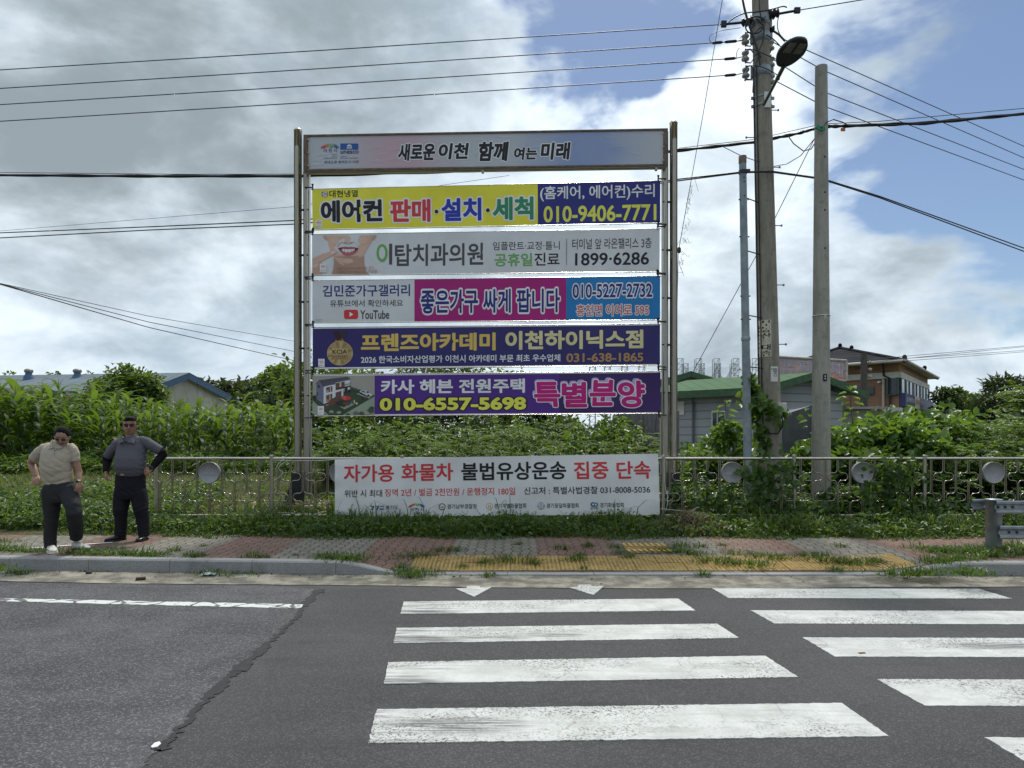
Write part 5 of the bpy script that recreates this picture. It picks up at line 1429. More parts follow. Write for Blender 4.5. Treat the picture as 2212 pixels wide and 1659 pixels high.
M['plaque_pale'] = simple('pale_plaque_letters', (.42, .42, .43), .6)
nbar = 0
def plain_text(parent, body, mat, x0, x1, z0, z1, y, bold=.02):
    V, T = text_geo(body, bold)
    L = rootloc(parent)
    VV = np.stack([x0 + V[:, 0] * (x1 - x0) - L.x, y - .0008 * V[:, 2] - L.y, z0 + V[:, 1] * (z1 - z0) - L.z], 1)
    return link_mesh('lettering', np_mesh('lettering', VV, None, T), mat, parent)
for i in range(len(PX) - 1):
    xr = PX[i + 1]
    hidden = PX[i] > -1.8 and xr < 2.5
    for k in range(0, 11):
        x = xr - k * .2
        if i == 0 and x < PX[0] + .05: continue
        if k == 0: addbar('o', x)
        elif k == 5:
            addbar('d', x)
            zc = P(0, 1021, FD).z; b = MB()
            prof = [(.165, -.02), (.176, -.02), (.176, .016), (.162, .022), (.158, .012)]
            b.lathe((x, FD, zc), [(.0, .012), (.158, .012)] + prof[::-1][1:] + [(.0, -.02)], 40, (0, -1, 0)); dk = b.build('plaque', M['plaque'], ra)
            b = MB()
            ring = [(x + .168 * math.cos(2 * math.pi * q / 32), FD - .018, zc + .168 * math.sin(2 * math.pi * q / 32)) for q in range(33)]
            b.tube(ring, .009, 6, False); b.build('rim', M['steel_dull'], dk)
            if i in (0, 1, 4, 5):
                plain_text(dk, 'Icheon', M['plaque_pale'], x - .085, x + .085, zc - .045, zc + .01, FD - .0135)
        else: addbar('u' if k % 2 else 'l', x)
# banner on the railing
FC = [Z3(160, 80), Z3(2022, 47), Z3(2032, 397), Z3(160, 412)]
def fwav(u, v):
    e = min(u, 1 - u)
    return .012 * math.sin(u * 9 + 1) * math.sin(v * 2.5 + .5) + .007 * math.sin(u * 30 + v * 5) * (.4 + v) + .007 * math.exp(-e * 60) * math.sin(v * 22 + u * 3) + .003 * math.sin(v * 9 + u * 6)
fb = Sheet(FC, lambda x: FD - .075, fwav)
o = fb.mesh('banner', [(1, 0)], [simple('white_banner_fabric', (.80, .80, .81), .6, 0, .06, 1.5, .35, 5, spec=.25)], 110, 22)
tag(o, 'white cloth enforcement notice banner tied along the railing', 'banner')
TF = lambda *a, **k: fb.text(o, *a, **k)
for tx, bx_, mk in (('자가용', (212, 500, 112, 213), 'red'), ('화물차', (543, 840, 106, 207), 'red'), ('불법유상운송', (886, 1490, 100, 203), 'black'), ('집중', (1534, 1732, 93, 195), 'red'), ('단속', (1779, 1976, 91, 194), 'red')):
    TF(tx, bx_, M[mk], Z3, .045, off=.003)
for tx, bx_, mk in (('위반 시 최대', (215, 432, 257, 299), 'black'), ('징역 2년 / 벌금 2천만원 / 운행정지 180일', (447, 1195, 250, 294), 'red'), ('신고처 : 특별사법경찰 031-8008-5036', (1245, 1970, 240, 283), 'black')):
    TF(tx, bx_, M[mk], Z3, .022, off=.003)
for tx, bx_, mk in (('경기도', (450, 523, 345, 369), 'inkblue'), ('이 천 시', (590, 668, 358, 381), 'inkblue'), ('Icheon', (612, 642, 382, 388), 'inkblue'), ('경기남부경찰청', (804, 971, 338, 366), 'black'), ('경기개별화물협회', (1073, 1255, 334, 363), 'black'), ('경기용달화물협회', (1373, 1556, 333, 361), 'black'), ('경기화물협회', (1680, 1815, 330, 358), 'black'), ('KTA', (1628, 1669, 355, 367), 'unblue')):
    TF(tx, bx_, M[mk], Z3, .02, off=.003)
lg = [('g1', [(363, 347), (388, 347), (386, 353), (363, 353)]), ('unblue', [(378, 353), (388, 347), (380, 369), (366, 371)]), ('g1', [(392, 347), (415, 347), (413, 353), (392, 353)]), ('unblue', [(405, 353), (415, 347), (408, 369), (394, 371)]), ('g1', [(420, 347), (443, 347), (443, 353), (420, 353)]), ('unblue', [(418, 362), (443, 362), (443, 369), (416, 369)])]
for mk, cx_, cy_, rx, ry, ro in (('red', 586, 352, 9, 3, -.9), ('red', 597, 348, 10, 6, -.7), ('orange', 610, 341, 10, 6, -.3), ('lime', 624, 336, 7, 3, 0), ('leafgreen', 632, 344, 8, 4, 0), ('lime', 643, 340, 9, 6, .15), ('sky', 658, 347, 13, 7, .85), ('unblue', 672, 350, 9, 1.5, 1.0)):
    lg.append((mk, ell(cx_, cy_, rx, ry, 14, 0, ro)))
lg += [('inkblue', ell(775, 353, 19, 20)), ('wht', ell(775, 353, 14.5, 15)), ('goldring', [(762, 348), (770, 352), (775, 347), (780, 352), (788, 348), (782, 360), (775, 364), (768, 360)]), ('red', ell(775, 353, 3, 3, 10)),
       ('goldring', ell(1046, 350, 19, 20)), ('wht', ell(1046, 350, 15.5, 16)), ('goldring', [(1040, 340), (1044, 340), (1044, 362), (1036, 360)]), ('goldring', [(1048, 340), (1052, 340), (1056, 360), (1048, 362)]),
       ('inkblue', ell(1342, 348, 19.5, 20)), ('wht', ell(1342, 348, 17.5, 18))]
for dx, dy in ((0, 0), (0, -11), (0, 11), (-11, 0), (11, 0)): lg += [('inkblue', ell(1342 + dx, 348 + dy, 6.5, 6.5, 14)), ('wht', ell(1342 + dx, 348 + dy, 4.8, 4.8, 14))]
lg += [('unblue', ell(1639, 339, 13, 13)), ('wht', ell(1640, 339, 6, 6)), ('g1', ell(1657, 340, 12, 12)), ('wht', ell(1656, 340, 5.5, 5.5))]
fb.shapes(o, 'logo', lg, Z3, M, .003, .0002)
# ties of white cord
M['cord'] = simple('white_cord', (.66, .68, .67), .7)
def cord(pts, label, r=.0045):
    b = MB(); b.tube(pts, r, 5); return tag(b.build('cord', M['cord']), label, 'cord')
f_ = lambda px, py, d=FD - .05: P(px, py, d)
cord([f_(590, 994), f_(640, 995), f_(700, 994.5), f_(724, 992)], 'taut white cord from a railing post to the top left corner of the notice banner')
cord([f_(594, 1016), f_(602, 1001), f_(612, 993), f_(620, 995), f_(606, 1004), f_(601, 1012), f_(612, 1020), f_(607, 1028), f_(592, 1038)], 'loose knotted white cord hanging left of the notice banner')
cord([f_(600, 1107), f_(640, 1109), f_(690, 1110), f_(724, 1111)], 'white cord along the bottom rail at the banner left side')
cord([f_(1424, 985), f_(1438, 988), f_(1434, 1000), f_(1436, 1040), f_(1438, 1060), f_(1444, 1075), f_(1436, 1080), f_(1432, 1070), f_(1441, 1060), f_(1442, 1088), f_(1438, 1104)], 'tangled white cord hanging down at the banner right edge')
cord([f_(1427, 1099), f_(1460, 1102), f_(1490, 1105), f_(1506, 1096), f_(1518, 1094), f_(1512, 1086)], 'white cord with a curled end tied low right of the banner')
cord([f_(1480, 1113), f_(1490, 1108), f_(1508, 1106), f_(1520, 1113), f_(1526, 1115)], 'short white cord loop lying on the bottom rail')

# ------------------------------------------------------------------ guard rail at the right edge
gr_ = empty('guardrail', (P(2146, 945, 8.99).x, 8.99, .15), 'galvanised crash barrier with a thick round end post', 'guardrail')
gp = P(2146.5, 1078, 8.99)
b = MB(); b.lathe((gp.x, gp.y, .10), [(.091, 0), (.091, gp.z - .10 - .012), (.097, gp.z - .10 - .012), (.097, gp.z - .10), (.0, gp.z - .10 + .004)], 28); b.build('post', M['zinc'], gr_)
def wbeam(b, x0, x1, zc, h, y, sg=-1):
    pr = [(0, .5), (.30, .46), (.34, .30), (.05, .18), (.02, -.18), (.34, -.30), (.30, -.46), (0, -.5)]
    pr = [(-.04, .47), (.42, .50), (.5, .40), (.46, .25), (.10, .12), (.10, -.12), (.46, -.25), (.5, -.40), (.42, -.50), (-.04, -.47)]
    n = len(pr); vs = []
    for x in (x0, x1):
        for d_, v_ in pr: vs.append((x, y + sg * d_ * .085, zc + v_ * h))
    for x in (x0, x1):
        for d_, v_ in pr: vs.append((x, y + sg * d_ * .085 + .005, zc + v_ * h * .97))
    fs = []
    for i in range(n - 1):
        fs.append((i, i + 1, n + i + 1, n + i)); fs.append((2 * n + i, 3 * n + i, 3 * n + i + 1, 2 * n + i + 1)); fs.append((i, 2 * n + i, 2 * n + i + 1, i + 1)); fs.append((n + i, n + i + 1, 3 * n + i + 1, 3 * n + i))
    for i in (0, n - 1): fs.append((i, n + i, 3 * n + i, 2 * n + i))
    b.add(vs, fs)
bt = lambda py, d: P(0, py, d).z
b = MB(); wbeam(b, P(2149, 0, 8.88).x, 9.6, (bt(1081, 8.88) + bt(1109, 8.88)) / 2, bt(1081, 8.88) - bt(1109, 8.88), 8.885); up_ = b.build('beam', M['zinc'], gr_, fix=True)
b = MB(); wbeam(b, P(2157, 0, 8.88).x, 9.6, (bt(1135, 8.88) + bt(1164, 8.88)) / 2, bt(1135, 8.88) - bt(1164, 8.88), 8.885); lo_ = b.build('beam', M['zinc'], gr_, fix=True)
b = MB(); wbeam(b, P(2100, 0, 9.1).x, P(2131, 0, 9.1).x, (bt(1078, 9.1) + bt(1102, 9.1)) / 2, bt(1078, 9.1) - bt(1102, 9.1), 9.13); b.build('end_beam', M['zinc'], gr_, fix=True)
for o_, zc, xs__ in ((up_, (bt(1081, 8.88) + bt(1109, 8.88)) / 2, (2156, 2172, 2188)), (lo_, (bt(1135, 8.88) + bt(1164, 8.88)) / 2, (2180, 2197))):
    for px in xs__:
        b = MB(); b.lathe((P(px, 0, 8.87).x, 8.872, zc), [(.016, 0), (.016, .008), (.009, .014)], 8, (0, -1, 0)); b.build('bolt', M['blackpaint'], o_)

# ------------------------------------------------------------------ poles
PD = 12.4
a0, a1 = P(1668, 1040, PD), P(1641, -40, PD); a0.z = .35
axis1 = lambda py: a0.lerp(a1, (P(0, py, PD).z - a0.z) / (a1.z - a0.z))
rad1 = lambda py: float(np.interp(py, [-40, 1040], [.137, .196]))
up1 = empty('utility_pole', (a0.x, a0.y, .25), 'tall stained concrete electricity pole with insulators and stickers', 'pole')
b = MB(); pts = [a0.lerp(a1, i / 24) for i in range(25)]
b.tube(pts, [.196 + (.137 - .196) * i / 24 for i in range(25)], 28); b.build('shaft', M['pole1'], up1)
def band(py, h, parent=up1, ax=axis1, rd=rad1, mat='zinc_pole', ext=.006):
    p = ax(py); b = MB(); r = rd(py) + ext
    b.lathe(p - Vector((0, 0, h / 2)), [(r - .01, 0), (r, 0), (r, h), (r - .01, h)], 28)
    for s_ in (-1, 1): b.box(p + Vector((s_ * (r + .02), -.01, 0)), (.05, .03, h * 1.2))
    return b.build('band', M[mat], parent)
for py, h in ((48, .17), (84, .16), (158, .17), (213, .04), (231, .04)): band(py, h)
def bolt(px, py, sg):
    p = axis1(py); x0 = P(px, py, PD); b = MB(); b.tube([Vector((p.x + sg * rad1(py) * .9, p.y - .02, x0.z)), Vector((x0.x, p.y - .02, x0.z))], .009, 6)
    b.lathe(Vector((x0.x, p.y - .02, x0.z)), [(.022, 0), (.022, .02)], 8, (sg, 0, 0)); b.build('step_bolt', M['zinc_pole'], up1)
for px, py, sg in ((1679, 239, 1), (1682, 362, 1), (1686, 488, 1), (1690.5, 616, 1), (1695.5, 744, 1), (1610, 174, -1), (1612.5, 298, -1)): bolt(px, py, sg)
def spool(px, py, sg):
    c = P(px, py, PD - .02); b = MB()
    b.lathe(c - Vector((0, 0, .085)), [(.02, 0), (.062, .01), (.068, .035), (.05, .06), (.034, .075), (.034, .09), (.05, .105), (.064, .125), (.062, .15), (.03, .165)], 14); s_ = b.build('insulator', M['porcelain'], up1)
    b = MB(); pa = axis1(py)
    for dz in (.11, -.11):
        b.tube([Vector((pa.x + sg * rad1(py), pa.y - .02, c.z + dz * .5)), Vector((c.x - sg * .09, c.y, c.z + dz * 1.1)), Vector((c.x, c.y, c.z + dz))], .011, 6)
    b.tube([c + Vector((0, 0, .13)), c - Vector((0, 0, .13))], .009, 6); b.build('insulator_bracket', M['blackpaint'], s_)
for px, py in ((1610, 85), (1610, 121), (1611, 157)): spool(px, py, -1)
for px, py in ((1664.5, 98), (1665.5, 134), (1666, 171)): spool(px, py, 1)
b = MB()
c = P(1613, 47, PD - .05); b.lathe(c - Vector((.09, 0, .02)), [(.03, 0), (.075, .03), (.04, .06), (.085, .09), (.04, .12), (.075, .15), (.02, .19)], 12, (1, 0, .25)); b.tube([P(1562, 52.5, PD - .05), P(1604, 48.5, PD - .05)], .022, 7); b.box(P(1563.5, 52, PD - .05), (.09, .05, .10))
b.tube([P(1617, 45, PD - .05), P(1632, 40, PD)], .025, 7); b.build('tension_clamp', M['black'], up1)
b = MB(); c = P(1671, 31, PD - .05); b.lathe(c - Vector((.1, 0, 0)), [(.03, 0), (.085, .03), (.05, .07), (.10, .10), (.05, .14), (.08, .17), (.02, .2)], 12, (1, 0, .15)); b.tube([P(1660, 36, PD), P(1680, 30, PD - .05), P(1720, 23, PD - .05)], .022, 7); b.box(P(1722, 22.5, PD - .05), (.10, .05, .09)); b.build('tension_clamp', M['black'], up1)
b = MB(); c = P(1664, 60, PD + .05); b.lathe(c - Vector((.06, 0, 0)), [(.03, 0), (.08, .03), (.04, .07), (.085, .10), (.02, .14)], 12, (1, 0, -.4)); b.tube([P(1666, 64, PD), P(1683, 75, PD + .2), P(1695, 88, PD + .5)], .02, 7); b.build('tension_clamp', M['black'], up1)
for x0_, x1_, y0_, y1_ in ((1538, 1561, 92.5, 91.5), (1565, 1592, 90.5, 89), (1564, 1589, 127.5, 126), (1565, 1590, 163, 161.5)):
    b = MB(); b.tube([P(x0_, y0_, PD - .03), P(x0_ + 3, y0_, PD - .03), P(x1_ - 3, y1_, PD - .03), P(x1_, y1_, PD - .03)], [.012, .026, .026, .012], 8)
    b.tube([P(x1_, y1_, PD - .03), P(1608, y1_ - 4, PD - .03)], .009, 5); b.build('splice_sleeve', M['black'], up1)
# jumper wires looping round the head of the pole
random.seed(21)
def jumper(lst, r=.008, d=PD - .20):
    pts = [P(x, y, d) for x, y in lst]
    out = []
    for i in range(len(pts) - 1):       # Catmull-Rom
        p0, p1, p2, p3 = pts[max(i - 1, 0)], pts[i], pts[i + 1], pts[min(i + 2, len(pts) - 1)]
        for k in range(5):
            t = k / 5; out.append(.5 * ((2 * p1) + (p2 - p0) * t + (2 * p0 - 5 * p1 + 4 * p2 - p3) * t * t + (3 * p1 - p0 - 3 * p2 + p3) * t ** 3))
    out.append(pts[-1])
    b = MB(); b.tube(out, r, 6); return b
for lst, r in (([(1603, -6), (1608, 20), (1618, 55), (1630, 90), (1638, 118), (1642, 140)], .016), ([(1604, -6), (1612, 30), (1625, 70), (1636, 105), (1644, 125)], .012), ([(1610, 50), (1612, 64), (1622, 72), (1640, 70), (1652, 52), (1648, 40), (1632, 36), (1615, 42), (1612, 58)], .012),
               ([(1574, 48), (1590, 36), (1612, 28), (1640, 25), (1668, 20), (1690, 14), (1700, 16)], .011), ([(1640, -6), (1641, 20), (1646, 44), (1654, 34)], .010), ([(1633, 40), (1640, 46), (1650, 60), (1648, 88), (1640, 108), (1632, 120)], .013), ([(1684, 30), (1680, 45), (1680, 62), (1686, 78)], .008),
               ([(1536, 92), (1532, 84), (1538, 74), (1560, 66), (1600, 60)], .005), ([(1606, 122), (1614, 110), (1626, 107), (1640, 112), (1676, 128)], .008), ([(1606, 158), (1612, 146), (1628, 142), (1650, 146), (1676, 160), (1684, 170), (1680, 174)], .008), ([(1640, 118), (1632, 140), (1628, 170), (1626, 200)], .010), ([(1655, 75), (1670, 84), (1684, 98)], .009),
               ([(1616, 88), (1640, 62), (1652, 60)], .009), ([(1598, 84), (1602, 78)], .006), ([(1590, 128), (1592, 112), (1597, 104)], .006)):
    jumper(lst, r).build('jumper_wire', M['cable'], up1)
b = MB()
cb_ = [Vector((axis1(py).x - rad1(py) - .012, axis1(py).y - .03, P(0, py, PD).z)) for py in range(150, 1000, 40)]
b.tube(cb_, .011, 6); b.tube([p + Vector((.03, -.07, 0)) for p in cb_], .010, 6); b.build('riser_cable', M['cable'], up1)
# wrapped stickers and number plate
def wrap(px0, px1, py0, py1, mat, name, off=.004, parent=up1, n=10):
    b = MB(); rows = 6; V = []
    for j in range(rows + 1):
        py = py0 + (py1 - py0) * j / rows; ax = axis1(py); r = rad1(py) + off
        for i in range(n + 1):
            px = px0 + (px1 - px0) * i / n; s_ = P(px, py, PD - .1).x - ax.x; s_ = max(-r * .985, min(r * .985, s_))
            V.append((ax.x + s_, ax.y - math.sqrt(r * r - s_ * s_), P(0, py, PD - .1).z))
    k = n + 1
    b.add(V, [(j * k + i, (j + 1) * k + i, (j + 1) * k + i + 1, j * k + i + 1) for j in range(rows) for i in range(n)], 0, True)
    return b.build(name, mat, parent)
def wrap_text(parent, body, px0, px1, py0, py1, mat, bold, off=.006, name='lettering'):
    V, T = text_geo(body, bold); L = rootloc(parent); out = []
    for q in V:
        py = py1 - (py1 - py0) * q[1]; px = px0 + (px1 - px0) * q[0]; ax = axis1(py); r = rad1(py) + off + .0008 * q[2]
        s_ = P(px, py, PD - .1).x - ax.x; s_ = max(-r * .99, min(r * .99, s_))
        out.append((ax.x + s_ - L.x, ax.y - math.sqrt(r * r - s_ * s_) - L.y, P(0, py, PD - .1).z - L.z))
    return link_mesh(name, np_mesh(name, out, None, T), mat, parent)
skk = wrap(1635, 1662.5, 692, 771, M['cream'], 'sticker')
for k, ch in enumerate('부동산'): wrap_text(skk, ch, 1643.5, 1661.5, 693 + k * 13.2, 705.5 + k * 13.2, M['ink'], .03)
wrap_text(skk, '추가', 1643.5, 1662, 733, 744.5, simple('faded_outline_ink', (.42, .37, .27), .7), .02)
for k, ch in enumerate('대출'): wrap_text(skk, ch, 1645, 1661, 744.5 + k * 13.2, 757 + k * 13.2, M['ink'], .05)
for k, ch in enumerate('1544·4610'):
    wrap_text(skk, ch, 1635.8 + (2 if ch == '1' else 0), 1642.3 - (2 if ch == '1' else 0), 694.5 + k * 8.5 + (3 if ch == '·' else 0), 701.5 + k * 8.5 - (2.5 if ch == '·' else 0), M['ink'], .04)
npl = wrap(1661, 1677.3, 792.5, 825, M['paper'], 'number_plate')
for k, (tx, x0_, x1_) in enumerate((('2208', 1661.8, 1675), ('452', 1666, 1675.5), ('10', 1668, 1674), ('L1', 1668, 1674))): wrap_text(npl, tx, x0_, x1_, 796.5 + k * 4.6, 800.3 + k * 4.6, M['ink'], .03)
bx = P(1688, 884, PD - .19); b = MB(); b.box(bx, (.15, .12, .22), None, 0, .012); mb = b.build('meter_box', M['offwhite'], up1)
b = MB(); b.tube([bx + Vector((.0, -.02, -.1)), bx + Vector((.01, -.04, -.28)), bx + Vector((-.08, -.06, -.42)), bx + Vector((-.22, -.06, -.42)), bx + Vector((-.3, -.02, -.3))], .014, 8); b.build('conduit', M['cable'], up1)

# street lamp bolted to the pole
lm = empty('street_lamp', (axis1(224).x, 12.2, P(0, 224, PD).z), 'dark oval street lamp on a steel arm high on the concrete pole', 'street lamp')
pa = axis1(219); b = MB(); b.box((pa.x + .03, pa.y - rad1(219) - .012, P(0, 219, PD - .1).z), (.115, .018, .27), None, 0, .003); b.build('mounting_plate', M['white'], lm)
e0_, e1_ = P(1650, 226, 12.2), P(1691, 147, 11.2)
b = MB(); b.tube([e0_, e0_.lerp(e1_, .75)], .026, 12); b.tube([e0_.lerp(e1_, .72), e1_ + (e1_ - e0_) * .03], .033, 12); b.build('arm', simple('olive_steel_arm', (.12, .12, .085), .35, .6), lm)
ax_ = (P(1731, 82, 10.62) - P(1688, 143, 11.2)).normalized(); sd_ = Vector((1, 0, 0)); sd_ = (sd_ - ax_ * sd_.dot(ax_)).normalized(); nn_ = sd_.cross(ax_).normalized()
hc = (P(1731, 82, 10.62) + P(1688, 143, 11.2)) / 2
LH = (P(1731, 82, 10.62) - P(1688, 143, 11.2)).length / 2
nseg, rings = 28, []
def outline(k):
    a = 2 * math.pi * k / nseg; u = math.cos(a); w_ = .205 * (1 - .16 * (u < 0) * abs(u)) * math.copysign(abs(math.sin(a)) ** .8, math.sin(a))
    return u * LH, w_
prof = [(-.012, .90), (-.02, 1.0), (.03, 1.0), (.075, .72), (.09, .3)]
sgz = 1 if nn_.z > 0 else -1
b = MB(); vs = []
for h_, s_ in prof:
    for k in range(nseg):
        u, w_ = outline(k); vs.append(hc + ax_ * (u * s_) + sd_ * (w_ * s_) + nn_ * (sgz * h_))
fs_ = [(i * nseg + k, i * nseg + (k + 1) % nseg, (i + 1) * nseg + (k + 1) % nseg, (i + 1) * nseg + k) for i in range(len(prof) - 1) for k in range(nseg)]
b.add(vs, fs_, 0, True); b.add(vs[:nseg], [tuple(range(nseg))]); b.add(vs[-nseg:], [tuple(range(nseg))])
hd = b.build('lamp_head', simple('dark_lamp_housing', (.03, .032, .036), .4), lm, fix=True)
for ua in (.18, .55):
    for wa in (-.085, .085):
        b = MB()
        for q in range(4):
            c = hc + ax_ * (ua * LH + (q - 1.5) * .026) + sd_ * wa - nn_ * (sgz * .016)
            b.prism([c + ax_ * .010 + sd_ * .062, c - ax_ * .010 + sd_ * .062, c - ax_ * .010 - sd_ * .062, c + ax_ * .010 - sd_ * .062], -nn_ * sgz * .006)
        b.build('lens', simple('unlit_lens', (.20, .195, .17), .3), hd)

# thin galvanised pole
def pole(name, label, base, top, r0, r1, mat, cat='pole'):
    b = MB(); b.tube([base.lerp(top, i / 10) for i in range(11)], [r0 + (r1 - r0) * i / 10 for i in range(11)], 24)
    return tag(b.build(name, mat, loc=base), label, cat)
t0, t1 = P(1617.5, 1060, 12.0), P(1604, 340, 12.0); t0.z = .2
sp_ = pole('steel_pole', 'slim blue-grey galvanised steel pole left of the stained concrete pole', t0, t1, .073, .060, M['zinc_pole'])
axT = lambda py: t0.lerp(t1, (P(0, py, 12).z - t0.z) / (t1.z - t0.z))
b = MB(); b.lathe(axT(340) - Vector((0, 0, .1)), [(.066, 0), (.066, .12), (.02, .13)], 20); b.build('cap', M['rust'], sp_)
b = MB(); b.lathe(axT(735), [(.078, 0), (.078, .04), (.07, .06)], 20)
b.build('collar', M['zinc_pole'], sp_)
b = MB(); b.lathe(axT(372) - Vector((0, 0, .03)), [(.07, 0), (.07, .06)], 20); b.box(axT(372) + Vector((.03, -.06, 0)), (.14, .05, .05)); b.build('clamp', M['blackpaint'], sp_)
for py in (432, 512, 640, 690):
    for sg in (-1, 1):
        b = MB(); p = axT(py); b.lathe(p + Vector((sg * .065, -.02, 0)), [(.012, 0), (.012, .02)], 6, (sg, 0, 0)); b.build('bolt', M['blackpaint'], sp_)
for py in (386, 395, 425):
    b = MB(); p = axT(py); b.lathe(p + Vector((.0, -.058, 0)), [(.013, 0), (.013, .006)], 8, (0, -1, 0)); b.build('hole', M['black'], sp_)
for py in (425, 540, 680, 792):
    b = MB(); p = axT(py); q = axis1(py); b.tube([p, Vector((q.x - .14, q.y - .1, p.z))], .010, 6); b.build('spacer', M['blackpaint'], sp_)
# second concrete pole
u0, u1 = P(1773.5, 1060, 11.9), P(1774, 144, 11.9); u0.z = .2
p2 = pole('concrete_pole', 'bare pale concrete pole standing to the right of the lamp pole', u0, u1, .162, .098, M['pole2'])
ax2 = lambda py: u0.lerp(u1, (P(0, py, 11.9).z - u0.z) / (u1.z - u0.z)); rd2 = lambda py: float(np.interp(py, [144, 1060], [.098, .162]))
for py in (344, 420, 458, 540):
    b = MB(); p = ax2(py); b.lathe(p + Vector((.012, -rd2(py) + .004, 0)), [(.016, 0), (.016, .006), (.010, .006)], 8, (0, -1, 0)); b.build('hole', M['black'], p2)
b = MB(); r = rd2(683) + .006; ring = [ax2(683) + Vector((r * math.cos(2 * math.pi * k / 24), r * math.sin(2 * math.pi * k / 24), 0)) for k in range(25)]
b.tube(ring, .006, 5); b.tube([ax2(683) + Vector((.0, -r, 0)), ax2(683) + Vector((-.01, -r - .01, -.08))], .005, 5); b.tube([ax2(683) + Vector((.0, -r, 0)), ax2(683) + Vector((.03, -r - .01, -.07))], .005, 5); b.build('cord_ring', M['cord'], p2)
p = ax2(817); b = MB(); b.box(p + Vector((0, -rd2(817) - .004, 0)), (.062, .012, .115)); hk = b.build('hook_plate', M['black'], p2)
b = MB()
for dz in (.022, -.02): b.lathe(p + Vector((0, -rd2(817) - .010, dz)), [(.012, 0), (.012, .004)], 10, (0, -1, 0))
b.build('stud', M['paper'], hk)

# ------------------------------------------------------------------ wires
def sagline(pts, sag=0.0, n=20):
    out = []
    for i in range(len(pts) - 1):
        for k in range(n):
            t = k / n; p = pts[i].lerp(pts[i + 1], t); p.z -= sag * 4 * t * (1 - t) * (pts[i + 1] - pts[i]).length / 10; out.append(p)
    out.append(pts[-1]); return out
def wire(pts, r, label, mat='wire', cat='wire', sag=0.0, name='overhead_wire'):
    b = MB(); b.tube(sagline(pts, sag), r, 6); return tag(b.build(name, M[mat]), label, cat)
ext = lambda x0, y0, x1, y1, x: y0 + (y1 - y0) * (x - x0) / (x1 - x0)
order = ['topmost', 'second', 'third', 'fourth']
for k, (x1_, y1_, y0_) in enumerate(((1564, 52.5, 151), (1540, 92.5, 191), (1566, 127.5, 226), (1567, 163, 262))):
    wire([P(-260, y0_ + 15.5, 13.7), P(0, y0_, 13.4), P(700, ext(0, y0_, x1_, y1_, 700) + 1.5, 12.9), P(x1_, y1_, PD - .03)], .0085, order[k] + ' grey overhead wire running left from the lamp pole', sag=.0)
wire([P(1722, 22.5, PD - .05), P(1860, 0, 12.2), P(2260, -66, 11.6)], .0085, 'grey wire leaving the top of the lamp pole upward to the right')
for k, (x0_, y0_, x1_, y1_) in enumerate(((1692, 86, 2212, 316), (1668, 98, 2212, 341), (1668, 134, 2212, 366), (1668, 171, 2212, 389))):
    y0r = {0: 84, 1: 90, 2: 127, 3: 171}[k]
    xm, ym = {0: (1742, 108), 1: (1779, 152), 2: (1779, 198), 3: (1779, 229)}[k]
    y2 = y1_ + (y1_ - ym) / (2212 - xm) * 288
    wire([P(x0_, y0r, PD), P(xm, ym, 13.0), P(2212, y1_, 17.6), P(2500, y2, 20.5)], .0085, order[k] + ' grey wire slanting down to the right from the lamp pole')
# telecom bundles
def bundle(pts, r, label, n=4, seed=1):
    random.seed(seed); L = sagline(pts, 0, 16); b = MB()
    for k in range(n):
        ph = random.uniform(0, 6.28); a = 2 * math.pi * k / n
        b.tube([p + Vector((0, math.cos(a + i * .22) * r * .55, math.sin(a + i * .22) * r * .55 + .006 * math.sin(i * .9 + ph))) for i, p in enumerate(L)], r * .55, 6)
    return tag(b.build('cable_bundle', M['cable']), label, 'cable')
bundle([P(-300, 372, 15.2), P(0, 378.5, 14.6), P(320, 380.5, 14), P(640, 380.5, 13.4), P(1050, 368, 13.0), P(1466, 325, 12.75), P(1630, 307, 12.62), P(1720, 289, 12.3), P(1774, 274, 12.08), P(1830, 272, 12.0), P(2000, 266, 12.0), P(2212, 246, 12.2), P(2500, 214, 12.5)], .026, 'thick black telephone cable bundle crossing behind the stand and poles')
wire([P(1466, 320, 12.8), P(1630, 301, 12.65), P(1774, 268, 12.15), P(1900, 262, 12.1), P(2212, 234, 12.3), P(2500, 204, 12.5)], .006, 'thin messenger wire just above the thick cable bundle on the right')
wire([P(-300, 366, 15.2), P(0, 372.5, 14.6), P(400, 376.5, 13.8), P(640, 376, 13.4)], .006, 'thin messenger wire just above the thick cable bundle on the left')
for k in range(2):
    wire([P(-300, 527 + 10 * k, 17), P(0, 503 + 11 * k, 15.5), P(320, 490 + 7 * k, 14.6), P(640, 476 + 8 * k, 13.9), P(1050, 440 + 5 * k, 13.2), P(1466, 387 + 3.5 * k, 12.4), P(1604, 371 + 2 * k, 12.1), P(1668, 370 + 2 * k, 12.2), P(1774, 385 + 2 * k, 12.4), P(1900, 424 + 3 * k, 13), P(2212, 536 + 7 * k, 14.6), P(2500, 646 + 12 * k, 16)], .011, ('upper' if k == 0 else 'lower') + ' of two black cables running through the slim steel pole', 'cable', 'cable')
wire([P(-300, 560, 19), P(0, 499, 17), P(640, 446, 15), P(1100, 379, 14)], .004, 'faint thin wire above the paired black cables at the left')
for k, (ya, yb_) in enumerate(((612, 738), (613, 760), (614, 780))):
    wire([P(-200, ya - 24 - 3 * k, 16), P(0, ya, 18), P(320, ya + (yb_ - ya) * .56, 24), P(640, yb_, 34), P(1000, yb_ + 55, 60)], .010 + .002 * k, ('upper', 'middle', 'lowest')[k] + ' of three far wires descending toward the trees at the left')
wire([P(1562, -10, 12.0), P(1520, 240, 12.3), P(1465, 545, 12.9), P(1462, 700, 13.2)], .006, 'thin guy wire slanting down right of the banner stand', cat='wire', name='guy_wire')
b = MB(); random.seed(4)
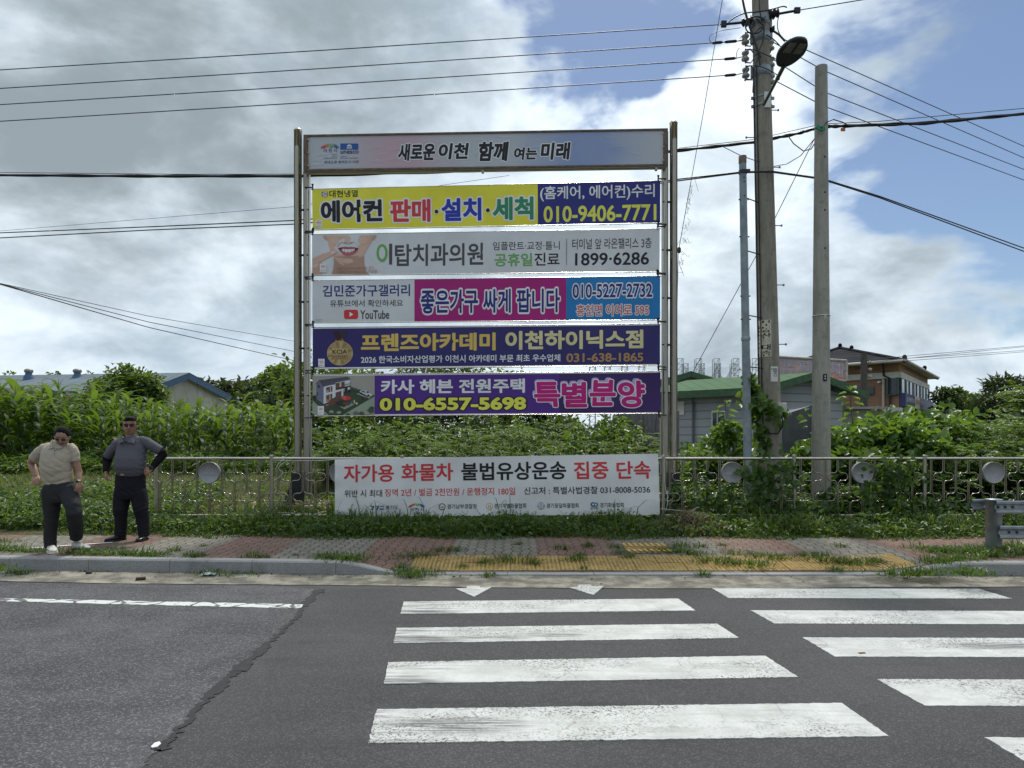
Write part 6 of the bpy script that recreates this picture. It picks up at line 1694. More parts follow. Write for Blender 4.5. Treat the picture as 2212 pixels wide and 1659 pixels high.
for k in range(26):
    t = random.random(); p = P(1500 - 37 * t, 380 + 220 * t, 12.6); q = [p]
    for _ in range(4): q.append(q[-1] + Vector((random.uniform(-.05, .05), random.uniform(-.03, .03), random.uniform(-.10, .04))))
    b.tube(q, .0028, 4)
b.lathe(P(1467, 541, 12.9) - Vector((0, 0, .05)), [(.015, 0), (.035, .02), (.035, .09), (.015, .11)], 8)
tag(b.build('dry_creeper', M['twig']), 'dry leafless creeper twined on the guy wire', 'creeper')
wire([P(1770, 278, 12.1), P(1640, 540, 13.5), P(1488, 820, 15.5)], .007, 'thin stay wire running from the pale pole down behind the lamp pole', name='guy_wire')
wire([P(1700, 290, 12.3), P(1714, 310, 12.2), P(1735, 326, 12.1), P(1752, 322, 12.1), P(1766, 300, 12.0), P(1772, 284, 12.0)], .009, 'looping black drop cable between the two concrete poles', 'cable', 'cable')
wire([P(1672, 359, 12.3), P(1700, 354, 12.2), P(1730, 336, 12.1), P(1764, 294, 12.0)], .007, 'lower sagging black drop cable between the two concrete poles', 'cable', 'cable')
wire([P(1560, 316, 12.6), P(1600, 336, 12.4), P(1640, 350, 12.25)], .007, 'short black cable dropping from the bundle onto the lamp pole', 'cable', 'cable')
wire([P(1772, 280, 11.8), P(1786, 264, 11.8), P(1800, 258, 11.8), P(1820, 264, 11.9), P(1838, 274, 12)], .009, 'black cable hump over the bundle at the pale pole', 'cable', 'cable')
b = MB(); g_ = P(1768, 276, 11.75); b.box(g_, (.10, .03, .06), Matrix.Rotation(.5, 3, 'Y')); b.box(g_ + Vector((.07, 0, -.01)), (.07, .03, .07), Matrix.Rotation(-.2, 3, 'Y'))
tag(b.build('cable_tag', simple('green_tag', (.02, .22, .12), .5)), 'green tags clipped on the cable bundle at the pale pole', 'cable tag')
b = MB(); b.box(P(1821, 280, 11.95), (.07, .02, .05)); tag(b.build('cable_tag', simple('orange_tag', (.45, .13, .04), .5)), 'orange tag hanging from the cable bundle right of the pale pole', 'cable tag')
for k, (ya, yb_) in enumerate(((790, 758), (777, 745), (783, 768), (771, 758))):
    wire([P(1872, 786 - 3 * k, 30.2), P(2212, ya - 30 + k * 2, 46), P(2400, ya - 52 + k * 2, 55)], .014, order[k] + ' faint distant wire running right from the timber pole')

# lettering of the far signs
M['bill_ink'] = simple('faded_purple_ink', (.36, .30, .41), .7); M['bill_pale'] = simple('faded_white_ink', (.62, .56, .56), .7)
bs = Sheet([(1668, 770), (1828, 779), (1828, 822.5), (1668, 816)], lambda x: 26.4 - .8 * (x - 1668) / 160)
ZB_ = lambda x, y: (1659 + .25 * x, 730 + .25 * y)
for tx, bx_, w_ in (('대월', (94, 217, 178, 246), .05), ('영광', (94, 217, 264, 330), .05), ('지게차', (246, 660, 190, 318), .06)):
    bs.text(bb_, tx, bx_, M['bill_ink'], ZB_, w_, M['bill_pale'], .05, .03)
bs.text(bb_, '63', (322, 365, 318, 345), M['bill_pale'], ZB_, .04, off=.03); bs.text(bb_, '2', (545, 562, 330, 357), M['bill_pale'], ZB_, .04, off=.03)

def face_text(parent, body, t0, t1, z0, z1, mat, bold):
    V, T = text_geo(body, bold); L = rootloc(parent); out = []
    for q_ in V:
        p_ = C + dr * (t0 + (t1 - t0) * q_[0]) + n_r * (.325 + .004 * q_[2]); out.append((p_.x - L.x, p_.y - L.y, z0 + (z1 - z0) * q_[1] - L.z))
    return link_mesh('lettering', np_mesh('lettering', out, None, T), mat, parent)
M['sign_pale'] = simple('pale_sign_letters', (.40, .40, .42), .6); M['sign_brown'] = simple('brown_sign_letters', (.22, .15, .11), .6)
face_text(sgn, '삼화페인트', Ltot * .03, Ltot * .28, 3.62, 3.94, M['sign_pale'], .03)
face_text(sgn, '철구사', Ltot * .32, Ltot * .46, 3.60, 3.94, M['sign_brown'], .03)
face_text(sgn, '대', Ltot * .50, Ltot * .58, 3.55, 3.95, M['sign_pale'], .03)
# ------------------------------------------------------------------ vegetation
M['leaf_weed'] = leafmat('weed_leaves', (.018, .050, .008), (.060, .125, .018), (.10, .16, .035), .38)
M['leaf_shrub'] = leafmat('shrub_leaves', (.016, .046, .010), (.060, .128, .021), (.12, .19, .04), .38, .42)
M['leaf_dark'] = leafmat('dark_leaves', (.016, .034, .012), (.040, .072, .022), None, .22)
M['leaf_tree'] = leafmat('tree_leaves', (.030, .062, .014), (.085, .145, .028), (.14, .19, .04), .35)
M['leaf_pine'] = leafmat('pine_needles', (.010, .024, .012), (.026, .048, .022), None, .12)
M['leaf_far'] = leafmat('far_leaves', (.022, .036, .020), (.048, .066, .034), (.075, .075, .045), .15)
M['leaf_vine'] = leafmat('vine_leaves', (.026, .064, .016), (.065, .130, .028), None, .35)
M['leaf_big'] = leafmat('broad_leaves', (.040, .095, .016), (.100, .200, .034), (.15, .25, .05), .42, .35)
M['grass_lush'] = leafmat('lush_grass', (.018, .048, .008), (.052, .110, .018), (.10, .145, .04), .35, .4)
M['grass_field'] = leafmat('mixed_field_grass', (.045, .075, .016), (.095, .135, .033), (.20, .18, .08), .35, .5)
M['corn'] = leafmat('corn_leaves', (.009, .032, .008), (.040, .098, .016), (.10, .165, .032), .40, .5, spec=.3)
M['corn_stalk'] = simple('corn_stalk', (.10, .16, .04), .6)
M['tassel'] = simple('corn_tassel', (.26, .22, .10), .8)
M['dead'] = leafmat('dry_weeds', (.10, .075, .045), (.20, .155, .095), None, .15, .8)
def leaves_np(pos, axis, nrm, ln, wd, droop=.25):
    """two-quad folded leaves with pointed tips"""
    n = len(pos)
    axis = axis / np.linalg.norm(axis, axis=1, keepdims=True)
    side = np.cross(axis, nrm); side /= (np.linalg.norm(side, axis=1, keepdims=True) + 1e-9)
    nn = np.cross(side, axis)
    ln = ln[:, None]; wd = wd[:, None]
    b0 = pos
    m1 = pos + axis * ln * .38 - nn * ln * droop * .10; m2 = pos + axis * ln * .72 - nn * ln * droop * .45; t = pos + axis * ln - nn * ln * droop
    up = nn * wd * .22
    r1 = m1 + side * wd * .5 + up; l1 = m1 - side * wd * .5 + up; r2 = m2 + side * wd * .36 + up * .7; l2 = m2 - side * wd * .36 + up * .7
    V = np.stack([b0, r1, r2, t, l2, l1], 1).reshape(-1, 3)
    i = np.arange(n)[:, None] * 6
    Q_ = np.concatenate([i + np.array([[0, 1, 2, 3]]), i + np.array([[0, 3, 4, 5]])])
    return V, Q_
def rnd_unit(rng, n):
    v = rng.normal(size=(n, 3)); return v / np.linalg.norm(v, axis=1, keepdims=True)
def crown_np(rng, centers, radii, n, ls, lw=.5, flat=.75, up=.35, spread=(.35, 1.0), droop=.25):
    """leaves spread through the shells of several overlapping clumps"""
    k = len(centers); w = np.array([r ** 2 for r in radii]); idx = rng.choice(k, n, p=w / w.sum())
    d = rnd_unit(rng, n); d[:, 2] = np.where(d[:, 2] < -.35, -d[:, 2] * .6, d[:, 2])
    rad = np.array(radii)[idx] * (spread[0] + (spread[1] - spread[0]) * rng.random(n) ** .45)
    rad *= 1 + .28 * np.sin(d[:, 0] * 7 + idx) * np.sin(d[:, 2] * 6 + idx * 2) + .18 * rng.normal(size=n) * (rng.random(n) < .25)
    off = d * rad[:, None]; off[:, 2] *= flat
    pos = np.array(centers)[idx] + off
    ax = d * .9 + rnd_unit(rng, n) * .75; ax[:, 2] -= .15
    nr = rnd_unit(rng, n) * .55 + np.array([0, -.12, 1.0]) * (.5 + up) + d * .3
    L = ls * rng.uniform(.55, 1.3, n)
    return leaves_np(pos, ax, nr, L, L * lw * rng.uniform(.8, 1.2, n), droop)
def compound_np(rng, centers, radii, nf, fl, leaflet, flat=.8):
    """pinnate fronds: rows of small leaflets along arching stems (false acacia, weeds)"""
    k = len(centers); w = np.array([r ** 2 for r in radii]); idx = rng.choice(k, nf, p=w / w.sum())
    d = rnd_unit(rng, nf); d[:, 2] = np.where(d[:, 2] < -.3, -d[:, 2] * .6, d[:, 2])
    rad = np.array(radii)[idx] * (.35 + .62 * rng.random(nf) ** .5)
    off = d * rad[:, None]; off[:, 2] *= flat
    p0 = np.array(centers)[idx] + off
    ax = d + rnd_unit(rng, nf) * .6; ax[:, 2] = np.abs(ax[:, 2]) * .4 + .05; ax /= np.linalg.norm(ax, axis=1, keepdims=True)
    sd = np.cross(ax, np.array([0, 0, 1.0])); sd /= np.linalg.norm(sd, axis=1, keepdims=True) + 1e-9
    m = 6; P_, A_, N_ = [], [], []
    L = fl * rng.uniform(.6, 1.25, nf)
    for j in range(m):
        t = (j + .6) / m
        c = p0 + ax * (L * t)[:, None]; c[:, 2] -= L * .45 * t * t
        for s_ in (-1, 1):
            P_.append(c); A_.append(sd * s_ + ax * .55 + np.array([0, 0, -.25])); N_.append(np.tile([0, 0, 1.0], (nf, 1)) + rnd_unit(rng, nf) * .35)
    P_ = np.concatenate(P_); A_ = np.concatenate(A_); N_ = np.concatenate(N_)
    ll = leaflet * rng.uniform(.7, 1.25, len(P_))
    return leaves_np(P_, A_, N_, ll, ll * .5, .15)
def foliage(name, VQ, mat, parent):
    L = np.array(rootloc(parent)[:])
    return link_mesh(name, np_mesh(name, VQ[0] - L, VQ[1]), mat, parent)
def branches(b, base, tips, r0, rng, wob=.08):
    for t in tips:
        t = Vector(t); pts = []
        for i in range(6):
            k = i / 5; p = base.lerp(t, k); p.z = base.z + (t.z - base.z) * k ** .85
            if 0 < i < 5: p += Vector(rng.uniform(-wob, wob, 3))
            pts.append(p)
        b.tube(pts, [r0 * (1 - .8 * i / 5) for i in range(6)], 6)
def shrub(px, d, top_py, w, label, n=900, ls=.12, mat='leaf_shrub', kind='leaf', dep=None, seed=0, name='shrub', group=None, lw=.6, base_z=None, cat='shrub'):
    rng = np.random.default_rng(seed + 100)
    x = P(px, 0, d).x; zb = float(gz(x, d)) if base_z is None else base_z; zt = P(px, top_py, d).z; h = max(zt - zb, .3); dep = dep or w * .7
    root = empty(name, (x, d, zb), label, cat, group)
    k = max(5, int(6 + w * 2)); C_, R_ = [], []
    for i in range(k):
        u = rng.uniform(-1, 1); v = rng.uniform(-1, 1)
        hh = (1 - .55 * u * u) * rng.uniform(.35, .92)
        C_.append((x + u * w * .40, d + v * dep * .38, zb + h * hh * .82)); R_.append(h * rng.uniform(.20, .34) if h < w else w * rng.uniform(.20, .32))
    C_.append((x + rng.uniform(-.1, .1) * w, d, zb + h - .26 * min(h, w))); R_.append(.26 * min(h, w))
    C_.append((x, d, zb + h * .3)); R_.append(min(w * .5, h * .4))
    b = MB(); branches(b, Vector((x, d, zb - .05)), [c for c in C_], .018 + .012 * h, rng); b.build('stem', M['twig'], root)
    VQ = crown_np(rng, C_, R_, n, ls, lw) if kind == 'leaf' else compound_np(rng, C_, R_, n // 8, ls * 3.2, ls * .85)
    foliage('foliage', VQ, M[mat], root)
    return root
def tree(px, d, top_py, w, label, n=1600, ls=.3, mat='leaf_tree', seed=0, trunk=.35, name='tree', group=None, cat='tree', kind='leaf', flat=.85, bot=.25, lw=.6, dep=None):
    rng = np.random.default_rng(seed + 500)
    x = P(px, 0, d).x; zb = float(gz(x, d)); zt = P(px, top_py, d).z; h = zt - zb
    root = empty(name, (x, d, zb), label, cat, group); dep = dep or w * .8
    k = int(9 + w); C_, R_ = [], []
    for i in range(k):
        f = rng.uniform(bot, .86); env = math.sin(math.pi * min(1, (f - bot * .6) / (1.02 - bot * .6))) ** .6
        a = rng.uniform(0, 6.28); rr = rng.uniform(.2, .75) * env
        C_.append((x + math.cos(a) * rr * w * .5, d + math.sin(a) * rr * dep * .5, zb + h * f)); R_.append(w * rng.uniform(.15, .27))
    C_.append((x + rng.uniform(-.1, .1) * w, d, zt - w * .16)); R_.append(w * .17)
    b = MB(); top = Vector((x, d, zb + h * .8)); ptsT = [Vector((x, d, zb - .1)).lerp(top, i / 6) + Vector((rng.uniform(-.05, .05) * w * .3, 0, 0)) for i in range(7)]
    r0 = trunk * .5
    b.tube(ptsT, [r0 * (1.25 - i / 6) for i in range(7)], 9)
    branches(b, ptsT[2], C_[:6], r0 * .45, rng, .1); branches(b, ptsT[4], C_[6:], r0 * .35, rng, .1)
    b.build('trunk', M['bark'], root)
    VQ = crown_np(rng, C_, R_, n, ls, lw, flat) if kind == 'leaf' else compound_np(rng, C_, R_, n // 10, ls * 3, ls * .8)
    foliage('crown', VQ, M[mat], root)
    return root
# far wooded skyline behind the warehouse and the sign
rs = random.Random(77)
far = [(432, 828, 5), (452, 820, 7), (478, 822, 6), (500, 824, 6), (520, 822, 6), (545, 816, 7), (566, 822, 6), (590, 826, 5)]
for k, (px, py, w) in enumerate(far):
    o = tree(px, 92 + (k % 3) * 6, py, w, 'dark distant tree of the wooded skyline right of the warehouse', 1300, .75, 'leaf_far', k, .5, group='far skyline trees', bot=.05)
for k, (px, py, lab) in enumerate(((22, 803, 'sparse treetop peeping over the far left end of the blue roof'), (121, 801, 'small treetop peeping over the blue roof between the ventilators'), (190, 804, 'treetop peeping over the blue roof beside the right ventilator'))):
    tree(px, 85, py, 3.2, lab, 260, .5, 'leaf_tree', 30 + k, .3, bot=.6)
tree(606, 46, 788, 4.2, 'tall mid green tree directly left of the banner stand', 2600, .34, 'leaf_tree', 41, .3, bot=.1)
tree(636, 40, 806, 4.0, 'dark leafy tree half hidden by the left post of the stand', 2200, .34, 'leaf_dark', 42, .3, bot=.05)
tree(560, 44, 850, 3.6, 'low dark rounded tree at the end of the corn field', 1500, .30, 'leaf_dark', 43, .25, bot=.05)
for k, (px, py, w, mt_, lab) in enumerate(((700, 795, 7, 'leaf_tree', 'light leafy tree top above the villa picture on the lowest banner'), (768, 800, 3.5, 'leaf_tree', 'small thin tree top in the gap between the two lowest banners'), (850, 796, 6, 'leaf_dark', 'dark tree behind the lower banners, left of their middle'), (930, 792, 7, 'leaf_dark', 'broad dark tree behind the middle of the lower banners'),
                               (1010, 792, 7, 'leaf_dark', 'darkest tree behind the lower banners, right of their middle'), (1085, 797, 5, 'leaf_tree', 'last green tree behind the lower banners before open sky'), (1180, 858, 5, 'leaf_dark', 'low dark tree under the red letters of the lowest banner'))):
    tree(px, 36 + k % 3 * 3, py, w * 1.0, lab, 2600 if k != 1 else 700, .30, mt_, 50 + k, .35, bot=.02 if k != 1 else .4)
# bush tree standing in the corn
tree(266, 27.5, 786, 2.7, 'bushy bright green tree rising from the corn before the warehouse', 4200, .20, 'leaf_tree', 61, .16, bot=.22, lw=.45, flat=1.0)
tree(345, 28.0, 834, 2.3, 'smaller bush beside the bushy tree in front of the cream gable', 1700, .19, 'leaf_tree', 62, .12, bot=.2, lw=.45)
# weedy thicket behind the sign
th = [(706, 15.2, 905, 1.7), (760, 16.4, 896, 1.8), (812, 15.0, 915, 1.6), (868, 16.8, 893, 2.1), (925, 15.5, 908, 1.8), (985, 16.6, 898, 2.0), (1040, 15.1, 912, 1.8), (1098, 16.5, 890, 2.0), (1150, 15.4, 905, 1.8), (1208, 16.4, 892, 1.9), (1262, 15.2, 890, 1.7), (1318, 15.9, 900, 1.6), (1372, 15.0, 915, 1.5), (735, 14.2, 945, 1.4), (845, 14.0, 950, 1.5), (960, 14.1, 945, 1.6), (1080, 14.0, 948, 1.6), (1200, 14.1, 945, 1.6), (1300, 14.0, 938, 1.6), (1400, 14.1, 942, 1.3)]
for k, (px, d, py, w) in enumerate(th):
    comp = k not in (1, 10, 11, 14)
    shrub(px, d, py, w, 'feathery bright green weed bush in the thicket under the lowest banner' if comp else 'broad-leaved weed bush in the thicket under the lowest banner', 2300 if comp else 1100, .075 if comp else .12, 'leaf_weed', 'comp' if comp else 'leaf', 1.3, 200 + k, 'weed_bush', 'thicket bushes' if comp else 'broad-leaved thicket bushes', cat='bush')
for k, (px, d, py, w) in enumerate(((760, 20, 885, 3), (900, 21, 880, 3.2), (1050, 21, 878, 3.2), (1200, 20.5, 880, 3), (1330, 19.5, 890, 2.2))):
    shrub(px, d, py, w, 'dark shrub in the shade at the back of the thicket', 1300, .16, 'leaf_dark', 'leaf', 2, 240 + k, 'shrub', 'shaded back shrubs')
b = MB(); x_ = P(1388, 0, 15.5).x
for k in range(5):
    rng = np.random.default_rng(k); branches(b, Vector((x_ + .08 * k - .15, 15.5, .5)), [(x_ + rng.uniform(-.3, .35), 15.5, 2.1 + rng.uniform(-.3, .3))], .022, rng, .06)
tag(b.build('bare_stems', M['twig']), 'cluster of bare twisted stems behind the right stand post', 'stems')
# shrubs between the stand and the poles
for k, (px, d, py, w, ls, lab, mt_) in enumerate(((1490, 14.5, 948, 1.2, .11, 'low shrub at the foot of the grey shed just right of the stand', 'leaf_shrub'), (1545, 13.6, 918, 1.1, .14, 'leafy shrub in front of the shed window', 'leaf_big'), (1580, 13.2, 905, .85, .15, 'upright shrub touching the slim steel pole', 'leaf_big'), (1520, 12.9, 950, 1.2, .12, 'rounded shrub behind the first plaque right of the notice', 'leaf_shrub'),
                                           (1600, 12.9, 962, .9, .12, 'shrub round the foot of the slim steel pole', 'leaf_shrub'), (1722, 13.4, 962, .9, .13, 'shrub between the two concrete poles below the tarpaulin', 'leaf_big'))):
    shrub(px, d, py, w, lab, 900, ls, mt_, 'leaf', .9, 260 + k)
def sapling(px, d, top_py, label, seed, ls=.17, lean=.06, n=16):
    rng = np.random.default_rng(seed); x = P(px, 0, d).x; zb = float(gz(x, d)); zt = P(px, top_py, d).z
    root = empty('sapling', (x, d, zb), label, 'sapling')
    st_ = [Vector((x + lean * math.sin(i * .5) * .8 + rng.uniform(-.015, .015), d, zb + (zt - zb) * i / 9)) for i in range(10)]
    b = MB(); b.tube(st_, [.014 * (1 - .7 * i / 9) for i in range(10)], 6); b.build('stem', M['twig'], root)
    pos, ax = [], []
    for i in range(n):
        t = .30 + .70 * i / (n - 1); k = min(8, int(t * 9)); p = st_[k].lerp(st_[k + 1], t * 9 - k); a = i * 2.4 + rng.uniform(-.3, .3)
        for q in range(2):
            a2 = a + q * 2.6; pos.append(p + Vector((math.cos(a2), math.sin(a2), .3)) * .05); ax.append((math.cos(a2), math.sin(a2), .12 - .3 * (1 - t)))
    pos = np.array([p[:] for p in pos]); ax = np.array(ax); m = len(pos); L = ls * rng.uniform(.7, 1.2, m)
    foliage('foliage', leaves_np(pos, ax, np.tile([0, -.25, 1.], (m, 1)), L, L * .62, .35), M['leaf_big'], root)
sapling(1841, 13.6, 838, 'single tall broad-leaved sapling rising above the shrubs before the brick wall', 1, .20)
sapling(1572, 13.3, 868, 'tall reddish stemmed sapling beside the slim steel pole', 2, .17)
for k_, (px_, d_, py_) in enumerate(((722, 15.0, 893), (792, 14.6, 918), (905, 14.4, 905), (1012, 14.8, 896), (1125, 14.5, 902), (1238, 14.6, 886), (1345, 14.4, 893))):
    sapling(px_, d_, py_, 'tall weed stalk under ' + ('the villa picture', 'the left edge of the purple print', 'the white house words', 'the middle of the lowest banner', 'the end of the yellow phone number', 'the first magenta letters', 'the last magenta letters')[k_], 20 + k_, .13, .10, 14)
sapling(1755, 13.2, 885, 'short sapling peeping out left of the pale pole', 3, .15, n=12)
# big mass of shrubs on the right
rt = [(1820, 13.0, 905, 1.5), (1880, 13.8, 888, 1.6), (1945, 13.1, 882, 1.7), (2010, 14.2, 870, 1.9), (2075, 13.2, 890, 1.7), (2140, 14.0, 880, 1.8), (2210, 13.3, 872, 1.9), (2290, 13.8, 860, 2.0), (1850, 12.5, 958, 1.5), (1925, 12.4, 950, 1.5), (2005, 12.5, 945, 1.6), (2085, 12.4, 950, 1.6), (2165, 12.5, 940, 1.6), (2250, 12.4, 945, 1.6)]
RL = ['broad-leaved shrub just right of the pale pole', 'leafy shrub below the timber pole', 'tall leafy shrub below the brick building corner window', 'tall shrub whose top covers the navy shop sign', 'leafy shrub below the distant treetops right of the building', 'feathery shrub left of the far right pine', 'feathery shrub at the right picture edge', 'shrub just past the right picture edge',
      'shrub behind the railing right of the pale pole', 'shrub behind the railing, right of the second plaque post', 'shrub behind the railing left of the last railing post', 'shrub behind the railing right of the last railing post', 'shrub behind the rightmost railing plaque', 'shrub behind the guardrail end']
for k, (px, d, py, w) in enumerate(rt):
    comp = k in (4, 5, 6, 7, 11, 12)
    shrub(px, d, py, w, RL[k], 2600 if comp else 1500, .085 if comp else (.17 if k < 4 else .13), 'leaf_shrub' if comp or k > 7 else 'leaf_big', 'comp' if comp else 'leaf', 1.3, 300 + k, lw=.72)
for k, (px, d, py, w) in enumerate(((1900, 17, 885, 2.5), (2040, 18, 876, 3), (2180, 18, 872, 3))):
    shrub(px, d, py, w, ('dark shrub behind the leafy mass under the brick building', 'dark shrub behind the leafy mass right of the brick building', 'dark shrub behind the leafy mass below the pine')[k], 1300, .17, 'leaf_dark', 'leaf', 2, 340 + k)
for k, (px, d, py, w, mt_, lab) in enumerate(((2040, 44, 838, 3.2, 'leaf_dark', 'small dark tree beside the right end of the brick building'), (2075, 46, 846, 2.6, 'leaf_tree', 'second small tree right of the brick building'))):
    tree(px, d, py, w, lab, 1300, .3, mt_, 70 + k, .25, bot=.1)
tree(2175, 24, 806, 2.6, 'dark pine tree near the right edge', 4200, .26, 'leaf_pine', 81, .25, bot=.1, lw=.18, flat=.55)
tree(2225, 19, 826, 2.4, 'lighter green tree in front of the pine at the right edge', 3000, .16, 'leaf_tree', 82, .2, bot=.05, kind='comp')
tree(2290, 26, 812, 4.0, 'dark tree just beyond the right edge behind the pine', 2400, .28, 'leaf_dark', 83, .3, bot=.05)
# vines
def vine(pts, n, ls, label, spread, seed, mat='leaf_vine', name='vine'):
    rng = np.random.default_rng(seed); pts = [Vector(p) for p in pts]
    root = empty(name, (pts[0].x, pts[0].y, pts[0].z), label, 'vine')
    b = MB(); b.tube([p + Vector(rng.uniform(-.03, .03, 3)) for p in sagline(pts, 0, 6)], .006, 5); b.build('stem', M['twig'], root)
    L = sagline(pts, 0, 12); idx = rng.integers(0, len(L), n)
    pos = np.array([L[i][:] for i in idx]) + rng.normal(size=(n, 3)) * np.array(spread)
    ax = rnd_unit(rng, n); ax[:, 2] -= .5; ax[:, 1] -= .25
    nr = np.tile([0, -1.0, .55], (n, 1)) + rnd_unit(rng, n) * .6
    l_ = ls * rng.uniform(.6, 1.3, n)
    foliage('foliage', leaves_np(pos, ax, nr, l_, l_ * .85, .2), M[mat], root)
vine([P(1650, 985, 12.15), P(1640, 930, 12.15), P(1630, 880, 12.15), P(1624, 845, 12.1), P(1620, 818, 12.05)], 210, .12, 'green creeper climbing between the steel pole and the stained concrete pole', (.075, .04, .07), 1, 'leaf_shrub')
vine([P(1690, 905, 12.1), P(1665, 880, 12.1), P(1640, 872, 12.1), P(1618, 870, 12.0)], 90, .13, 'leafy creeper arm wrapped across the concrete pole below the meter box', (.10, .03, .06), 2, 'leaf_big')
vine([P(1660, 1070, 11.36), P(1672, 1040, 11.34), P(1665, 1012, 11.34), P(1648, 1040, 11.36), P(1635, 1080, 11.36)], 230, .10, 'five-lobed vine over the railing right of the first plaque', (.22, .03, .14), 3)
vine([P(1580, 1100, 11.36), P(1545, 1080, 11.36), P(1520, 1060, 11.36)], 170, .09, 'low vine over the railing under the first plaque', (.22, .03, .10), 4)
vine([P(1895, 1075, 11.36), P(1920, 1035, 11.34), P(1950, 1012, 11.34), P(1915, 1065, 11.36), P(1885, 1095, 11.36)], 260, .10, 'vine over the railing beside the second plaque', (.22, .03, .15), 5)
vine([P(1790, 1090, 11.36), P(1750, 1100, 11.36), P(1720, 1105, 11.36)], 110, .09, 'small vine along the bottom rail at the plain post', (.18, .03, .05), 6)
vine([P(1990, 1085, 11.36), P(2040, 1090, 11.36), P(1960, 1100, 11.36)], 150, .09, 'vine creeping along the bottom rail near the last post', (.25, .03, .07), 7)
# ------------------------------------------------------------------ corn
def corn_mesh(seed):
    r = random.Random(seed); H = r.uniform(1.38, 1.9); V, Fq, mi = [], [], []
    b = MB(); top = Vector((r.uniform(-.05, .05), r.uniform(-.05, .05), H))
    stem = [Vector((0, 0, -.05)).lerp(top, i / 8) for i in range(9)]
    b.tube(stem, [.011 * (1 - .6 * i / 8) for i in range(9)], 6, True, 1)
    nl = r.randint(11, 13); az = r.uniform(0, 6.28)
    for i in range(nl):
        t = .16 + .80 * i / (nl - 1); p = Vector((0, 0, 0)).lerp(top, t); az += math.pi + r.uniform(-.5, .5)
        L = r.uniform(.80, 1.10) * (1 - .30 * abs(t - .5) * 2); w = .064 * r.uniform(.8, 1.25)
        el = r.uniform(.75, 1.15) + .25 * t; d = Vector((math.cos(az), math.sin(az), 0)); s = Vector((-math.sin(az), math.cos(az), 0))
        k = 7; pts = []; pos = p.copy(); ang = el; bend = r.uniform(.24, .40) * (1.15 - .45 * t); tw = r.uniform(-.5, .5)
        for j in range(k + 1):
            u = j / k; ww = w * (math.sin(math.pi * min(1, .22 + .78 * u)) ** .8) if u > 0 else w * .5
            if j == k: ww = .002
            sv = s * math.cos(tw * u) + Vector((0, 0, 1)) * math.sin(tw * u)
            pts.append((pos.copy(), sv * ww)); pos = pos + (d * math.cos(ang) + Vector((0, 0, 1)) * math.sin(ang)) * (L / k); ang -= bend
        vs = []
        for c, sv in pts: vs += [c + sv + Vector((0, 0, .012)), c, c - sv + Vector((0, 0, .012))]
        b.add(vs, [q for j in range(k) for q in ((j * 3, j * 3 + 1, j * 3 + 4, j * 3 + 3), (j * 3 + 1, j * 3 + 2, j * 3 + 5, j * 3 + 4))], 0, True)
    if r.random() < .55:
        for q in range(6):
            a = q * 1.05; b.tube([top, top + Vector((math.cos(a) * .05, math.sin(a) * .05, .14)), top + Vector((math.cos(a) * .12, math.sin(a) * .12, .22))], [.004, .004, .003], 4, False, 2)
        b.tube([top, top + Vector((0, 0, .28))], [.005, .003], 4, False, 2)
    me = b.mesh('corn_plant')
    for m_ in (M['corn'], M['corn_stalk'], M['tassel']): me.materials.append(m_)
    return me
CM = [corn_mesh(i) for i in range(9)]
rc = random.Random(12)
spots = []
for row in range(7):
    d = 18.2 + row * .85
    x = P(-70, 0, d).x
    while x < P(646 - row * 4, 0, d).x:
        spots.append((x + rc.uniform(-.07, .07), d + rc.uniform(-.22, .22))); x += .32 if row < 4 else .38
spots.sort(key=lambda q: q[1])
spots = spots[:298]
for i, (x, y) in enumerate(spots):
    me = CM[rc.randrange(9)]; o = bpy.data.objects.new('corn_plant', me); COL.objects.link(o)
    edge = .78 + .22 * (1 - sst(x, -12.8, -9.4)); s = rc.uniform(.82, 1.06) * float(edge) * (1.08 if x < -12.0 else 1.0)
    o.location = (x, y, float(gz(x, y))); o.rotation_euler = (rc.uniform(-.05, .05), rc.uniform(-.05, .05), rc.uniform(0, 6.28)); o.scale = (s, s, s)
    tag(o, 'leafy green corn stalk standing in the field behind the railing', 'corn plant', 'corn plants in the field')
# rest of the field behind the first rows
b = MB()
for row in range(6):
    d = 25.2 + row * 1.0
    x = P(-90, 0, d).x
    while x < P(600, 0, d).x:
        me = CM[rc.randrange(9)]; zz = float(gz(x, d)); a = rc.uniform(0, 6.28); s = rc.uniform(.80, 1.0); ca, sa = math.cos(a) * s, math.sin(a) * s
        vs = [(x + v.co.x * ca - v.co.y * sa, d + v.co.x * sa + v.co.y * ca, zz + v.co.z * s) for v in me.vertices]
        b0_ = len(b.v); b.v.extend(vs)
        for p_ in me.polygons: b.f.append(tuple(b0_ + i for i in p_.vertices)); b.m.append(p_.material_index); b.s.append(True)
        x += .55 + rc.uniform(-.1, .1)
tag(b.build('corn_rows', [M['corn'], M['corn_stalk'], M['tassel']], loc=(-10, 27, 1)), kind='stuff')
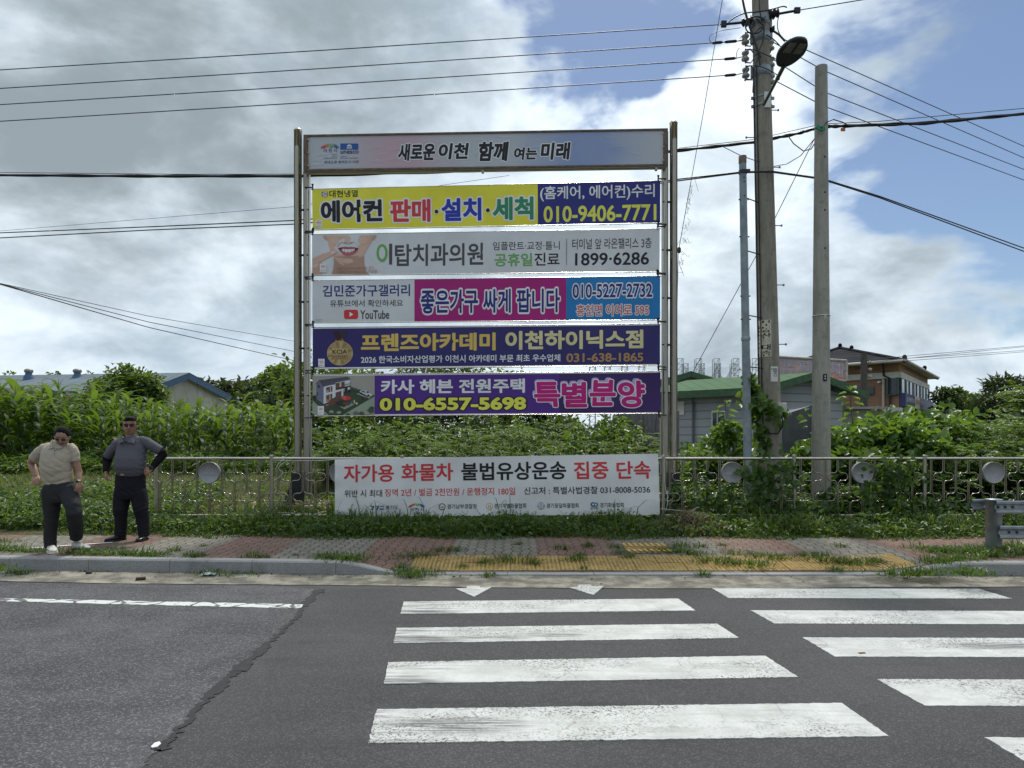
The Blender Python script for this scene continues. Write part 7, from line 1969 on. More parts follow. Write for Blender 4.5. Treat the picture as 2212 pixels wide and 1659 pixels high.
# ------------------------------------------------------------------ grass
def blades(rng, x, y, z, h, w, lean=.55, kink=.5, ang=None):
    n = len(x); a = rng.uniform(0, 2 * np.pi, n) if ang is None else ang; ld = rng.uniform(.15, 1, n) * lean
    d = np.stack([np.cos(a), np.sin(a), np.zeros(n)], 1); s = np.stack([-np.sin(a), np.cos(a), np.zeros(n)], 1)
    p = np.stack([x, y, z], 1); H = h[:, None]; W_ = w[:, None]; up = np.array([0, 0, 1.0]); ld = ld[:, None]
    m = p + up * H * .55 + d * H * ld * .30; t = p + up * H * (1 - .45 * ld) + d * H * ld * (.8 + kink * .5)
    m2 = (m + t) / 2 + up * H * .10
    V = np.stack([p - s * W_, p + s * W_, m - s * W_ * .85, m + s * W_ * .85, m2 - s * W_ * .55, m2 + s * W_ * .55, t], 1).reshape(-1, 3)
    i = np.arange(n)[:, None] * 7
    return V, np.concatenate([i + np.array([[0, 1, 3, 2]]), i + np.array([[2, 3, 5, 4]])]), i + np.array([[4, 5, 6]])
def grass(name, V, Q_, T_, mat):
    return tag(link_mesh(name, np_mesh(name, V, Q_, T_), M[mat]), kind='stuff')
def clump_field(rng, n, x0, x1, yf, y1, freq=1.3):
    """positions denser in tufts"""
    x = rng.uniform(x0, x1, n * 2); y0 = np.array([yf(v) for v in x]); y = y0 + (y1 - y0) * rng.random(n * 2)
    k = np.sin(x * freq * 2.3 + np.sin(y * 3.1) * 1.7) * np.sin(y * freq * 3.7 + np.sin(x * 1.9)) * .5 + .5
    keep = rng.random(n * 2) < .25 + .75 * k
    return x[keep], y[keep], k[keep]
rng = np.random.default_rng(9)
# lush verge between pavement and railing
x, y, k = clump_field(rng, 24000, -13, 12.5, lambda v: pav_back(v) - .12 + .10 * math.sin(v * 3.1) + .06 * math.sin(v * 7.7), 11.9)
edge = np.clip((y - np.array([pav_back(v) for v in x]) + .15) / .6, .22, 1)
h = rng.uniform(.10, .36, len(x)) * edge * (.55 + .75 * k); h *= np.where(rng.random(len(x)) < .04, 1.8, 1.0); h *= np.where((x > 1.9) & (x < 3.3) & (y > 10.5), .45, 1.0)
Z_ = np.maximum(gz(x, y), np.where(y < np.array([pav_back(v) for v in x]) + .15, .15, 0)) - .01
V1, Qa, Ta = blades(rng, x, y, Z_, h, rng.uniform(.004, .012, len(x)), 1.15, .8)
grass('verge_grass', V1, Qa, Ta, 'grass_lush')
# small broad weeds in the verge
n = 14000; x, y, k = clump_field(rng, n, -13, 12.5, lambda v: pav_back(v) - .02, 12.6, 1.0)
pos = np.stack([x, y, gz(x, y) + rng.uniform(.03, .26, len(x)) * (.5 + .7 * k)], 1); ax = rnd_unit(rng, len(x)); ax[:, 2] *= .4; L_ = rng.uniform(.04, .10, len(x))
Vw, Qw = leaves_np(pos, ax, np.tile([0, -.3, 1.0], (len(x), 1)) + rnd_unit(rng, len(x)) * .5, L_, L_ * .6, .3)
grass('verge_weeds', Vw, Qw, None, 'leaf_weed')
# weeds climbing where there is no railing, left
n = 9000; x, y, k = clump_field(rng, n, -14.5, -5.4, lambda v: 10.9, 13.6, 1.1)
pos = np.stack([x, y, gz(x, y) + rng.uniform(.04, .40, len(x)) * (.4 + .8 * k)], 1); ax = rnd_unit(rng, len(x)); ax[:, 2] *= .4; L_ = rng.uniform(.05, .12, len(x))
Vw, Qw = leaves_np(pos, ax, np.tile([0, -.3, 1.0], (len(x), 1)) + rnd_unit(rng, len(x)) * .5, L_, L_ * .5, .3)
grass('weeds', Vw, Qw, None, 'leaf_shrub')
# rank weeds at the foot of the corn
n = 8000; x, y, k = clump_field(rng, n, -16.5, -5.2, lambda v: 16.6, 18.6, .9)
pos = np.stack([x, y, gz(x, y) + rng.uniform(.03, .38, len(x)) * (.3 + .8 * k)], 1); ax = rnd_unit(rng, len(x)); ax[:, 2] = np.abs(ax[:, 2]) * .7; L_ = rng.uniform(.08, .22, len(x))
Vw, Qw = leaves_np(pos, ax, np.tile([0, -.3, 1.0], (len(x), 1)) + rnd_unit(rng, len(x)) * .5, L_, L_ * .3, .35)
grass('corn_weeds', Vw, Qw, None, 'leaf_vine')
# field grass up to the corn and the thicket
x, y, k = clump_field(rng, 42000, -19, 14, lambda v: 11.7, 20.5, .7)
h = rng.uniform(.06, .20, len(x)) * (.6 + .7 * k)
V1, Qa, Ta = blades(rng, x, y, gz(x, y) - .01, h, rng.uniform(.005, .011, len(x)), .9)
grass('field_grass', V1, Qa, Ta, 'grass_field')
# low undergrowth on the right, behind the railing
n = 12000; x, y, k = clump_field(rng, n, 2.2, 11.5, lambda v: 11.5, 13.0, 1.0)
pos = np.stack([x, y, gz(x, y) + rng.uniform(.03, .55, len(x)) * (.35 + .8 * k)], 1); ax = rnd_unit(rng, len(x)); ax[:, 2] *= .4; L_ = rng.uniform(.05, .11, len(x))
Vw, Qw = leaves_np(pos, ax, np.tile([0, -.4, 1.0], (len(x), 1)) + rnd_unit(rng, len(x)) * .5, L_, L_ * .7, .3)
grass('undergrowth', Vw, Qw, None, 'leaf_vine')
# heap of dry dead weeds right of the notice banner
n = 2600; x = rng.normal(2.72, .30, n); y = rng.normal(10.85, .20, n); ok = (y > 10.25); x, y = x[ok], y[ok]
hz = .26 * np.exp(-((x - 2.72) / .42) ** 2 - ((y - 10.85) / .35) ** 2)
V1, Qa, Ta = blades(rng, x, y, gz(x, y) + hz * rng.random(len(x)), rng.uniform(.05, .16, len(x)), rng.uniform(.003, .006, len(x)), 1.6, 1.0)
tag(link_mesh('dry_weed_heap', np_mesh('dry_weed_heap', V1, Qa, Ta), M['dead']), kind='stuff')
# cut dry leaves under the railing at the left
n = 900; x = np.concatenate([rng.normal(-4.6, .45, n // 2), rng.normal(-3.2, .35, n // 2)]); y = rng.uniform(11.5, 12.3, n)
pos = np.stack([x, y, gz(x, y) + rng.uniform(.02, .16, n)], 1); ax = rnd_unit(rng, n); ax[:, 2] *= .25; L_ = rng.uniform(.15, .4, n)
Vw, Qw = leaves_np(pos, ax, np.tile([0, -.3, 1.0], (n, 1)) + rnd_unit(rng, n) * .5, L_, L_ * .14, .2)
M['straw'] = leafmat('dry_corn_leaves', (.16, .125, .075), (.36, .29, .16), None, .15, .8)
tag(link_mesh('dry_leaves', np_mesh('dry_leaves', Vw, Qw), M['straw']), kind='stuff')
# grass tufts growing in the joints of the pavement: each its own object
def tuft_mesh(seed, n, h, sp, wide=1.0):
    r = np.random.default_rng(seed); x = r.normal(0, sp * wide, n) * (.4 + .9 * r.random()); y = r.normal(0, sp, n); x += sp * wide * .8 * np.sign(r.normal(size=n)) * (r.random(n) < .35)
    hh = h * r.uniform(.45, 1.1, n) * np.exp(-(x / (sp * wide * 2.2)) ** 2)
    V, Qa, Ta = blades(r, x, y, np.zeros(n) - .004, hh, r.uniform(.003, .007, n), 1.5, 1.0, np.arctan2(y * 1.4, x) + r.normal(0, .7, n))
    me = np_mesh('grass_tuft', V, Qa, Ta); me.materials.append(M['grass_lush']); return me
TM = [tuft_mesh(i, 60, .11, .045, 1.2 + .5 * (i % 3)) for i in range(5)] + [tuft_mesh(20 + i, 130, .10, .08, 1.8) for i in range(4)]
def tuft(px, py, s, big, label, group, z=None, tall=1.0):
    p = PG(px, py, .1)
    for _ in range(4): p = PG(px, py, max(.012, pav_z(p.x, p.y) if p.y > kerb_y(p.x) + .15 else (kerb_h(p.x) if p.y > kerb_y(p.x) else .012)))
    o = bpy.data.objects.new('grass_tuft', TM[rc.randrange(5) + (0 if not big else 4)]); COL.objects.link(o)
    o.location = p; o.rotation_euler = (0, 0, rc.uniform(-.4, .4)); o.scale = (s, s, s * tall); tag(o, label, 'grass tuft', group)
for px, py, s in ((0, 1186, 1.2), (25, 1188, 1.1), (60, 1190, 1.0), (90, 1191, .9), (130, 1192, 1.1), (178, 1195, 1.3), (205, 1196, 1.2), (250, 1197, 1.3), (290, 1198, 1.0), (300, 1197, 1.2), (330, 1199, 1.1), (10, 1170, .9), (240, 1188, .7), (-20, 1187, 1.2)):
    tuft(px, py, s, True, 'low grass tuft growing along the kerb near the two men', 'grass tufts along the left kerb', tall=.8)
for px, py, s in ((375, 1190, .9), (412, 1199, .8), (418, 1203, .8), (432, 1201, .7), (545, 1203, 1.0), (570, 1204, .7), (700, 1205, 1.0), (735, 1207, 1.3), (750, 1208, 1.2), (440, 1180, .5), (640, 1200, .4)):
    tuft(px, py, s, s > 1, 'small grass tuft on the paving between the men and the ramp', 'grass tufts mid left')
for px, py, s in ((868, 1226, .9), (880, 1240, 1.2), (905, 1238, 1.1), (893, 1246, .9)):
    tuft(px, py, s, s > 1, 'grass tuft at the foot of the sloping kerb', 'grass tufts at the kerb slope')
for px, py, s in ((900, 1202, 1.3), (968, 1190, 1.2), (1050, 1200, 1.3), (1048, 1216, .9), (1105, 1212, 1.5), (1150, 1218, 1.0), (1105, 1196, .9), (1205, 1222, .9), (1245, 1210, 1.3), (1255, 1200, .8), (1305, 1212, 1.2), (1340, 1196, .9), (1420, 1208, .9), (1392, 1218, .8), (1260, 1228, .6), (1000, 1224, .6), (1056, 1244, 1.0), (955, 1175, .8), (1030, 1172, .8), (1120, 1176, .7), (1215, 1186, 1.1), (1200, 1176, .8), (1270, 1180, 1.0), (1330, 1182, .9), (1360, 1204, .9), (1395, 1200, 1.0)):
    if (px + py) % 3 == 0: continue
    tuft(px, py, s * .85, s > 1.1, 'grass tuft between the yellow tactile tiles and pavers', 'grass tufts on the left half of the ramp')
for px, py, s in ((1455, 1190, 1.4), (1470, 1180, 1.2), (1490, 1196, 1.3), (1520, 1212, 1.5), (1545, 1212, 1.4), (1590, 1196, 1.2), (1620, 1219, 1.5), (1640, 1216, 1.2), (1662, 1204, 1.4), (1680, 1196, 1.3), (1700, 1192, 1.0), (1730, 1206, 1.2), (1750, 1200, 1.2), (1785, 1210, 1.5), (1840, 1214, 1.5), (1865, 1217, 1.3), (1890, 1213, 1.1), (1780, 1192, 1.0), (1815, 1180, .9), (1855, 1193, 1.1), (1905, 1195, 1.3), (1930, 1202, 1.4), (1955, 1197, 1.1), (1995, 1184, 1.2), (2030, 1192, 1.3), (1510, 1180, 1.0), (1560, 1178, .8), (1620, 1232, 1.0), (1520, 1242, 1.1), (1806, 1232, 1.1), (1552, 1228, .8), (1690, 1178, .8), (1885, 1165, .9)):
    if (px + py) % 4 == 0: continue
    tuft(px, py, s * .88, s > 1.15, 'grass tuft on the right half of the ramp paving', 'grass tufts on the right half of the ramp', tall=.85)
for px, py, s in ((1945, 1240, 1.2), (1978, 1241, 1.2), (2005, 1236, 1.1), (2100, 1240, 1.0), (2092, 1238, 1.1), (2080, 1195, 1.5), (2110, 1190, 1.5), (2060, 1192, 1.3), (2135, 1200, 1.4), (2170, 1196, 1.5), (2200, 1192, 1.6), (2050, 1212, 1.3), (2085, 1208, 1.2), (2010, 1214, 1.2), (2120, 1203, 1.4), (2200, 1185, 1.6), (2150, 1187, 1.3)):
    tuft(px, py, s, True, 'grass tuft around the guardrail post and right kerb end', 'grass tufts at the guardrail')
for px, py, s in ((40, 1238, .8), (468, 1240, 1.0), (-2, 1228, .9), (545, 1240, .5)):
    tuft(px, py, s, True, {40: 'grass tuft in the gutter at the left kerb', 468: 'weed growing from the gutter beside the crushed foil', -2: 'weed at the foot of the kerb at the left edge', 545: 'tiny weed in the gutter right of the crushed foil'}[px], None)
# ------------------------------------------------------------------ litter
def crumple(name, px, py, z, s, mat, label, seed, flat=.35):
    p = PG(px, py, z); r = random.Random(seed); b = MB(); n, V_ = 6, []
    for i in range(n):
        for j in range(n): V_.append((p.x + (i / (n - 1) - .5) * s * 1.6 + r.uniform(-.1, .1) * s, p.y + (j / (n - 1) - .5) * s + r.uniform(-.1, .1) * s, z + .008 + abs(r.gauss(0, .28)) * s * flat))
    b.add(V_, [(i * n + j, (i + 1) * n + j, (i + 1) * n + j + 1, i * n + j + 1) for i in range(n - 1) for j in range(n - 1)])
    return tag(b.build(name, mat), label, 'litter')
crumple('foil_wrapper', 452, 1243, .012, .10, simple('crushed_foil', (.45, .5, .55), .25, .8, .4, 30), 'crushed silver foil wrapper in the gutter', 1, .6)
crumple('crumpled_paper', 1362, 1131, .20, .13, M['paper'], 'crumpled white paper scrap in the verge grass', 2, .8)
crumple('crumpled_paper', 1388, 1139, .19, .10, M['paper'], 'smaller white scrap right of the crumpled paper in the grass', 3, .8)
b = MB(); pl = [PG(x, y) for x, y in ((326, 1618), (334, 1610), (344, 1607), (348, 1611), (340, 1618), (329, 1620))]
b.prism([Vector((p.x, p.y, .008)) for p in pl][::-1], (0, 0, .006)); tag(b.build('paper_scrap', M['paper']), 'flat white paper scrap on the asphalt at bottom left', 'litter')
b = MB(); p = PG(304, 1254); b.box(p + Vector((0, 0, .02)), (.10, .07, .035), Matrix.Rotation(.4, 3, 'Z'), 0, .008); tag(b.build('brick_chip', simple('brown_chip', (.05, .03, .022), .9)), 'dark brown brick chip lying in the gutter', 'brick chip')
b = MB(); p = PG(192, 1241); b.box(p + Vector((0, 0, .02)), (.06, .05, .035), Matrix.Rotation(.2, 3, 'Z'), 0, .008); tag(b.build('stone', simple('dark_stone', (.04, .04, .042), .9)), 'dark stone lying at the kerb below the right man', 'stone')
b = MB(); b.box(PG(1862, 1413, .0) + Vector((0, 0, .010)), (.05, .02, .004), Matrix.Rotation(.2, 3, 'Z')); tag(b.build('dry_leaf', simple('brown_leaf', (.16, .07, .03), .8)), 'tiny brown leaf on the third right-hand stripe', 'leaf')
# ------------------------------------------------------------------ people
def fused(mb, voxel, smooth=4, fac=.5):
    """one continuous surface out of overlapping lofts"""
    me = mb.mesh('tmp'); o = bpy.data.objects.new('tmp', me); COL.objects.link(o)
    bm = bmesh.new(); bm.from_mesh(me); bmesh.ops.recalc_face_normals(bm, faces=bm.faces[:]); bm.to_mesh(me); bm.free()
    r = o.modifiers.new('r', 'REMESH'); r.mode = 'VOXEL'; r.voxel_size = voxel; r.use_smooth_shade = True
    s = o.modifiers.new('s', 'SMOOTH'); s.iterations = smooth; s.factor = fac
    out = bpy.data.meshes.new_from_object(o.evaluated_get(bpy.context.evaluated_depsgraph_get()))
    bpy.data.objects.remove(o); bpy.data.meshes.remove(me); out.materials.clear(); return out
def place(me, name, mats, parent):
    L = rootloc(parent)
    me.transform(Matrix.Translation(-L)); me.name = name
    return link_mesh(name, me, mats, parent)
from mathutils import noise as mnoise
def wrinkle(me, lst):
    """real folds: push the cloth along its normals. lst: (centre, radius, direction across the folds, wavelength, depth)"""
    co = [v.co.copy() for v in me.vertices]; no = [v.normal.copy() for v in me.vertices]
    for i, v in enumerate(me.vertices):
        p, d = co[i], 0.0
        d += .004 * mnoise.noise(p * 9) + .0025 * mnoise.noise(p * 22)
        for c, r, ax, wl, dep in lst:
            w = max(0, 1 - (p - c).length / r)
            if w <= 0: continue
            ph = p.dot(ax) / wl * 6.283 + 2.5 * mnoise.noise(p * 6 + c)
            d += dep * (w * (3 - 2 * w) * w if w < 1 else 1) * (abs(math.sin(ph * .5)) ** .7 - .6)
        v.co = p + no[i] * d
    me.update()
    return me
def loft(b, secs, n=18, mi=0):
    """secs: (centre, half width along a, half depth along b, axis a)"""
    vs, fs, k = [], [], len(secs)
    for i, (c, ra, rb, a) in enumerate(secs):
        c = Vector(c); t = (Vector(secs[min(i + 1, k - 1)][0]) - Vector(secs[max(i - 1, 0)][0])).normalized()
        a = Vector(a); a = (a - t * a.dot(t)).normalized(); q = t.cross(a)
        for j in range(n):
            th = 2 * math.pi * j / n; cs, sn = math.cos(th), math.sin(th); e = .88
            vs.append(c + a * ra * math.copysign(abs(cs) ** e, cs) + q * rb * math.copysign(abs(sn) ** e, sn))
    for i in range(k - 1):
        for j in range(n): fs.append((i * n + j, i * n + (j + 1) % n, (i + 1) * n + (j + 1) % n, (i + 1) * n + j))
    b.add(vs, fs, mi, True); b.add(vs[:n], [tuple(reversed(range(n)))], mi); b.add(vs[-n:], [tuple(range(n))], mi)
def limb(b, pts, rs, n=14):
    b.tube(pts, rs, n)
XA = Vector((1, 0, 0))
M['skin'] = simple('tanned_skin', (.32, .17, .11), .5, 0, .10, 14)
M['skin_p'] = simple('light_skin', (.36, .205, .145), .5, 0, .10, 14)
M['hair'] = simple('black_hair', (.007, .006, .006), .75, 0, .3, 40, .8, 110, spec=.15)
def fabric(name, col, fold=.6, sc=7.0, var=.12):
    g = N(name); f = g.noise(sc * .7, 3, .5, scl=(1, 1, 1.4), dist=1.0); w = g.noise(420, 2, .5)
    c = g.mix(g.ramp(w, .35, .65), tuple(x * (1 - var) for x in col), tuple(x * (1 + var) for x in col))
    return g.surf(g.bsdf(c, .85, 0, .2, g.bump(f, fold * .6, .045)))
M['collar_g'] = fabric('grey_collar', (.125, .125, .15), .2); M['knit'] = fabric('beige_knit', (.43, .375, .30), .55); M['polo'] = fabric('heather_grey_polo', (.105, .105, .128), .5)
M['trouser_g'] = fabric('charcoal_trousers', (.030, .031, .034), .6, 6); M['trouser_n'] = fabric('black_trousers', (.014, .014, .020), .6, 6)
M['sleeve'] = fabric('black_arm_sleeve', (.006, .006, .007), .3)
M['shoe_w'] = simple('cream_sneaker', (.55, .53, .47), .6, 0, .08); M['shoe_b'] = simple('black_leather', (.012, .012, .013), .28, 0, .2)
M['lens'] = simple('dark_tinted_lens', (.035, .012, .012), .12, 0, .1, spec=.7); M['gold_rim'] = simple('gold_rim', (.45, .36, .22), .3, .8)
M['lips'] = simple('lips', (.26, .10, .09), .5)
def make_head(root, body, base, rot, W=.076, D=.094, H=.118, hair_fringe='side', skin='skin', glasses='square'):
    """head centred at base, facing -y before rot; body mesh gets the skull, children get hair and glasses"""
    T = lambda v: base + rot @ Vector(v)
    secs = []
    for z, w, d, yo in ((-1.02, .30, .34, -.36), (-.93, .52, .52, -.30), (-.78, .70, .68, -.20), (-.55, .84, .84, -.08), (-.25, .94, .94, 0), (.10, 1.0, 1.0, .03), (.42, .98, 1.0, .05), (.70, .82, .86, .06), (.90, .52, .58, .06), (1.0, .18, .22, .06)):
        secs.append((T((0, yo * D, z * H)), w * W, d * D, rot @ XA))
    loft(body, secs, 22)
    body.ellipsoid(T((0, -D * 1.02, -.17 * H)), (.014, .022, .020), rot, 10, 8)      # nose tip
    body.tube([T((0, -D * .93, .16 * H)), T((0, -D * 1.04, -.14 * H))], [.008, .012], 8)
    for s in (-1, 1):
        body.ellipsoid(T((s * W * 1.02, .012, -.06 * H)), (.010, .020, .032), rot, 10, 8)   # ears
        body.ellipsoid(T((s * .030, -D * .86, .20 * H)), (.026, .014, .010), rot, 8, 6)      # brow ridge
        body.ellipsoid(T((s * .036, -D * .70, -.28 * H)), (.022, .022, .022), rot, 8, 6)      # cheek
    # mouth, brows
    b = MB()
    b.ellipsoid(T((0, -D * .905, -.50 * H)), (.023, .010, .0045), rot, 12, 6); b.ellipsoid(T((0, -D * .90, -.555 * H)), (.019, .010, .0055), rot, 12, 6)
    b.build('mouth', M['lips'], root)
    b = MB()
    for s in (-1, 1): b.tube([T((s * .014, -D * .985, .245 * H)), T((s * .034, -D * .955, .29 * H)), T((s * .055, -D * .83, .24 * H))], [.004, .005, .003], 6)
    b.build('eyebrows', M['hair'], root)
    # glasses
    b = MB(); ly = -D * 1.03
    def lens_pts(s):
        if glasses == 'square': return [(s * x, ly + .45 * (x ** 2) * 3.2, z) for x, z in ((.008, .020), (.030, .023), (.060, .022), (.062, .006), (.054, -.014), (.030, -.020), (.012, -.014))]
        return [(s * (.034 + .024 * math.cos(a)), ly + .45 * ((.034 + .024 * math.cos(a)) ** 2) * 3.2, .021 * math.sin(a) + .002) for a in [2 * math.pi * k / 14 for k in range(14)]]
    for s in (-1, 1):
        pts = [T((x, y, z + .06 * H)) for x, y, z in lens_pts(s)]
        if s > 0: pts = pts[::-1]
        b.prism(pts, rot @ Vector((0, .004, 0)))
    gl = b.build('glasses', M['lens'], root, fix=True)
    b = MB()
    rm = .0034 if glasses == 'square' else .0022
    for s in (-1, 1):
        pts = [T((x, y - .001, z + .06 * H)) for x, y, z in lens_pts(s)]; b.tube(pts + [pts[0]] if glasses != 'square' else pts[:3], rm, 6)
        b.tube([T((s * .061, ly + .45 * .061 ** 2 * 3.2, .02 + .05 * H)), T((s * W * 1.04, -D * .3, .02 + .04 * H)), T((s * W * 1.03, .015, .012 + .02 * H))], rm * .9, 6)
    b.tube([T((-.010, ly, .014 + .06 * H)), T((.010, ly, .014 + .06 * H))], rm, 6)
    b.build('frame', M['black'] if glasses == 'square' else M['gold_rim'], gl)
    # hair: a cap with a hairline, thickened and fused
    b = MB(); r_ = random.Random(5)
    nu, nv = 40, 22; V_ = {}
    vs, fs = [], []
    for i in range(nv + 1):
        th = math.pi * .64 * i / nv
        for j in range(nu):
            ph = 2 * math.pi * j / nu
            d = Vector((math.sin(th) * math.cos(ph), math.sin(th) * math.sin(ph), math.cos(th)))
            k = 1.10 + .02 * math.sin(ph * 9 + th * 5) + .015 * math.sin(ph * 17 + th * 3)
            kx = k * (1.03 if hair_fringe == 'side' else 1.05) * (1 if d.z > -.1 else .97)
            vs.append((d.x * W * kx, .008 + d.y * D * k * (1.03 if d.y > 0 else .99), .03 * H + d.z * H * (1.09 if hair_fringe == 'side' else 1.12)))
    def keep(v):
        x, y, z = v; f = -y / D; ax_ = abs(x) / W
        if f > .15:
            if hair_fringe == 'side': return z > H * (.55 - .30 * max(0, ax_ - .55) - .10 * x / W * (1 if x < 0 else -.5))
            return z > H * (.74 - .60 * min(ax_, 1.0) ** 1.2)
        if f > -.15: return z > H * (.02 + .16 * (f + .15) / .3)
        return z > -H * .58
    for i in range(nv):
        for j in range(nu):
            q = (i * nu + j, (i + 1) * nu + j, (i + 1) * nu + (j + 1) % nu, i * nu + (j + 1) % nu)
            if all(keep(vs[t]) for t in q): fs.append(q)
    inner = [tuple(Vector(v) * .80) for v in vs]
    m = len(vs); edges = {}
    for q in fs:
        for a, c in zip(q, q[1:] + q[:1]): edges[(a, c)] = edges.get((a, c), 0) + 1
    side = [(a, c, c + m, a + m) for (a, c) in edges if (c, a) not in edges]
    b.add([T(v) for v in vs + inner], fs + [tuple(reversed([t + m for t in q])) for q in fs] + [tuple(reversed(q)) for q in side], 0, True)
    if hair_fringe == 'side':
        for k in range(8):
            x0 = -.060 + .017 * k; b.tube([T((x0 + .02, -D * .35, H * 1.03)), T((x0 + .008, -D * .86, H * (.90 - 5 * x0 * x0 / W))), T((x0 - .010, -D * .98, H * (.56 + .02 * k)))], [.014, .016, .006], 7)
    place(fused(b, .006, 3), 'hair', M['hair'], root)
def hand(b, wrist, d, palm_n, side, L=.19, curl=.9, spread=.3):
    """palm and five bent fingers growing from the wrist along d; fingers curl towards palm_n; thumb on the 'side' flank"""
    d = d.normalized(); pn = (palm_n - d * palm_n.dot(d)).normalized(); s = d.cross(pn).normalized() * side
    pc = wrist + d * L * .24
    loft(b, [(wrist - d * .01, .026, .020, s), (wrist + d * L * .12, .034, .017, s), (wrist + d * L * .34, .042, .015, s), (wrist + d * L * .46, .041, .013, s)], 12)
    for k, (o, l) in enumerate(((.030, .86), (.010, 1.0), (-.010, .95), (-.030, .74))):
        p = wrist + d * L * .44 + s * o; dd = (d + s * o * spread * 4).normalized(); pts = [p]; a = .25
        for seg_ in (.20, .14, .11):
            a += curl * .5; v = dd * math.cos(a) + pn * math.sin(a); pts.append(pts[-1] + v * L * seg_ * l * 1.05)
        b.tube(pts, [.0105, .0098, .0088, .0070], 8)
    t0_ = wrist + d * L * .14 + s * .030
    b.tube([t0_, t0_ + (d * .55 + s * .75).normalized() * .035, t0_ + (d * .85 + s * .45 + pn * .2).normalized() * .066, t0_ + (d * .95 + s * .2 + pn * .35).normalized() * .088], [.015, .013, .0105, .008], 8)
def shoe(root, ankle, toe, mat, sole_mat, hgt=.085, w=.047, name='shoe', laces=False):
    d = (toe - ankle); d.z = 0; L = d.length; d = d.normalized(); s = Vector((-d.y, d.x, 0)); z0 = toe.z
    b = MB(); heel = ankle - d * .07; heel.z = z0
    secs = []
    for t, ww, hh in ((0, .55, .95), (.10, .78, 1.05), (.28, .82, 1.0), (.45, .92, .78), (.65, 1.02, .60), (.82, .92, .48), (.95, .62, .36), (1.0, .25, .22)):
        c = heel + d * (t * (L + .075)); secs.append((c + Vector((0, 0, .016 + hh * hgt * .5)), w * ww, hgt * hh * .5, s))
    loft(b, secs, 16)
    sh_ = place(fused(b, .006, 3), name, mat, root)
    b = MB(); ol = []
    for t, ww in ((0, .55), (.06, .82), (.28, .86), (.45, .95), (.65, 1.06), (.82, .96), (.95, .66), (1.0, .2)): ol.append((t, ww))
    pts = [heel + d * (t * (L + .08)) + s * w * ww * 1.03 for t, ww in ol] + [heel + d * (t * (L + .08)) - s * w * ww * 1.03 for t, ww in ol[::-1]]
    b.prism([Vector((p.x, p.y, z0 + .001)) for p in pts], (0, 0, .024)); b.build('sole', sole_mat, sh_, fix=True)
    if laces:
        b = MB()
        for t in (.36, .43, .50, .57):
            c = heel + d * (t * (L + .075)); hz_ = float(np.interp(t, [.28, .45, .65], [1.0, .78, .60])) * hgt + .018
            b.tube([c + s * w * .55 + Vector((0, 0, hz_ - .012)), c + Vector((0, 0, hz_ + .002)), c - s * w * .55 + Vector((0, 0, hz_ - .012))], .004, 6)
        b.build('laces', M['white'], sh_)
        b = MB(); c = heel + d * (L * .55)
        b.prism([heel + d * (L * .25) + s * sg * w * 0 - s * w * .93 + Vector((0, 0, .04)) for sg in (1,)] + [heel + d * (L * .62) - s * w * 1.0 + Vector((0, 0, .032)), heel + d * (L * .5) - s * w * .86 + Vector((0, 0, .058))], -s * .004)
    return sh_
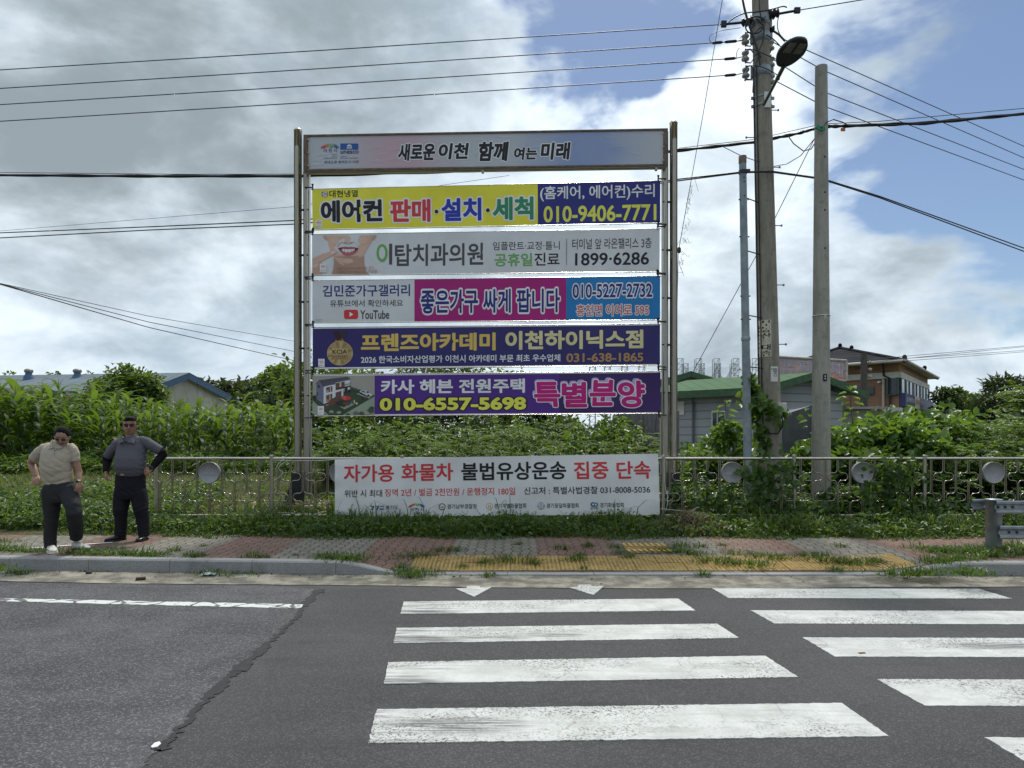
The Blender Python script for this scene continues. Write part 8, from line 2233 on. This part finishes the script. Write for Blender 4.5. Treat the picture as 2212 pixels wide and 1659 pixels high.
# ---- right-hand man: grey polo, arms akimbo
def man_polo():
    D0 = 9.97
    q = lambda x, y, dy=0.0: Q(60 + x * .34966, 1620 + y * .34966, D0) + Vector((0, dy, 0))
    root = empty('person', (q(1290, 1400).x, D0, .15), 'man in a grey polo shirt and black arm sleeves with hands on hips', 'person', 'men by the railing')
    sc = D0 / (F * 1.80832) * .34966 * 1.0      # metres per zoom pixel
    m = lambda v: v * sc * .92
    # trousers
    b = MB()
    loft(b, [(q(1290, 650), m(166), .130, XA), (q(1288, 700), m(172), .138, XA), (q(1285, 800), m(180), .142, XA), (q(1283, 900), m(184), .138, XA), (q(1283, 940), m(182), .12, XA)], 22)
    for pts in ([(1205, 780, 76), (1196, 870, 92), (1187, 960, 90), (1182, 1060, 80), (1180, 1150, 70), (1178, 1250, 63), (1175, 1330, 61), (1173, 1362, 58)], [(1365, 780, 76), (1376, 870, 92), (1392, 960, 90), (1410, 1060, 80), (1422, 1150, 72), (1432, 1250, 65), (1438, 1330, 63), (1443, 1358, 59)]):
        loft(b, [(q(x, y, -.02 if 1000 < y < 1100 else 0), m(r), m(r) * 1.12, XA) for x, y, r in pts], 18)
    Zd = Vector((0, 0, 1))
    place(wrinkle(fused(b, .009, 3), [(q(1178, 1320), .16, Zd, .05, .012), (q(1440, 1310), .16, Zd, .05, .012), (q(1180, 1060, -.1), .16, Vector((.4, 0, .9)), .06, .009), (q(1415, 1060, -.1), .16, Vector((-.4, 0, .9)), .06, .009), (q(1285, 850, -.15), .20, Vector((.5, 0, .85)), .06, .010)]), 'trousers', M['trouser_n'], root)
    b = MB(); ring = []
    for k in range(33):
        a = 2 * math.pi * k / 32; ring.append(q(1290, 662) + Vector((m(172) * math.cos(a), .139 * math.sin(a), .0)))
    for i in range(32):
        p0, p1 = ring[i], ring[i + 1]; b.quad(p0 + Vector((0, 0, -.017)), p1 + Vector((0, 0, -.017)), p1 + Vector((0, 0, .017)), p0 + Vector((0, 0, .017)))
    bl_ = b.build('belt', M['shoe_b'], root)
    b = MB(); b.box(q(1262, 664, -.150), (.05, .008, .032), None, 0, .003); b.build('buckle', M['steel'], bl_)
    # shirt
    b = MB()
    loft(b, [(q(1291, 655), m(166), .134, XA), (q(1293, 620, -.015), m(174), .152, XA), (q(1296, 570, -.03), m(178), .172, XA), (q(1299, 500, -.025), m(178), .166, XA), (q(1300, 430, -.005), m(178), .148, XA), (q(1300, 370), m(172), .130, XA), (q(1298, 315), m(158), .112, XA), (q(1294, 272), m(118), .088, XA), (q(1288, 235), m(66), .066, XA)], 24)
    for pts in ([(1215, 285, 44, 0), (1150, 320, 60, 0), (1092, 378, 62, .01), (1048, 430, 60, .02), (1012, 474, 56, .03)], [(1385, 275, 44, 0), (1450, 300, 62, 0), (1520, 345, 64, .01), (1580, 384, 60, .02), (1616, 404, 56, .03)]):
        limb(b, [q(x, y, dy) for x, y, r, dy in pts], [m(r) for x, y, r, dy in pts], 16)
    place(wrinkle(fused(b, .009, 3), [(q(1150, 590, -.1), .20, Vector((-.5, 0, .85)), .06, .010), (q(1450, 600, -.1), .20, Vector((.5, 0, .85)), .06, .010), (q(1110, 420), .16, Vector((.8, 0, .6)), .055, .010), (q(1480, 400), .18, Vector((-.8, 0, .6)), .055, .010), (q(1290, 640, -.15), .14, Vector((.1, 0, 1)), .05, .007)]), 'shirt', M['polo'], root)
    b = MB()
    for sg in (-1, 1):
        cpts = [q(1288 + sg * 18, 300, -.118), q(1288 + sg * 90, 318, -.098), q(1288 + sg * 98, 270, -.06), q(1288 + sg * 88, 222, -.01), q(1288 + sg * 66, 218, -.045), q(1288 + sg * 40, 262, -.095)]
        b.prism([c_ + Vector((0, -.014, 0)) for c_ in (cpts if sg < 0 else cpts[::-1])], (0, -.010, -.003))
    b.build('collar', M['collar_g'], root, fix=True)
    b = MB(); b.box(q(1290, 303, -.135), (.035, .03, .018), Matrix.Rotation(-.3, 3, 'Y'), 0, .006); b.build('clip_microphone', M['black'], root)
    b = MB()
    for y in (335, 358): b.lathe(q(1272, y, -.152 if y > 340 else -.145), [(.006, 0), (.006, .003)], 8, (0, -1, 0))
    b.build('buttons', M['black'], root)
    # body: head, neck, hands in one skin
    b = MB()
    hb = q(1290, 128, -.02); rot = Matrix.Rotation(R(20), 3, 'Z') @ Matrix.Rotation(R(2), 3, 'X')
    loft(b, [(q(1286, 262, .0), .070, .068, XA), (q(1287, 220, -.004), .060, .062, XA), (q(1288, 180, -.008), .058, .062, XA)], 16)
    make_head(root, b, hb, rot, .084, .099, .124, 'side', 'skin', 'square')
    el0, el1 = q(1000, 520, .06), q(1628, 445, .06); w0, w1 = q(1040, 645, -.06), q(1553, 592, -.07)
    limb(b, [q(1022, 470, .03), el0, el0.lerp(w0, .5), w0], [m(40), m(38), m(34), m(29)], 12); limb(b, [q(1612, 405, .03), el1, el1.lerp(w1, .5), w1], [m(40), m(38), m(34), m(29)], 12)
    hand(b, w0, q(1062, 735, -.12) - w0, Vector((.75, .35, .1)), 1, .175, .75); hand(b, w1, q(1480, 665, -.13) - w1, Vector((-.35, .55, -.75)), -1, .17, .6)
    place(fused(b, .0058, 2), 'body', M['skin'], root)
    for a, e, w, nm in ((q(1022, 462, .03), el0, w0, 0), (q(1610, 402, .03), el1, w1, 1)):
        b = MB(); limb(b, [a, a.lerp(e, .5), e, e.lerp(w, .35), e.lerp(w, .7), w], [m(56), m(56), m(56), m(50), m(42), m(35)], 14)
        place(fused(b, .009, 3), 'arm_sleeve', M['sleeve'], root)
    b = MB(); dv = (w1 - el1).normalized(); b.lathe(w1 - dv * .012, [(m(38), 0), (m(39), .02)], 16, dv); wt_ = b.build('watch', M['black'], root)
    b = MB(); b.box(w1 + Vector((0, -.036, 0)), (.038, .014, .042), None, 0, .004); b.build('watch_face', M['black'], wt_)
    for an, to in (((1176, 1372), (1082, 1412)), ((1440, 1370), (1452, 1408))):
        a_ = q(*an); t_ = q(*to); t_.z = .152; t_.y = D0 - (.20 if to[0] > 1200 else .17); a_.y = D0 + .0
        shoe(root, a_, t_, M['shoe_b'], M['ink'], .085, .052)
# ---- left-hand man: beige knit polo, looking down, weight on one leg
def man_knit():
    D0 = 8.95
    q = lambda x, y, dy=0.0: Q(60 + x * .34966, 1620 + y * .34966, D0) + Vector((0, dy, 0))
    root = empty('person', (q(480, 1530).x, D0, .15), 'man in a beige knit shirt and white sneakers looking down at the kerb', 'person', 'men by the railing')
    sc = D0 / (F * 1.80832) * .34966
    m = lambda v: v * sc * .92
    b = MB()
    loft(b, [(q(484, 752), m(158), .115, XA), (q(488, 800), m(172), .125, XA), (q(498, 870), m(192), .132, XA), (q(505, 930), m(195), .13, XA), (q(510, 975), m(170), .11, XA)], 22)
    loft(b, [(q(405, 800), m(80), .115, XA), (q(398, 870), m(94), .122, XA), (q(404, 960), m(96), .115, XA), (q(406, 1060), m(86), .098, XA), (q(403, 1160), m(76), .088, XA), (q(395, 1280), m(70), .080, XA), (q(388, 1400), m(64), .075, XA), (q(392, 1482), m(60), .070, XA)], 18)
    loft(b, [(q(585, 800), m(78), .112, XA), (q(602, 860), m(94), .122, XA), (q(645, 940, -.05), m(98), .12, XA), (q(712, 1025, -.12), m(86), .10, XA), (q(730, 1080, -.14), m(80), .095, XA), (q(712, 1160, -.08), m(80), .088, XA), (q(680, 1260, -.01), m(78), .082, XA), (q(655, 1350, .05), m(70), .075, XA), (q(648, 1395, .07), m(65), .071, XA)], 18)
    Zd = Vector((0, 0, 1))
    place(wrinkle(fused(b, .009, 3), [(q(392, 1440), .18, Zd, .05, .013), (q(650, 1370), .15, Zd, .05, .012), (q(705, 1080, -.1), .20, Vector((.6, 0, .8)), .06, .012), (q(540, 960, -.12), .22, Vector((.7, 0, .7)), .065, .012), (q(400, 1100, -.1), .2, Vector((.3, 0, .95)), .07, .009)]), 'trousers', M['trouser_g'], root)
    b = MB()
    loft(b, [(q(478, 778), m(158), .118, XA), (q(478, 745), m(162), .122, XA), (q(474, 728), m(172), .134, XA), (q(468, 670), m(176), .142, XA), (q(466, 600, -.02), m(178), .148, XA), (q(468, 520, -.02), m(180), .147, XA), (q(478, 450, -.01), m(186), .140, XA), (q(488, 395), m(178), .124, XA), (q(496, 350), m(142), .102, XA), (q(503, 315), m(96), .080, XA), (q(508, 290), m(66), .066, XA)], 24)
    for pts in ([(400, 345, 44, 0), (320, 372, 60, .01), (255, 425, 66, .02), (205, 478, 64, .03), (180, 500, 62, .035)], [(600, 350, 58, 0), (640, 390, 62, 0), (662, 440, 58, .0), (672, 500, 52, .0), (674, 522, 50, .0)]):
        limb(b, [q(x, y, dy) for x, y, r, dy in pts], [m(r) for x, y, r, dy in pts], 16)
    sh_ = place(wrinkle(fused(b, .009, 3), [(q(420, 640, -.15), .28, Vector((.55, 0, .83)), .08, .013), (q(600, 690, -.12), .22, Vector((-.4, 0, .9)), .07, .012), (q(330, 470), .18, Vector((.8, 0, .6)), .06, .011), (q(640, 470), .16, Vector((-.7, 0, .7)), .06, .010), (q(560, 560, -.15), .2, Vector((.5, 0, .85)), .09, .010)]), 'shirt', M['knit'], root)
    b = MB()
    for sg, xo in ((-1, 0), (1, 0)):
        cpts = [q(508 + sg * 8, 366, -.112), q(508 + sg * 62 - 5, 382 - (4 if sg > 0 else 0), -.104), q(508 + sg * 92, 338, -.068), q(508 + sg * 86, 286, -.015), q(508 + sg * 62, 272, -.03), q(508 + sg * 46, 320, -.09)]
        b.prism([c_ + Vector((0, -.014, 0)) for c_ in (cpts if sg < 0 else cpts[::-1])], (0, -.010, -.003))
    b.build('collar', M['knit'], root, fix=True)
    b = MB(); b.tube([q(516, 370, -.122), q(518, 442, -.150)], .003, 5); b.build('placket', simple('placket_shadow_seam', (.12, .115, .105), .9), root)
    b = MB()
    for y in (385, 425): b.lathe(q(526, y, -.128 - (y - 385) * .0005), [(.006, 0), (.006, .004)], 8, (0, -1, 0))
    b.build('buttons', M['paper'], root)
    b = MB(); hb = q(562, 246, -.065); rot = Matrix.Rotation(R(18), 3, 'Z') @ Matrix.Rotation(R(28), 3, 'X') @ Matrix.Rotation(R(4), 3, 'Y')
    loft(b, [(q(505, 350, .01), .066, .066, XA), (q(520, 315, -.005), .058, .06, XA), (q(540, 275, -.03), .056, .06, XA)], 16)
    make_head(root, b, hb, rot, .078, .096, .121, 'parted', 'skin_p', 'round')
    e0, w0 = q(122, 535, .09), q(228, 690, .02)
    limb(b, [q(195, 475, .03), e0, q(150, 590, .07), e0.lerp(w0, .62), w0], [m(52), m(44), m(46), m(38), m(29)], 12)
    hand(b, w0, q(292, 770, -.09) - w0, Vector((.35, .25, -.75)), -1, .165, .6)
    e1, w1 = q(690, 640, .03), q(722, 752, -.02)
    limb(b, [q(668, 490, .0), e1, e1.lerp(w1, .5), w1], [m(42), m(40), m(36), m(27)], 12)
    hand(b, w1, q(728, 860, -.05) - w1, Vector((-.7, .3, .1)), 1, .165, .55)
    place(fused(b, .0058, 2), 'body', M['skin_p'], root)
    b = MB(); dv = (w1 - e1).normalized(); b.lathe(w1 - dv * .02, [(m(34), 0), (m(34), .018)], 16, dv); wt_ = b.build('watch', M['steel'], root)
    b = MB(); b.lathe(w1 - dv * .011 + Vector((.0, -.032, 0)), [(.016, 0), (.016, .006), (.013, .008)], 14, (.3, -1, 0)); b.build('watch_face', M['ink'], wt_)
    a_ = q(392, 1500); t_ = q(520, 1532, -.16); t_.z = .152; shoe(root, a_, t_, M['shoe_w'], M['white'], .095, .054, laces=True)
    a_ = q(650, 1415, .09); t_ = q(796, 1478, .06); t_.z = .158; shoe(root, a_, t_, M['shoe_w'], M['ink'], .10, .054, laces=True)
man_polo()
man_knit()
